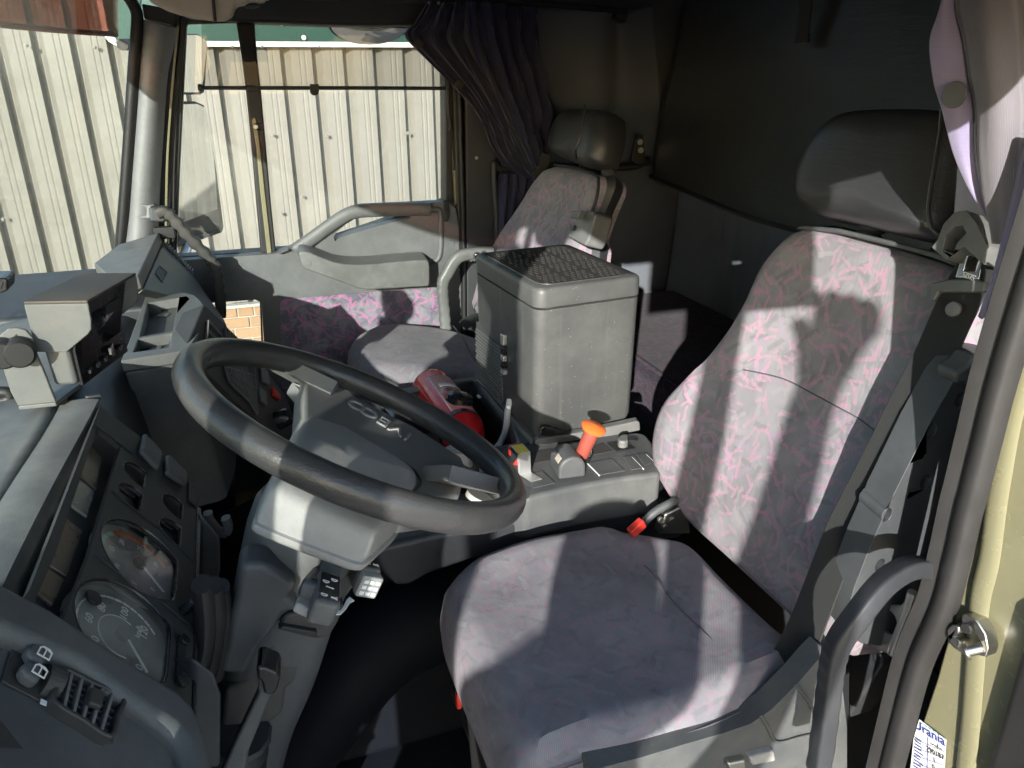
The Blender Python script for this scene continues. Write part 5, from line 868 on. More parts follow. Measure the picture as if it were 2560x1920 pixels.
grid(*[(-0.0586,1.6336,0.8319),(-0.0407,1.6542,0.8005),(-0.043,1.6273,0.7872),(-0.0613,1.599,0.8141)], 5, 1, 'vent_slat', 'dash')
for q in ([(-0.0088,1.6206,0.6946),(0.0036,1.6373,0.6745),(0.0014,1.6024,0.6551),(-0.0105,1.589,0.6763)], [(-0.0001,1.6854,0.7184),(0.0138,1.7036,0.6957),(0.0138,1.6738,0.6744),(-0.0013,1.6492,0.6957)]): prism('switch', q, SN * 0.006, 'dash', ss, 0.002)
prism('hazard_switch', [(0.0182,1.6792,0.6669),(0.0328,1.6938,0.6398),(0.0309,1.6769,0.6327),(0.0188,1.6617,0.6528)], SN * 0.007, 'redplastic', ss, 0.002)
lathe('heater_knob', (0.0238,1.6232,0.6097), Vector((0.0238,1.6232,0.6097)) + SN * 0.03, [(0, 0.022), (0.8, 0.02), (1, 0.017)], 'gloss', ss, 20)
# passenger end of the dashboard
pe = thing('passenger_dash_end', 'lit grey end of the dashboard with square black recess patch below windscreen pillar', 'dashboard', (-0.22, 2.0, 0.5))
A = Vector((-0.1919,2.14,0.9111)); B = Vector((-0.2072,1.7219,0.905)); C_ = Vector((-0.131,2.12,0.8297)); D_ = Vector((-0.0673,2.02,0.7316)); E_ = Vector((-0.1324,1.9057,0.84)); F_ = Vector((-0.1754,1.8998,0.845))
Tl = Vector((-0.52, 2.05, 0.86)); Tb = Vector((-0.5, 1.62, 0.88)); Tm = Vector((-0.2858,2.0977,0.895))
obj('top_moulding', [A, Tm, Vector((-0.3133,1.8936,0.9)), Vector((-0.2504,1.6874,0.905)), B], [[0, 1, 2, 3, 4]], 'dash', pe, solid=0.03, bevel=0.004)
FN = Vector((0.796, -0.038, 0.604)).normalized()
hs = [(-0.193, 1.8835, 0.8965), (-0.1899, 1.9506, 0.8966), (-0.1777, 1.9501, 0.8806), (-0.1822, 1.8682, 0.8813)]
plate('end_face', [A, C_, (-0.0667, 2.0007, 0.7375), (-0.06, 1.97, 0.727), (-0.1055, 1.955, 0.7865), (-0.136, 1.9, 0.823), B], [], -FN * 0.02, 'arm', pe, 0.005)
prism('recess_shade', [Vector(p) + FN * 0.0008 for p in hs], -FN * 0.002, 'black', pe, 0)  # black patch on the face paints the recess shade, nothing is sunk
plate('recess_rim', [Vector(p) + FN * 0.003 for p in [sum((Vector(q) for q in hs), Vector()) / 4 + (Vector(p) - sum((Vector(q) for q in hs), Vector()) / 4) * 1.18 for p in hs]], [[Vector(p) + FN * 0.003 for p in hs]], -FN * 0.006, 'arm', pe, 0.001)
for i in range(11):
    c = A.lerp(C_, 0.12 + 0.075 * i); box('louvre_fin', c + Vector((0.006, 0.004, -0.004)), (0.004, 0.022, 0.012), 'dash', pe, rot=(0.2, 0.6, 0), bevel=0.001)
tube('louvre_edge', [A + Vector((0.002, 0.0, 0.002)), A.lerp(C_, 0.5) + Vector((0.004, 0, 0.003)), C_], 0.004, 'dash', pe)
box('lid_catch', Vector((-0.2401,1.9384,0.905)), (0.06, 0.10, 0.006), 'dash', pe, rot=(0, -0.08, 0.12), bevel=0.003)
for i, p in enumerate([(-0.2318,1.9237,0.909),(-0.2275,1.9239,0.909),(-0.2232,1.924,0.909),(-0.2153,1.9279,0.909)]): box('embossed_mark', p, (0.004, 0.006, 0.002), 'dashdark', pe, bevel=0)
prism('side_block', [(-0.55, 1.75, 0.86), (-0.20, 1.75, 0.86), (-0.08, 1.75, 0.71), (-0.10, 1.75, 0.3), (-0.55, 1.75, 0.3)], (0, 0.40, 0), 'dashdark', pe, 0.01)
# ================================================================== REVERSING MONITOR
mo = thing('reversing_camera_monitor', 'grey reversing camera monitor with sun hood bolted on the dashboard', 'monitor', (-0.2813,1.0702,0.93))
mu = Vector((0.9, -0.43, 0)).normalized(); mv = Vector((0.40, 0.915, 0)).normalized()
n0 = [Vector(p) for p in [(-0.2637,1.06,1.0697),(-0.1934,1.06,1.0639),(-0.194,1.06,1.0429),(-0.1962,1.06,1.0295),(-0.2013,1.06,1.0233),(-0.2302,1.06,1.0024),(-0.2633,1.06,1.0066)]]
off = Vector((-0.2252,1.2177,1.062)) - Vector((-0.271,1.0893,1.062))
far = [p + off for p in n0]
M['hood'] = plastic('hood_plastic', (0.12, 0.125, 0.125), 0.45, 900, 0.2, 0.35, (0.22, 0.2, 0.16))
M['hoodtop'] = plastic('hood_top_plastic', (0.06, 0.055, 0.05), 0.5, 900, 0.2, 0.6, (0.2, 0.16, 0.11))
prism('hood_side', n0, (0.0012, 0.004, 0), 'hood', mo, 0.0015)
prism('hood_side', far, (-0.0012, -0.004, 0), 'hood', mo, 0.0015)
obj('hood_top', [n0[0], n0[1] + Vector((0.0, 0, 0.0)), far[1], far[0]], [[0, 1, 2, 3]], 'hoodtop', mo, solid=0.004, bevel=0.0015)
bodyn = [Vector(p) + Vector((0, 0.006, 0)) for p in [(-0.2597,1.06,1.0654),(-0.2113,1.06,1.0604),(-0.2192,1.06,1.0254),(-0.2278,1.06,1.0017),(-0.2277,1.06,0.9536),(-0.2551,1.06,0.9561)]]
prism('monitor_case', [p for p in bodyn], off * 0.93, 'hood', mo, 0.006)
scr = [bodyn[1], bodyn[2], bodyn[3], bodyn[4]]
fx = Vector((0.004, -0.001, 0))
e0 = lerp(bodyn[1], bodyn[4], 0.0); 
prism('screen_bezel', [Vector(p) for p in (bodyn[1] + fx, bodyn[3] + fx, bodyn[4] + fx, bodyn[4] + fx + off * 0.93, bodyn[3] + fx + off * 0.93, bodyn[1] + fx + off * 0.93)], (0.003, 0, 0), 'gloss', mo, 0)
for i in range(5):
    p = bodyn[3].lerp(bodyn[4], 0.72) + fx * 2.2 + off * (0.14 + 0.16 * i); box('monitor_button', p, (0.004, 0.012, 0.006), 'console', mo, bevel=0.001)
p = bodyn[3].lerp(bodyn[4], 0.55) + fx * 2.2 + off * 0.6; box('rating_label', p, (0.003, 0.03, 0.009), 'alu', mo, bevel=0)
sc0 = bodyn[1].lerp(bodyn[3], 0.35) + fx * 2; sc1 = bodyn[3].lerp(bodyn[4], 0.30) + fx * 2
M['screen_off'] = simple('dark_screen', (0.02, 0.022, 0.025), 0.12)
obj('screen', [sc0 + off * 0.08, sc1 + off * 0.08, sc1 + off * 0.85, sc0 + off * 0.85], [[0, 1, 2, 3]], 'screen_off', mo, solid=0.002)
prism('bracket_plate', [(-0.3051,1.052,1.0381),(-0.2945,1.052,1.0368),(-0.2849,1.052,1.0434),(-0.2749,1.052,1.0433),(-0.2667,1.052,1.0391),(-0.2616,1.052,1.0285),(-0.2618,1.052,1.0061),(-0.2591,1.052,0.9874),(-0.2538,1.052,0.9392),(-0.2967,1.052,0.9405),(-0.3006,1.052,0.9608),(-0.3024,1.052,1.0023),(-0.313,1.052,1.0036)], (0.0015, 0.004, 0), 'hood', mo, 0.0015)
prism('bracket_foot', [Vector(p) for p in [(-0.3028,1.0738,0.932),(-0.2583,1.0705,0.932)]] + [Vector(p) + off * 0.9 for p in reversed([(-0.3028,1.0738,0.932),(-0.2583,1.0705,0.932)])], (0, 0, -0.006), 'hood', mo, 0.0015)
prism('adjust_slot', [(-0.2801,1.0505,1.0334),(-0.2773,1.0505,1.0353),(-0.2759,1.0505,1.0307),(-0.2728,1.0505,1.0226),(-0.2759,1.0505,1.0207),(-0.2792,1.0505,1.0267)], (0, 0.004, 0), 'black', mo, 0)
for p in [(-0.278,1.05,1.0151),(-0.2962,1.05,1.0156)]:
    p = Vector(p); lathe('clamp_knob', p + Vector((0, 0.004, 0)), p + Vector((0.004, -0.020, 0.0)), [(0, 0.0165), (0.1, 0.018), (0.85, 0.018), (1, 0.015)], 'black', mo, 24, sharp=20)
tube('cable', [(-0.3496,1.16,0.9222),(-0.3414,1.16,0.9223),(-0.3347,1.16,0.92),(-0.3331,1.16,0.9134),(-0.3402,1.16,0.9093),(-0.3524,1.16,0.9098)], 0.008, 'black', mo)
ob = thing('dash_gadget', 'small black box on dashboard at left edge of frame', 'gadget', (-0.4306,1.6,0.9503))
prism('case', [(-0.4556,1.6,0.9812),(-0.4161,1.6,0.9789),(-0.4122,1.6,0.9766),(-0.4165,1.6,0.9553),(-0.4277,1.6,0.9513),(-0.4624,1.6,0.9518)], (0, 0.06, 0), 'gloss', ob, 0.004)
prism('lens', [(-0.4304,1.598,0.9731),(-0.4197,1.598,0.9728),(-0.4258,1.598,0.96),(-0.4352,1.598,0.9577)], (0, 0.004, 0), 'screen_off', ob, 0.001)

# ================================================================== STEERING WHEEL AND COLUMN
WN = Vector((0.4740, 0.0478, 0.8792)).normalized(); WC = Vector((0.108, 0.862, 0.932))
wu = Vector((0, 1, 0)).cross(WN).normalized(); wv = WN.cross(wu).normalized()
sw_ = thing('steering_wheel', 'large dark steering wheel turned a quarter, maker letters on hub', 'steering wheel', WC)
rim = []
for i in range(96):
    a = 2 * math.pi * i / 96; rim.append(WC + (wu * math.cos(a) + wv * math.sin(a)) * 0.2075)
sweep('rim', rim, circ(0.0165, 18, 0.0185), 'wheel', sw_, up=WN, closed=True, n=1, sharp=80)
# spoke plate in the dish, rising to the rim at both ends
def tilt(pts, k=0.13): return [Vector(p) + WN * k * (Vector(p) - WC).dot(wv) for p in pts]
hubp = plate('hub_plate', tilt([(0.0528,1.0989,0.9034),(0.071,1.152,0.8907),(0.09,1.159,0.8801),(0.0958,1.0978,0.8803),(0.1079,1.0633,0.8756),(0.1265,1.041,0.8668),(0.1597,1.0267,0.8497),(0.1959,1.0117,0.831),(0.2271,0.9863,0.8155),(0.2555,0.9629,0.8015),(0.255,0.9257,0.8038),(0.2276,0.8432,0.8231),(0.1547,0.7955,0.8649),(0.11,0.8102,0.8882),(0.0713,0.8484,0.907),(0.0421,0.9237,0.9187)]), [], -WN * 0.05, 'hub', sw_, 0.006, seg=3)
def spoke(path, w0, w1): return sweep('spoke', path, rrect(1.0, 0.020, 0.009, 3), 'hub', sw_, up=WN, n=6, scale=lambda f: (w0 + (w1 - w0) * f, 1.0), sharp=60)
spoke([(0.0874,1.0809,0.8743), (0.073,1.12,0.8857), (0.0599,1.0843,0.9174), (0.0509,1.0425,0.9462)], 0.100, 0.112)
spoke([(0.1877,0.926,0.8287), (0.224,0.9088,0.8157), (0.246,0.8695,0.8254), (0.2635,0.8224,0.8435)], 0.120, 0.130)
# rounded boss pad
padp = [(0.0463,0.9596,0.919),(0.0515,0.9737,0.9154),(0.063,0.9807,0.9089),(0.086,0.9676,0.8971),(0.1168,0.9392,0.8821),(0.147,0.9113,0.8674),(0.1714,0.883,0.8557),(0.1769,0.857,0.8542),(0.1723,0.8337,0.8579),(0.1554,0.7976,0.869),(0.1373,0.7654,0.8805),(0.1173,0.729,0.8933),(0.1049,0.7169,0.9006),(0.0761,0.7239,0.9157),(0.0391,0.7363,0.935),(0.0137,0.747,0.9481),(0.0071,0.7543,0.9513),(0.0098,0.7739,0.9488),(0.0189,0.8243,0.9411),(0.0333,0.8912,0.9298)]
pc2 = to2(padp, WC, wu, wv)
boss = slab('hub_pad', pc2, (WC, wu, wv, WN), [(0.004, -0.115), (-0.003, -0.11), (-0.004, -0.102), (0.0, -0.1), (0.0, -0.098), (-0.002, -0.09), (0.0, -0.06), (0.002, -0.045), (0.008, -0.037), (0.02, -0.033)], 'boss', sw_, lambda u, v: 0.003 + 0.24 * min(0.0, v + 0.01), n=4, rings=(0.8, 0.6, 0.4, 0.2), sharp=50)
sweep('pad_groove', [Vector(p) - WN * 0.003 for p in [(0.0484,0.9632,0.9199),(0.0626,0.9743,0.9117),(0.0857,0.9631,0.8999),(0.1163,0.9347,0.8849),(0.1463,0.9069,0.8702),(0.1708,0.8795,0.8585),(0.1767,0.8504,0.8569),(0.1721,0.8278,0.8607),(0.1545,0.791,0.8721),(0.1364,0.758,0.8837)]], circ(0.002, 6), 'black', sw_, up=WN, n=4)
tx = Vector((0.1067,1.0119,0.8814)) - Vector((0.1854,0.9613,0.8417))
PT = (WN - wv * 0.13).normalized()
LT = {'I': (0.1788,0.9666,0.8427), 'V': (0.1655,0.9766,0.8493), 'E': (0.1498,0.9891,0.857), 'C': (0.1319,1.0026,0.866), 'O': (0.1146,1.0137,0.8747)}
txp = (tx - PT * tx.dot(PT)).normalized()
for ch in 'IVECO': text('letter', ch, tilt([LT[ch]])[0] + PT * 0.0005, txp, PT.cross(txp), 0.038, 'boss', sw_, 0.0022)  # pale plastic stands in for sunlight missing from the lettering
disc('horn_switch', (0.2584,0.8676,0.7937), WN, 0.02, 0.008, 'boss', sw_, 16)
# column
co = thing('steering_column', 'grey plastic steering column shroud rising from the floor under the wheel', 'steering column', (-0.08, 0.84, 0.05))
def cpt(s, u=0, v=0): return WC - WN * s + wu * u + wv * v
lathe('upper_collar', cpt(0.118), cpt(0.205), [(0, 0.045), (0.01, 0.078), (0.15, 0.082), (0.5, 0.080), (1, 0.072)], 'arm', co, 36)
lathe('inner_boot', cpt(0.10), cpt(0.14), [(0, 0.06), (1, 0.068)], 'black', co, 30)
cpath = [cpt(0.17), [(-0.0102,0.84,0.7129)][0], [(-0.0372,0.84,0.6389)][0], [(-0.0702,0.85,0.551)][0], [(-0.0966,0.86,0.4489)][0], (-0.13, 0.87, 0.30), (-0.17, 0.88, 0.05)]
sweep('shroud', cpath, rrect(0.135, 0.118, 0.028, 4), 'column', co, up=(1, 0, 0.1), n=6, scale=lambda f: (1.05 - 0.25 * f, 1.05 - 0.3 * f), sharp=60)
prism('near_cover', [(-0.0483,0.762,0.8355),(-0.0235,0.762,0.8315),(0.0115,0.762,0.794),(-0.0002,0.762,0.7781),(0.0108,0.762,0.7559),(-0.0094,0.762,0.756),(-0.0272,0.762,0.7318),(-0.0427,0.762,0.7143),(-0.0621,0.762,0.6799),(-0.0917,0.762,0.6928),(-0.0785,0.762,0.7295),(-0.0622,0.762,0.7843)], (0.002, 0.045, 0), 'column', co, 0.012, 3)
prism('front_cover', [(0.0108,0.765,0.7531),(0.0423,0.765,0.7383),(0.0592,0.765,0.7513),(0.0499,0.765,0.725),(0.0376,0.765,0.7059),(0.0227,0.765,0.708),(-0.0187,0.765,0.7383),(-0.0095,0.765,0.7527)], (0.002, 0.03, 0), 'face', co, 0.006)
prism('lower_cover', [(-0.0283,0.772,0.7172),(0.0212,0.772,0.7026),(-0.0069,0.772,0.6448),(-0.0191,0.772,0.6381),(-0.0279,0.772,0.5998),(-0.0527,0.772,0.5863),(-0.0815,0.772,0.5543),(-0.1048,0.772,0.5381),(-0.1061,0.772,0.5786),(-0.0885,0.772,0.6563),(-0.0632,0.772,0.6689),(-0.0435,0.772,0.7038)], (0.0, 0.04, 0), 'face', co, 0.008)
prism('slot', [(-0.019,0.758,0.7403),(-0.0127,0.758,0.7435),(0.0244,0.758,0.7241),(0.0226,0.758,0.715)], (0, 0.012, 0), 'black', co, 0.002)
lev = prism('tilt_lever', [(-0.046,0.7,0.7424),(-0.0379,0.7,0.7388),(-0.0294,0.7,0.7041),(-0.0368,0.7,0.6957),(-0.0542,0.7,0.6576),(-0.0685,0.7,0.6265),(-0.077,0.7,0.5924),(-0.1029,0.7,0.6027),(-0.0833,0.7,0.6412),(-0.0644,0.7,0.6768),(-0.0479,0.7,0.7081)], (0.004, 0.02, 0), 'console', co, 0.006)
prism('lever_knob', [(-0.0448,0.69,0.7519),(-0.037,0.69,0.7505),(-0.0238,0.69,0.738),(-0.0223,0.69,0.7303),(-0.0262,0.69,0.7167),(-0.0311,0.69,0.7087),(-0.0416,0.69,0.7123),(-0.0418,0.69,0.7302),(-0.0455,0.69,0.7377)], (0.004, 0.035, 0), 'gloss', lev, 0.009, 3)
tube('wiring_boot', [(-0.08, 0.76, 0.60), (-0.10, 0.78, 0.5), (-0.12, 0.80, 0.38), (-0.14, 0.82, 0.2)], 0.035, 'black', co, scale=lambda f: 1 + 0.12 * math.sin(f * 60), n=14)
# stalks
def stalk(nm, lab, top, drop, arm, root, icons, mat='console'):
    t = thing(nm, lab, 'stalk', Vector(top[0]) - WN * drop)
    o = prism('stalk_head', top, -WN * drop, mat, t, 0.006, 3)
    a, b, c, d = [Vector(p) for p in top[:4]]
    prism('symbol_panel', [lerp(a, c, 0.10), lerp(b, d, 0.10), lerp(c, a, 0.10), lerp(d, b, 0.10)], WN * 0.0008, 'gloss', o, 0.0003)
    sweep('stalk_arm', arm, rrect(0.026, 0.022, 0.006, 3), mat, t, up=WN, n=6)
    for (u_, v_, kind) in icons:
        p = a * (1 - u_) * (1 - v_) + b * u_ * (1 - v_) + c * u_ * v_ + d * (1 - u_) * v_ + WN * 0.0012; e = (b - a).normalized(); f = (d - a); f = (f - e * f.dot(e)).normalized()
        if kind == 'lamp':
            sweep('lamp_symbol', [p + e * 0.0035 * math.cos(q) + f * 0.003 * math.sin(q) for q in [0.0, 0.5, 1.05, 1.57, 2.1, 2.6, 3.14]], rrect(0.0009, 0.0006, 0.0001, 1), 'white', o, n=2, up=WN)
            box('lamp_symbol', p - f * 0.0006, (0.0075, 0.001, 0.0006), 'white', o, axes=[e, f, WN], bevel=0)
        elif kind == 'bar': box('bar_symbol', p, (0.009, 0.001, 0.0006), 'white', o, axes=[(e + f * 0.1).normalized(), (f - e * 0.1).normalized(), WN], bevel=0)
        elif kind == 'horn': prism('horn_symbol', [p + e * x + f * y for x, y in ((-.004, -.001), (0, -.001), (.003, -.003), (.003, .003), (0, .001), (-.004, .001))], WN * 0.0006, 'white', o, 0)
        else:
            for k in (-1, 1): prism('arrow_symbol', [p + e * (k * x) + f * y for x, y in ((.001, .0012), (.003, .0012), (.003, .0024), (.0052, 0), (.003, -.0024), (.003, -.0012), (.001, -.0012))], WN * 0.0006, 'white', o, 0)
    return t, o
t1, o1 = stalk('light_stalk', 'grey column stalk with headlamp symbols and frayed white tape', [(0.0339,0.7329,0.8311),(0.0571,0.7278,0.8189),(0.0486,0.6658,0.8268),(0.0232,0.6669,0.8405)], 0.030, [cpt(0.175, 0.02, -0.045), Vector((0.0221,0.7109,0.8205)), Vector((0.0351,0.7192,0.813))], None, ((.32, .38, 'lamp'), (.66, .26, 'lamp'), (.5, .55, 'bar'), (.3, .8, 'lamp'), (.7, .85, 'horn')))
prism('stalk_bracket', [(0.0043,0.6879,0.8268),(0.0218,0.7445,0.8143),(0.0263,0.7193,0.8132),(0.0198,0.6911,0.8182),(0.0387,0.6871,0.8083),(0.0391,0.6786,0.8085),(0.0187,0.6798,0.8194)], -WN * 0.012, 'boss', t1, 0.003)
prism('torn_tape', [(0.0412,0.685,0.8013),(0.0419,0.6935,0.8005),(0.0482,0.6952,0.797),(0.0537,0.7077,0.7934),(0.0576,0.7194,0.7906),(0.0622,0.7271,0.7877),(0.0667,0.7214,0.7856),(0.061,0.7148,0.7891),(0.0552,0.7012,0.7929),(0.0482,0.6885,0.7974)], WN * 0.0015, 'white', t1, 0.0004)
t2, o2 = stalk('wiper_stalk', 'grey column stalk with nine dot end cap nearest the floor gap', [(0.0811,0.8023,0.8019),(0.1052,0.8029,0.7888),(0.1075,0.7588,0.79),(0.0817,0.756,0.8041)], 0.032, [cpt(0.175, 0.05, 0.0), Vector((0.0478,0.7617,0.8039)), Vector((0.0686,0.7948,0.7908)), Vector((0.0853,0.8027,0.7814))], None, ((.45, .2, 'bar'), (.45, .42, 'arrows'), (.35, .75, 'horn'), (.72, .78, 'horn')))
w0, w1 = Vector((0.0817,0.756,0.8041)), Vector((0.1075,0.7588,0.79)); wx = (w1 - w0).normalized(); wo = wx.cross(WN).normalized()
if wo.y > 0: wo = -wo
cap = box('end_cap', (w0 + w1) / 2 - WN * 0.017 + wo * 0.006, ((w1 - w0).length * 0.92, 0.014, 0.028), 'boss', o2, axes=[wx, wo, WN], bevel=0.003)
for i in range(3):
    for j in range(3): box('end_cap_dot', (w0 + w1) / 2 - WN * (0.0095 + 0.0075 * j) + wo * 0.0135 + wx * (i - 1) * (w1 - w0).length * 0.25, (0.0055, 0.001, 0.0042), 'white', o2, axes=[wx, wo, WN], bevel=0)

# ================================================================== ENGINE TUNNEL, CONSOLE
tn = thing('engine_tunnel', 'dark moulded engine tunnel between the two seats', 'engine cover', (0.3, 1.3, 0.0))
prism('driver_side_wall', [(0.13, 1.06, 0.615), (0.15, 1.06, 0.56), (0.168, 1.06, 0.53), (0.195, 1.06, 0.526), (0.225, 1.06, 0.54), (0.30, 1.06, 0.552), (0.72, 1.06, 0.50), (0.76, 1.055, 0.60), (0.42, 1.055, 0.62), (0.24, 1.06, 0.62)], (0, 0.12, 0), 'dashdark', tn, 0.012, 3)
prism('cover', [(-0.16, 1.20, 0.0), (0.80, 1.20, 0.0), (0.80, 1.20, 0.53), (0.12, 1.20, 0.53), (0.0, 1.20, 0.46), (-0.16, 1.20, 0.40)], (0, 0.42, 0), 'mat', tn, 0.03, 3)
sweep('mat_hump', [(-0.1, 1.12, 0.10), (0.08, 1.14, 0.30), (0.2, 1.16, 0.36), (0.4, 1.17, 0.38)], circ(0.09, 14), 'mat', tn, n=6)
cs = thing('driver_console', 'dusty grey console beside driver seat with lever and switch panels', 'console', (0.5, 1.13, 0.58))
ctop = [(0.3406,1.0884,0.668),(0.395,1.0432,0.668),(0.4694,1.0504,0.668),(0.5469,1.0516,0.668),(0.6151,1.0463,0.668),(0.6504,1.042,0.668),(0.6723,1.0911,0.668),(0.6962,1.1502,0.668),(0.7024,1.1873,0.668),(0.6937,1.2038,0.668),(0.5698,1.2276,0.668),(0.4797,1.2301,0.668),(0.4013,1.2325,0.668),(0.3652,1.2178,0.668)]
prism('console_body', ctop, (0, 0, -0.085), 'console', cs, 0.011, 3)
def cplate(nm, pts, h, mat, bv=0.0008): return prism(nm, pts, (0, 0, h), mat, cs, bv)
cplate('switch_panel', [(0.4386,1.1908,0.6685),(0.5033,1.1923,0.6685),(0.5069,1.1517,0.6685),(0.4427,1.1482,0.6685)], 0.0012, 'face')
cplate('symbol_plate', [(0.5064,1.182,0.6685),(0.5317,1.1823,0.6685),(0.533,1.1514,0.6685),(0.5069,1.1517,0.6685)], 0.0015, 'dashdark')
cplate('blank_panel', [(0.5717,1.1712,0.6685),(0.6035,1.1807,0.6685),(0.6047,1.1429,0.6685),(0.5671,1.1423,0.6685)], 0.0016, 'face')
cplate('blank_panel', [(0.5429,1.1185,0.6685),(0.5913,1.1188,0.6685),(0.5941,1.0693,0.6685),(0.5434,1.0707,0.6685)], 0.0014, 'console')
cplate('blank_panel', [(0.6127,1.1172,0.6685),(0.6369,1.1175,0.6685),(0.6296,1.0678,0.6685),(0.605,1.0681,0.6685)], 0.0014, 'console')
cplate('blank_panel', [(0.6415,1.1177,0.6685),(0.6639,1.117,0.6685),(0.66,1.0799,0.6685),(0.636,1.0741,0.6685)], 0.0014, 'console')
cplate('corner_panel', [(0.4157,1.1132,0.6685),(0.4537,1.1189,0.6685),(0.4592,1.0712,0.6685),(0.4175,1.0679,0.6685)], 0.0014, 'console')
cplate('switch_plate', [(0.61,1.1784,0.6685),(0.6483,1.1777,0.6685),(0.6517,1.1398,0.6685),(0.6124,1.1401,0.6685)], 0.0014, 'black')
prism('rotary_switch', [(0.6226,1.1608,0.67),(0.6362,1.1725,0.67),(0.6499,1.1689,0.67),(0.638,1.1447,0.67),(0.6296,1.1415,0.67),(0.6194,1.1482,0.67)], (0, 0, 0.017), 'dash', cs, 0.004)
disc('rubber_bung', (0.6657,1.1781,0.6685), (0, 0, 1), 0.011, 0.002, 'black', cs, 18)
for q in ([(0.5413,1.1181,0.669),(0.543,1.0699,0.669)], [(0.6287,1.1105,0.669),(0.6279,1.0647,0.669)], [(0.6588,1.1106,0.669),(0.6581,1.0767,0.669)]): tube('groove', q, 0.0012, 'white', cs, n=2, k=5)
# park-brake lever
pk = thing('brake_lever', 'orange-topped dull red brake lever on grey half-round housing', 'lever', (0.4878,1.0742,0.67))
hb = [Vector(p) for p in [(0.4686,1.0776,0.6695),(0.5176,1.0726,0.6695)]]
hx = (hb[1] - hb[0]); hy = Vector((-hx.y, hx.x, 0)).normalized()
arc = [hb[0]] + [hb[0] + hx * (0.5 - 0.5 * math.cos(math.radians(a))) + Vector((0, 0, 0.018 + 0.024 * math.sin(math.radians(a)))) for a in range(0, 181, 15)] + [hb[1]]
prism('housing', arc, hy * 0.058, 'console', pk, 0.005, 3)
hv = hb[0] + hx * 0.5 + hy * 0.03
prism('rating_plate', [hb[0] + hx * (0.5 - 0.5 * math.cos(math.radians(a))) * 1.0 + hy * b_ + Vector((0, 0, 0.0185 + 0.0245 * math.sin(math.radians(a)))) for a, b_ in ((20, 0.012), (48, 0.012), (48, 0.03), (20, 0.03))], (-0.001, 0, 0.0008), 'beige', pk, 0)
k0, k1 = Vector((0.5216,1.11,0.6831)), Vector((0.5396,1.095,0.7515))
kd = (k1 - k0)
lathe('lever_root', k0 - kd * 0.12, k0 + kd * 0.14, [(0, 0.010), (0.6, 0.012), (1, 0.012)], 'gloss', pk, 14)
lathe('lever_grip', k0 + kd * 0.13, k0 + kd * 0.93, [(0, 0.0115), (0.05, 0.0125), (0.9, 0.0135), (1, 0.0125)], 'rust', pk, 20)
lathe('lever_knob', k0 + kd * 0.90, k0 + kd * 1.10, [(0, 0.012), (0.3, 0.0215), (0.6, 0.023), (0.85, 0.018), (1, 0.0)], 'orange', pk, 24)
box('collar', k0 + kd * 0.10, (0.03, 0.026, 0.012), 'gloss', pk, rot=(0, 0.45, 0.2))
prism('gate', [(0.5211,1.1646,0.67),(0.5356,1.181,0.67),(0.551,1.1786,0.67),(0.5633,1.1437,0.67),(0.5535,1.1322,0.67),(0.5284,1.1411,0.67)], (0, 0, 0.012), 'boss', pk, 0.003)
# bracket with yellow sticker and red push button
br = thing('sticker_bracket', 'bent aluminium bracket with yellow sticker over a red button', 'bracket', (0.4287,1.1333,0.67))
bt = [Vector(p) for p in [(0.4057,1.1523,0.712),(0.429,1.1535,0.712),(0.4302,1.118,0.712),(0.4083,1.1156,0.712)]]
prism('bracket_top', bt, (0, 0, -0.0018), 'alu', br, 0.0005)
prism('bracket_leg', [bt[3] + Vector((0, 0, -0.0019)), bt[2] + Vector((0, 0, -0.0019)), bt[2] + Vector((0.002, 0, -0.042)), bt[3] + Vector((0.002, 0, -0.042))], Vector((-0.003, 0.0025, 0)), 'alu', br, 0.0005)
prism('bracket_leg', [bt[0] + Vector((0, 0, -0.0019)), bt[3] + Vector((-0.0035, 0.0, -0.0019)), bt[3] + Vector((-0.0035, 0.002, -0.010)), bt[0] + Vector((0, 0, -0.042))], Vector((0.0015, 0.0015, 0)), 'dashdark', br, 0.0004)
prism('bracket_foot', [bt[3] + Vector((0.002, 0, -0.0405)), bt[2] + Vector((0.002, 0, -0.0405)), bt[2] + Vector((0.012, -0.028, -0.0405)), bt[3] + Vector((0.012, -0.028, -0.0405))], (0, 0, -0.0018), 'alu', br, 0.0005)
bc = sum(bt, Vector()) / 4
for s0, s1 in ((0.10, 0.46), (0.54, 0.90)): prism('sticker', [bt[0].lerp(bt[1], s0).lerp(bt[3].lerp(bt[2], s0), 0.08), bt[0].lerp(bt[1], s1).lerp(bt[3].lerp(bt[2], s1), 0.08), bt[0].lerp(bt[1], s1).lerp(bt[3].lerp(bt[2], s1), 0.92), bt[0].lerp(bt[1], s0).lerp(bt[3].lerp(bt[2], s0), 0.92)], (0, 0, 0.0006), 'yellow', br, 0)
lathe('red_button', Vector((0.4207,1.1608,0.669)), Vector((0.4207,1.1608,0.669)) + Vector((0, 0, 0.036)), [(0, 0.008), (0.55, 0.008), (0.58, 0.016), (0.9, 0.016), (1, 0.011)], 'redplastic', br, 20)
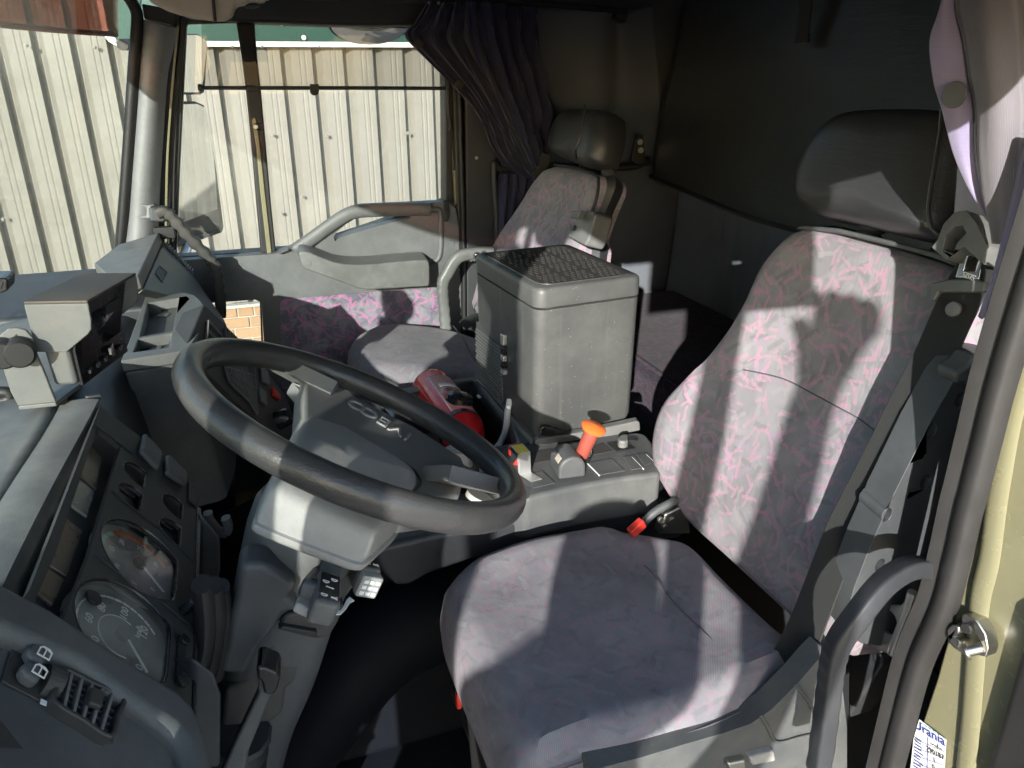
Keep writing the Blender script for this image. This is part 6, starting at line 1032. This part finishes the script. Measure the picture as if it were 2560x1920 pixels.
# tray that holds the extinguisher
tr = thing('engine_cover_tray', 'grey open tray on the engine cover holding the extinguisher', 'tray', (0.35, 1.42, 0.52))
tz = 0.655
to_ = [(0.2259,1.606,0.655),(0.3049,1.6042,0.655),(0.425,1.6182,0.655),(0.4782,1.6182,0.655),(0.4957,1.6054,0.655),(0.4992,1.5715,0.655),(0.5022,1.4096,0.655),(0.5052,1.2642,0.655),(0.4878,1.2506,0.655),(0.4071,1.2504,0.655),(0.3363,1.2355,0.655),(0.2313,1.2607,0.655)]
ti_ = [(0.2339,1.5775,0.655),(0.3058,1.5776,0.655),(0.4185,1.5946,0.655),(0.4683,1.5972,0.655),(0.4814,1.5824,0.655),(0.483,1.5323,0.655),(0.4857,1.3999,0.655),(0.4765,1.3153,0.655),(0.4544,1.2625,0.655),(0.402,1.2617,0.655),(0.341,1.252,0.655),(0.24,1.2756,0.655)]
plate('tray_rim', to_, [ti_], (0, 0, -0.012), 'console', tr, 0.003)
for nm, a, b in (('tray_wall', 0, 3), ('tray_wall', 3, 8), ('tray_wall', 8, 11)):
    pts = ti_[a:b + 1]; k = len(pts); vs = [Vector(p) + Vector((0, 0, -0.004)) for p in pts] + [Vector(p) + Vector((0, 0, -0.115)) for p in pts]
    obj(nm, vs, [[i, i + 1, k + i + 1, k + i] for i in range(k - 1)], 'dashdark', tr, solid=0.004)
prism('tray_floor', [Vector(p) + Vector((0, 0, -0.112)) for p in ti_], (0, 0, -0.006), 'dash', tr, 0)
M['dusty'] = plastic('dusty_ledge', (0.20, 0.19, 0.165), 0.7, 300, 0.5, 0.8, (0.42, 0.39, 0.32))
prism('dusty_ledge', [(0.473,1.3495,0.672),(0.4905,1.3537,0.672),(0.4943,1.3015,0.672),(0.4961,1.2434,0.672),(0.4774,1.2298,0.672),(0.4749,1.2772,0.672)], (0, 0, -0.02), 'dusty', tr, 0.003)
prism('ledge_face', [(0.48,1.3694,0.662),(0.4819,1.2961,0.662),(0.4838,1.2464,0.662),(0.471,1.2436,0.662),(0.4546,1.2494,0.662),(0.4693,1.3241,0.662)], (0, 0, -0.05), 'arm', tr, 0.004)
# extinguisher
fe = thing('fire_extinguisher', 'red fire extinguisher lying in the tray between the seats', 'fire extinguisher', (0.4032,1.5453,0.6))
e0 = Vector((0.3766,1.6511,0.635)); e1 = Vector((0.3915,1.3666,0.615)); er = 0.049
lathe('cylinder', e0, e1, [(0.0, 0.030), (0.015, 0.040), (0.05, er - 0.002), (0.09, er), (0.80, er), (0.86, er * 0.97), (0.93, er * 0.82), (0.98, er * 0.55), (1.0, er * 0.3)], 'red', fe, 40)
ed = (e1 - e0); edn = ed.normalized()
up_ = (Vector((0, 0, 1)) - edn * edn.z).normalized(); sd = edn.cross(up_)
def strip(nm, t0, t1, a0, a1, mat, r=er + 0.0006, k=12, mm=None):
    vs = []; fs = []
    for t_ in (t0, t1):
        for i in range(k + 1):
            a = math.radians(a0 + (a1 - a0) * i / k); vs.append(e0 + ed * t_ + (up_ * math.cos(a) + sd * math.sin(a)) * r)
    fs = [[i, i + 1, k + 2 + i, k + 1 + i] for i in range(k)]; return obj(nm, vs, fs, mat, fe, solid=0.0005)
M['labelfade'] = simple('faded_label', (0.62, 0.22, 0.20), 0.35, var=0.5)
lb = strip('instruction_label', 0.18, 0.78, -62, 20, 'labelfade', er + 0.0005)
strip('white_stripe', 0.34, 0.40, -60, 10, 'white', er + 0.0012)
strip('label_edge', 0.18, 0.78, 20, 23, 'white', er + 0.001)
for i in range(9):
    strip('label_print', 0.44 + 0.032 * i, 0.446 + 0.032 * i, -50 + random.uniform(0, 14), 5 - random.uniform(0, 22), 'face', er + 0.0013, 6)
lathe('strap_clamp', e0 + ed * 0.80, e0 + ed * 0.835, [(0, er + 0.002), (1, er + 0.002)], 'gloss', fe, 36)
lathe('bracket_pad', e0 + ed * 0.64 + up_ * 0.045 - sd * 0.012, e0 + ed * 0.64 + up_ * 0.062 - sd * 0.016, [(0, 0.030), (0.7, 0.028), (1, 0.016)], 'gloss', fe, 22)
ez = Vector((0.336,1.2433,0.668))
lathe('nozzle', ez + Vector((0, 0, -0.03)), ez + Vector((0.004, 0.010, 0.042)), [(0, 0.024), (0.35, 0.024), (0.37, 0.028), (0.45, 0.028), (0.47, 0.017), (0.9, 0.015), (1, 0.012)], 'boss', fe, 26)
prism('valve_handle', [(0.2488,1.5355,0.66),(0.2578,1.5324,0.66),(0.2577,1.4618,0.66),(0.2506,1.4345,0.66),(0.2448,1.4588,0.66),(0.2402,1.5066,0.66)], (0, 0, -0.03), 'gloss', fe, 0.004)
tube('safety_pin', [(0.2303,1.4417,0.66),(0.234,1.4116,0.66),(0.2418,1.3843,0.66)], 0.003, 'white', fe)
# clear tube and wire rising from the tray
ctb = thing('clear_tube', 'clear plastic tube curving up from tray beside cooler', 'tube', (0.4676,1.3759,0.6))
tube('tubing', [(0.4409,1.3502,0.6), (0.4565,1.3593,0.61), (0.46,1.3428,0.64), (0.4579,1.3237,0.675), (0.4572,1.3166,0.7), (0.4603,1.3179,0.715), (0.4632,1.3214,0.722)], 0.0065, 'tube', ctb, n=8)
disc('clip_screw', (0.4415,1.27,0.7315), (0, -1, 0.3), 0.005, 0.006, 'chrome', ctb, 10)
wr = thing('loose_wire', 'thin black wire with white tip in the tray', 'wire', (0.4929,1.5446,0.56))
tube('wire', [(0.4634,1.5364,0.64), (0.4667,1.5038,0.63), (0.4834,1.5087,0.6), (0.4835,1.5101,0.57), (0.4741,1.5088,0.55)], 0.002, 'black', wr)
lathe('wire_tip', Vector((0.4601,1.5347,0.643)), Vector((0.4648,1.5278,0.638)), [(0, 0.003), (1, 0.003)], 'white', wr, 8)
# ================================================================== COOLER
cl = thing('cool_box', 'tall grey electric cool box with ribbed dark lid between the seats', 'cool box', (0.60, 1.39, 0.69))
th = math.radians(5); ux = Vector((math.cos(th), math.sin(th), 0)); uy = Vector((-math.sin(th), math.cos(th), 0)); uz = Vector((0, 0, 1)); C0 = Vector((0.474, 1.205, 0.69)); CW, CD, CH = 0.214, 0.290, 0.292
cc = C0 + ux * CW / 2 + uy * CD / 2
def rr3(w, d, r, z, k=6): return [cc + ux * a + uy * b + uz * (z - 0.0) for a, b in rrect(w, d, r, k)]
def ringloft(nm, rings, mat, parent):
    k = len(rings[0]); vs = [p for r in rings for p in r]; fs = [[j * k + i, j * k + (i + 1) % k, (j + 1) * k + (i + 1) % k, (j + 1) * k + i] for j in range(len(rings) - 1) for i in range(k)]
    fs += [list(range(k - 1, -1, -1)), list(range((len(rings) - 1) * k, len(rings) * k))]
    return obj(nm, vs, fs, mat, parent, sharp=45)
cc = cc - uz * cc.z
ringloft('body', [rr3(CW - 0.008, CD - 0.008, 0.016, 0.69), rr3(CW, CD, 0.019, 0.70), rr3(CW + 0.004, CD + 0.004, 0.020, 0.94)], 'cooler', cl)
ringloft('lid_gasket', [rr3(CW - 0.006, CD - 0.006, 0.034, 0.939), rr3(CW - 0.006, CD - 0.006, 0.034, 0.946)], 'black', cl)
ld = ringloft('lid', [rr3(CW + 0.006, CD + 0.006, 0.021, 0.9445), rr3(CW + 0.007, CD + 0.007, 0.022, 0.969), rr3(CW + 0.004, CD + 0.004, 0.021, 0.977), rr3(CW - 0.004, CD - 0.004, 0.018, 0.980)], 'cooler', cl)
ringloft('lid_panel', [rr3(CW - 0.026, CD - 0.026, 0.028, 0.9795), rr3(CW - 0.028, CD - 0.028, 0.027, 0.9818)], 'lid', cl)
dm = None
for bi in range(4):
    for bj in range(3):
        for i in range(4):
            for j in range(4):
                a = -CW / 2 + 0.030 + bj * 0.057 + (j + 0.5 * (i % 2)) * 0.0120; b = -CD / 2 + 0.028 + bi * 0.062 + i * 0.0138
                c = cc + ux * a + uy * b + uz * 0.9822
                if dm is None:
                    o = box('lid_ridge', c, (0.0032, 0.0112, 0.0022), 'lid', ld, axes=[ux, uy, uz], bevel=0); dm = (o, c.copy())
                else:
                    o = dm[0].copy(); COL.objects.link(o); o.parent = ld; o.location = c - dm[1]
gx = cc - ux * (CW / 2 + 0.002)
plate('grille_plate', [gx + uy * a + uz * b - ux * 0.001 for a, b in ((0.0, 0.70), (0.14, 0.70), (0.14, 0.835), (0.12, 0.84), (0.01, 0.80))], [], ux * 0.003, 'cooler', cl, 0.001)
bm = bmesh.new()
for r in range(17):
    for c in range(18):
        p = gx - ux * 0.002 + uy * (0.004 + c * 0.0076 + (0.0039 if r % 2 else 0)) + uz * (0.705 + r * 0.0072)
        mt = Matrix.Translation(p - WL[cl.name]) @ Matrix((ux, uy, uz)).transposed().to_4x4() @ Matrix.Diagonal((0.004, 0.0058, 0.0042, 1)); bmesh.ops.create_cube(bm, size=1, matrix=mt)
me = bpy.data.meshes.new('grille_mesh'); bm.to_mesh(me); bm.free(); me.materials.append(M['arm']); gm = bpy.data.objects.new('grille_mesh', me); COL.objects.link(gm); gm.parent = cl; gm['kind'] = 'stuff'
for i, (b, h, mt) in enumerate(((0.845, 0.022, 'alu'), (0.822, 0.016, 'gloss'), (0.806, 0.012, 'alu'), (0.79, 0.010, 'gloss'), (0.777, 0.010, 'boss'))):
    box('control_switch', gx - ux * 0.004 + uy * -0.012 + uz * b, (0.010, 0.014, h), mt, cl, axes=[ux, uy, uz], bevel=0.002)
prism('foot_bracket', [Vector(p) for p in [(0.4768,1.195,0.6984),(0.4782,1.195,0.7134),(0.4847,1.195,0.7182),(0.4962,1.195,0.7147),(0.5196,1.195,0.7023),(0.5382,1.195,0.694),(0.4966,1.195,0.6933)]], (0.004, 0.012, 0), 'gloss', cl, 0.006)
prism('mounting_rail', [Vector(p) for p in [(0.4793,1.205,0.688),(0.5428,1.205,0.6859),(0.6096,1.205,0.687),(0.689,1.205,0.6909),(0.6946,1.205,0.6873),(0.6969,1.205,0.6681),(0.6388,1.205,0.6662),(0.5518,1.205,0.6686),(0.4795,1.205,0.6716),(0.4711,1.205,0.6791)]], (0.006, 0.02, 0), 'dash', cl, 0.008)
# ================================================================== DRIVER DOOR OPENING: PILLAR, SEAL, LATCH, LABEL, HANDLE
jb = thing('driver_door_pillar', 'olive painted door pillar edge at right with rubber seal', 'door pillar', (0.6, 0.4, -0.2))
JX = 0.62
prism('painted_jamb', [Vector(p) for p in [(0.69,0.5227,1.0399),(0.69,0.4908,0.9241),(0.69,0.483,0.8625),(0.69,0.4824,0.7836),(0.69,0.4821,0.691),(0.69,0.4852,0.613),(0.69,0.4865,0.5311),(0.69,0.472,0.4334),(0.69,0.3352,0.6085),(0.69,0.428,0.9605),(0.69,0.4513,1.0687)]], (0.03, 0, 0), 'paint', jb, 0.004)
sweep('jamb_crease', [(0.687,0.4681,1.1869),(0.687,0.4789,1.058),(0.687,0.4711,0.955),(0.687,0.46,0.8746),(0.687,0.4569,0.8213),(0.687,0.4433,0.7498),(0.687,0.4281,0.6718),(0.687,0.4139,0.5885)], circ(0.012, 10, 0.004), 'paint', jb, up=(1, 0, 0), n=6)
prism('outer_flange', [(0.67,0.3971,0.8556),(0.67,0.3963,0.8166),(0.67,0.3942,0.7451),(0.67,0.3915,0.6455),(0.67,0.3739,0.6177),(0.67,0.3226,0.6792),(0.67,0.3826,0.8857)], (0.04, 0, 0), 'seal', jb, 0.012, 3)
sweep('rubber_seal', [(0.67,0.487,1.2948),(0.67,0.4879,1.2271),(0.67,0.4918,1.1525),(0.67,0.4945,1.0644),(0.67,0.4936,1.0017),(0.67,0.4928,0.9425),(0.67,0.4929,0.9172),(0.67,0.4908,0.8558),(0.67,0.4908,0.7958),(0.67,0.5013,0.7092),(0.67,0.502,0.6032),(0.67,0.5013,0.5169)], [(0.021, -0.010), (0.022, 0.004), (0.017, 0.010), (0.010, 0.007), (0.004, 0.003), (-0.003, 0.009), (-0.011, 0.011), (-0.018, 0.006), (-0.021, -0.008), (0.0, -0.02)], 'seal', jb, up=(-1, 0, 0), n=8, sharp=60)
prism('inner_panel', [(0.71, 0.40, -0.2), (0.86, 0.40, -0.2), (0.90, 0.40, 1.45), (0.715, 0.40, 1.45)], (0, 0.03, 0), 'dashdark', jb, 0.01)
lc = thing('door_striker', 'zinc door latch striker bolted on the olive pillar', 'latch', (0.67,0.442,0.7781))
prism('plate', [(0.687,0.4843,0.7604),(0.687,0.4813,0.7696),(0.687,0.4693,0.777),(0.687,0.4722,0.789),(0.687,0.4687,0.7938),(0.687,0.4542,0.7967),(0.687,0.4411,0.789),(0.687,0.4335,0.7759),(0.687,0.433,0.7632),(0.687,0.447,0.7484),(0.687,0.4694,0.7455),(0.687,0.4785,0.7469)], (0.004, 0, 0), 'steel', lc, 0.002)
plate('claw', [(0.67,0.4569,0.7918),(0.67,0.46,0.8033),(0.67,0.4575,0.8068),(0.67,0.4429,0.8104),(0.67,0.4302,0.8029),(0.67,0.4232,0.7897),(0.67,0.4233,0.778),(0.67,0.4342,0.7717),(0.67,0.4308,0.7876),(0.67,0.4384,0.794),(0.67,0.4489,0.7961)], [], (0.016, 0, 0), 'steel', lc, 0.003)
ca, cb2 = Vector((0.655,0.4363,0.7788)), Vector((0.667,0.4273,0.7882))
lathe('pin', ca, cb2, [(0, 0.006), (0.12, 0.009), (0.25, 0.009), (0.28, 0.006), (1, 0.006)], 'steel', lc, 16)
disc('bolt', (0.668,0.4484,0.7971), (-1, -0.2, 0), 0.006, 0.004, 'black', lc, 10)
lt = prism('lower_claw', [(0.668,0.4709,0.7767),(0.668,0.4667,0.7849),(0.668,0.4581,0.7915),(0.668,0.4556,0.7826),(0.668,0.4606,0.7741),(0.668,0.4515,0.775),(0.668,0.4519,0.7649),(0.668,0.4644,0.7643)], (0.018, 0, 0), 'steel', lc, 0.003)
lab = thing('oil_change_label', 'white service sticker with blue heading and handwriting on door pillar', 'label', (0.685,0.4688,0.6058))
sheet = plate('paper', [(0.6865,0.4859,0.6243),(0.6865,0.4488,0.6299),(0.6865,0.439,0.5805),(0.6865,0.478,0.5365),(0.6865,0.4862,0.5923)], [], (0.0008, 0, 0), 'white', lab, 0)
M['ink'] = simple('blue_ink', (0.03, 0.05, 0.25), 0.6); M['teal'] = simple('teal_print', (0.15, 0.5, 0.45), 0.6)
ld_ = (Vector((0.6855,0.4565,0.6236)) - Vector((0.6855,0.4815,0.6158))); lu = Vector((0.6855,0.4815,0.6158)) - Vector((0.6855,0.4815,0.5923))
text('heading', 'Urania', (0.6855,0.4689,0.6204), ld_, lu, 0.0165, 'ink', lab, 0.0002)
lx = ld_.normalized(); ly = (lu - lx * lu.dot(lx)).normalized(); lz = lx.cross(ly)
for i in range(4): box('teal_mark', lerp((0.6855,0.4809,0.6228), (0.6855,0.4634,0.6278), i / 3), (0.004, 0.0012, 0.0004), 'teal', lab, axes=[lx, ly, lz], bevel=0)
for i in range(14):
    w_ = random.uniform(0.009, 0.014); box('small_print', lerp((0.6855,0.4841,0.5975), (0.6855,0.4734,0.5421), i / 13) + lx * w_ / 2, (w_, 0.0011, 0.0004), 'ink', lab, axes=[lx, ly, lz], bevel=0)
for i, wds in enumerate(('~~/~', '290187', '1', '0', '0')): text('handwriting', wds, lerp((0.6855,0.4568,0.6118), (0.6855,0.4511,0.5726), i / 4), ld_ + lu * 0.1, lu, 0.0085, 'face', lab, 0.0002)
for i in range(5): 
    a, b = lerp((0.6855,0.4845,0.5944), (0.6855,0.4765,0.5442), i / 4.5), lerp((0.6855,0.4451,0.6153), (0.6855,0.4363,0.5762), i / 4.5); tube('rule', [a, b], 0.0003, 'ink', lab, n=1, k=4)
tube('rule', [(0.6855,0.4685,0.6136), (0.6855,0.4575,0.5654)], 0.0003, 'ink', lab, n=1, k=4)
hg = thing('driver_grab_handle', 'black grab handle inside the open driver door pillar at right', 'grab handle', (0.63,0.5555,0.5069))
sweep('grip', [(0.68,0.5103,0.825), (0.65,0.5107,0.8354), (0.62,0.5058,0.8377), (0.59,0.4981,0.832), (0.56,0.492,0.8077), (0.545,0.4927,0.7814), (0.54,0.4922,0.757), (0.54,0.49,0.7207), (0.54,0.4852,0.6667), (0.54,0.4809,0.602)], rrect(0.020, 0.025, 0.004, 3), 'dashdark', hg, up=(-0.25, -1, 0.25), n=10, scale=lambda f: (1 + (0.05 * math.sin(f * 110) if f > 0.6 else 0), 1))
pf = thing('driver_pillar_bracket', 'worn metal pillar bracket with round hole behind grab handle', 'bracket', (0.73,0.5826,0.6418))
hb_ = (0.725,0.5875,0.6764); 
plate('bracket_plate', [(0.725,0.5766,0.7132),(0.725,0.5662,0.7434),(0.725,0.5577,0.7301),(0.725,0.5608,0.6617),(0.725,0.571,0.6385),(0.725,0.5903,0.626),(0.725,0.626,0.6152),(0.725,0.6224,0.6376),(0.725,0.6016,0.694)], [[(0.725, hb_[1] + 0.013 * math.cos(a * 0.5236), hb_[2] + 0.017 * math.sin(a * 0.5236)) for a in range(12)]], (0.006, 0, 0), 'alu', pf, 0.002)
tube('rib', [(0.72,0.5607,0.7463),(0.72,0.5623,0.708),(0.72,0.5662,0.6717),(0.72,0.5685,0.6435)], 0.006, 'alu', pf)
prism('dark_box', [(0.77,0.6746,0.5555),(0.77,0.6232,0.5784),(0.77,0.6184,0.5652),(0.77,0.6539,0.4271),(0.77,0.6701,0.4948)], (0.05, 0, 0), 'dashdark', pf, 0.006)
# near-side sleeper wall (closes the cab behind the driver door)
nsw = thing('driver_side_sleeper_wall', 'painted sleeper side wall behind the driver door pillar', 'wall panel', (1.1, 0.32, -0.2))
prism('skin', [(0.74, 0.33, -0.3), (1.5, 0.33, -0.3), (1.5, 0.33, 1.72), (0.76, 0.33, 1.72)], (0, 0.05, 0), 'paint', nsw, 0.006)
# driver-side windscreen pillar
dp = thing('driver_windscreen_pillar', 'painted windscreen pillar at front of driver door opening', 'pillar trim', (-0.3, 0.32, 0.0))
prism('pillar', [(-0.36, 0.29, -0.3), (-0.26, 0.29, -0.3), (-0.19, 0.29, 0.85), (-0.135, 0.29, 1.10), (-0.075, 0.29, 1.45), (-0.13, 0.29, 1.47), (-0.185, 0.29, 1.12), (-0.235, 0.29, 0.85)], (0, 0.06, 0), 'paint', dp, 0.01)
# driver curtain
dc = thing('driver_curtain', 'mauve grey curtain with lilac hem hanging beside driver headrest', 'curtain', (0.62, 0.47, 0.95))
eA = [(0.675,0.6494,1.4117), (0.67,0.6461,1.3912), (0.665,0.6452,1.3645), (0.67,0.6357,1.3284), (0.68,0.6276,1.3015), (0.69,0.6117,1.2599), (0.7,0.5902,1.2242), (0.71,0.5723,1.1997), (0.715,0.5571,1.181)]
eB = [(0.68,0.6415,1.4113), (0.678,0.6341,1.3908), (0.675,0.6164,1.3641), (0.68,0.6048,1.3291), (0.687,0.598,1.303), (0.695,0.592,1.2618), (0.707,0.5834,1.2249), (0.713,0.5684,1.2002), (0.717,0.5566,1.181)]
patch('hem', [eA, [lerp(a, b, 0.5) + Vector((-0.003, 0, 0)) for a, b in zip(eA, eB)], eB], 'hem', dc, 6, 6, 0.003)
eC = [(0.685,0.5985,1.4084), (0.68,0.5847,1.3885), (0.675,0.5695,1.3634), (0.675,0.5562,1.3304), (0.68,0.5495,1.3059), (0.69,0.5467,1.2667), (0.7,0.5469,1.2307), (0.705,0.5438,1.2052), (0.715,0.5499,1.1825)]
eD = [(0.735,0.5845,1.4087), (0.73,0.5749,1.3889), (0.725,0.5636,1.3635), (0.725,0.5558,1.3299), (0.725,0.5523,1.3048), (0.725,0.5487,1.2652), (0.725,0.5484,1.2292), (0.725,0.5492,1.2029), (0.725,0.5535,1.181)]
rows = [[eB[i], lerp(eB[i], eC[i], 0.5) + Vector((-0.006, 0, 0)), eC[i], lerp(eC[i], eD[i], 0.5), eD[i]] for i in range(9)]
patch('fabric', rows, 'mauve', dc, 12, 6, 0.003, disp=lambda u, v: 0.004 * math.sin(u * 11 + 2 * v) + 0.001 * math.sin(u * 29))
disc('velcro_dot', (0.669,0.6054,1.3167), (-1, -0.2, 0.02), 0.0125, 0.0025, 'console', dc, 28)
for k, q in enumerate(((1655,760, 1620,1000, 1560,1250, 1510,1420, 1430,1640),)): pass
patch('tail_hem', [[(0.675,0.5273,1.276), (0.68,0.5293,1.2344), (0.687,0.5343,1.1915), (0.695,0.541,1.1571), (0.705,0.553,1.1045)], [(0.685,0.5276,1.2756), (0.687,0.529,1.2341), (0.693,0.5336,1.1912), (0.7,0.5388,1.1572), (0.71,0.5474,1.1057)]], 'hem', dc, 6, 4, 0.004, disp=lambda u, v: 0.003 * math.sin(v * 14))

# ================================================================== OPEN DRIVER DOOR, ITS MIRROR, CAB STEP, A GUESSED FIGURE ADDED FOR ITS SHADOW (all outside the frame)
dd = thing('driver_door', 'driver door swung wide open ahead of the door opening', 'door', (-0.40, -0.13, -0.2))
h0 = Vector((-0.33, 0.22, 0)); hd_ = Vector((-0.32, -0.95, 0)).normalized(); hn = Vector((hd_.y, -hd_.x, 0))
def dpt(a, z): return h0 + hd_ * a + Vector((0, 0, z))
plate('door_skin', [dpt(0, -0.25), dpt(0.82, -0.25), dpt(0.84, 1.02), dpt(0.45, 0.99), dpt(0.2, 0.86), dpt(0.0, 0.84)], [], hn * 0.06, 'paint', dd, 0.01)
plate('window_frame', [dpt(0.0, 0.84), dpt(0.84, 0.86), dpt(0.80, 1.56), dpt(0.14, 1.54)], [[dpt(0.06, 0.87), dpt(0.79, 0.89), dpt(0.755, 1.49), dpt(0.17, 1.475)]], hn * 0.04, 'black', dd, 0.006)
obj('window_glass', [dpt(0.03, 0.86), dpt(0.82, 0.87), dpt(0.78, 1.52), dpt(0.16, 1.50)], [[0, 1, 2, 3]], 'glass', dd, solid=0.004, smooth=False)
dmr = thing('driver_side_mirror', 'black truck mirror standing ahead of the open driver door', 'mirror', (-0.52, 0.06, 0.85))
prism('housing', [(-0.49, 0.16, 0.90), (-0.49, 0.16, 1.20), (-0.485, 0.11, 1.24), (-0.48, 0.0, 1.24), (-0.48, -0.04, 1.20), (-0.48, -0.04, 0.90), (-0.48, 0.0, 0.86), (-0.485, 0.12, 0.86)], (-0.06, 0, 0), 'black', dmr, 0.015, 3)
prism('mirror_glass', [(-0.488, 0.14, 0.91), (-0.488, 0.14, 1.19), (-0.479, -0.02, 1.19), (-0.479, -0.02, 0.91)], (0.004, 0, 0), 'mirror', dmr, 0)
tube('arm', [(-0.36, 0.28, 1.28), (-0.47, 0.2, 1.28), (-0.52, 0.06, 1.27), (-0.52, 0.06, 0.84), (-0.47, 0.2, 0.82), (-0.36, 0.28, 0.82)], 0.012, 'black', dmr)
stp = thing('cab_step', 'grey cab step below the driver door', 'step', (0.1, -0.25, -1.15))
box('tread', (0.0, -0.2, -0.585), (1.0, 0.7, 0.05), 'steel', stp); box('riser', (0.0, 0.25, -0.85), (1.0, 0.06, 0.55), 'black', stp)

def person():
    root = thing('person', 'person in dark jacket, unseen, added on the cab step to shade the driver seat', 'person', (-0.28, -0.44, -0.55))  # guessed figure, posed so its shadow falls on the driver seat
    P = {}; E = []
    def nd(k, p, r, par=None):
        P[k] = (len(P), Vector(p), r)
        if par is not None: E.append((P[par][0], P[k][0]))
    nd('pelvis', (-0.28, -0.44, 0.32), 0.15); nd('waist', (-0.28, -0.44, 0.50), 0.135, 'pelvis'); nd('chest', (-0.28, -0.44, 0.72), 0.15, 'waist'); nd('neckbase', (-0.28, -0.43, 0.86), 0.075, 'chest'); nd('neck', (-0.28, -0.42, 0.93), 0.055, 'neckbase')
    nd('chin', (-0.275, -0.40, 0.98), 0.07, 'neck'); nd('head', (-0.275, -0.40, 1.06), 0.095, 'chin'); nd('crown', (-0.275, -0.41, 1.13), 0.075, 'head')
    nd('rsh', (-0.12, -0.43, 0.82), 0.06, 'chest'); nd('relb', (-0.03, -0.42, 1.00), 0.034, 'rsh'); nd('rmid', (0.01, -0.41, 1.17), 0.030, 'relb'); nd('rwri', (0.055, -0.40, 1.345), 0.024, 'rmid')
    nd('lsh', (-0.45, -0.43, 0.99), 0.085, 'chest'); nd('lelb', (-0.15, -0.40, 0.99), 0.034, 'lsh'); nd('lmid', (-0.07, -0.33, 1.2), 0.030, 'lelb'); nd('lwri', (0.05, -0.18, 1.40), 0.024, 'lmid')
    for s_, x in (('r', -0.19), ('l', -0.37)):
        nd(s_ + 'hip', (x, -0.44, 0.25), 0.10, 'pelvis'); nd(s_ + 'knee', (x, -0.42, -0.15), 0.065, s_ + 'hip'); nd(s_ + 'ank', (x, -0.44, -0.50), 0.045, s_ + 'knee'); nd(s_ + 'toe', (x, -0.28, -0.53), 0.04, s_ + 'ank')
    def hand(w, dirv, side, pre):
        d = Vector(dirv).normalized(); sd_ = Vector(side).normalized(); w = Vector(w)
        nd(pre + 'palm', w + d * 0.05, 0.030, pre + 'wri'); nd(pre + 'knk', w + d * 0.085, 0.034, pre + 'palm')
        for i, (o_, l_) in enumerate(((-0.030, 0.026), (-0.010, 0.031), (0.010, 0.029), (0.030, 0.023))):
            nd(pre + 'f%d' % i, w + d * 0.10 + sd_ * o_, 0.010, pre + 'knk'); nd(pre + 'g%d' % i, w + d * (0.10 + l_ * 0.55) + sd_ * o_ * 1.1 + Vector((0, 0.01, 0)), 0.009, pre + 'f%d' % i); nd(pre + 'h%d' % i, w + d * (0.10 + l_ * 0.85) + sd_ * o_ * 1.1 + Vector((0, 0.03, 0)), 0.008, pre + 'g%d' % i)
        nd(pre + 't0', w + d * 0.055 - sd_ * 0.038, 0.012, pre + 'palm'); nd(pre + 't1', w + d * 0.085 - sd_ * 0.058, 0.010, pre + 't0')
    hand((0.055, -0.40, 1.345), (0.03, 0.0, 0.10), (1, 0, -0.3), 'r'); hand((0.05, -0.18, 1.40), (0.02, 0.10, 0.02), (1, 0, 0), 'l')
    off = WL[root.name]; keys = sorted(P.values(), key=lambda t_: t_[0])
    me = bpy.data.meshes.new('body'); me.from_pydata([k[1] - off for k in keys], E, []); o = bpy.data.objects.new('body', me); COL.objects.link(o); o.parent = root; WL[o.name] = off
    o.modifiers.new('skin', 'SKIN')
    for v, k in zip(me.skin_vertices[0].data, keys): v.radius = (k[2], k[2])
    me.skin_vertices[0].data[0].use_root = True
    sbm = o.modifiers.new('sub', 'SUBSURF'); sbm.levels = 2; sbm.render_levels = 2
    M['jacket'] = simple('dark_jacket_cloth', (0.05, 0.055, 0.07), 0.9); me.materials.append(M['jacket'])
    tb = thing('blocker', 'dark tablet added unseen to block sun from the rear wall', 'blocker', (0.045, -0.03, 1.33)); box('case', (0.112, -0.034, 1.420), (0.285, 0.008, 0.178), 'gloss', tb, bevel=0.004)  # made-up slab, widened until it blocks sun from the rear wall
person()
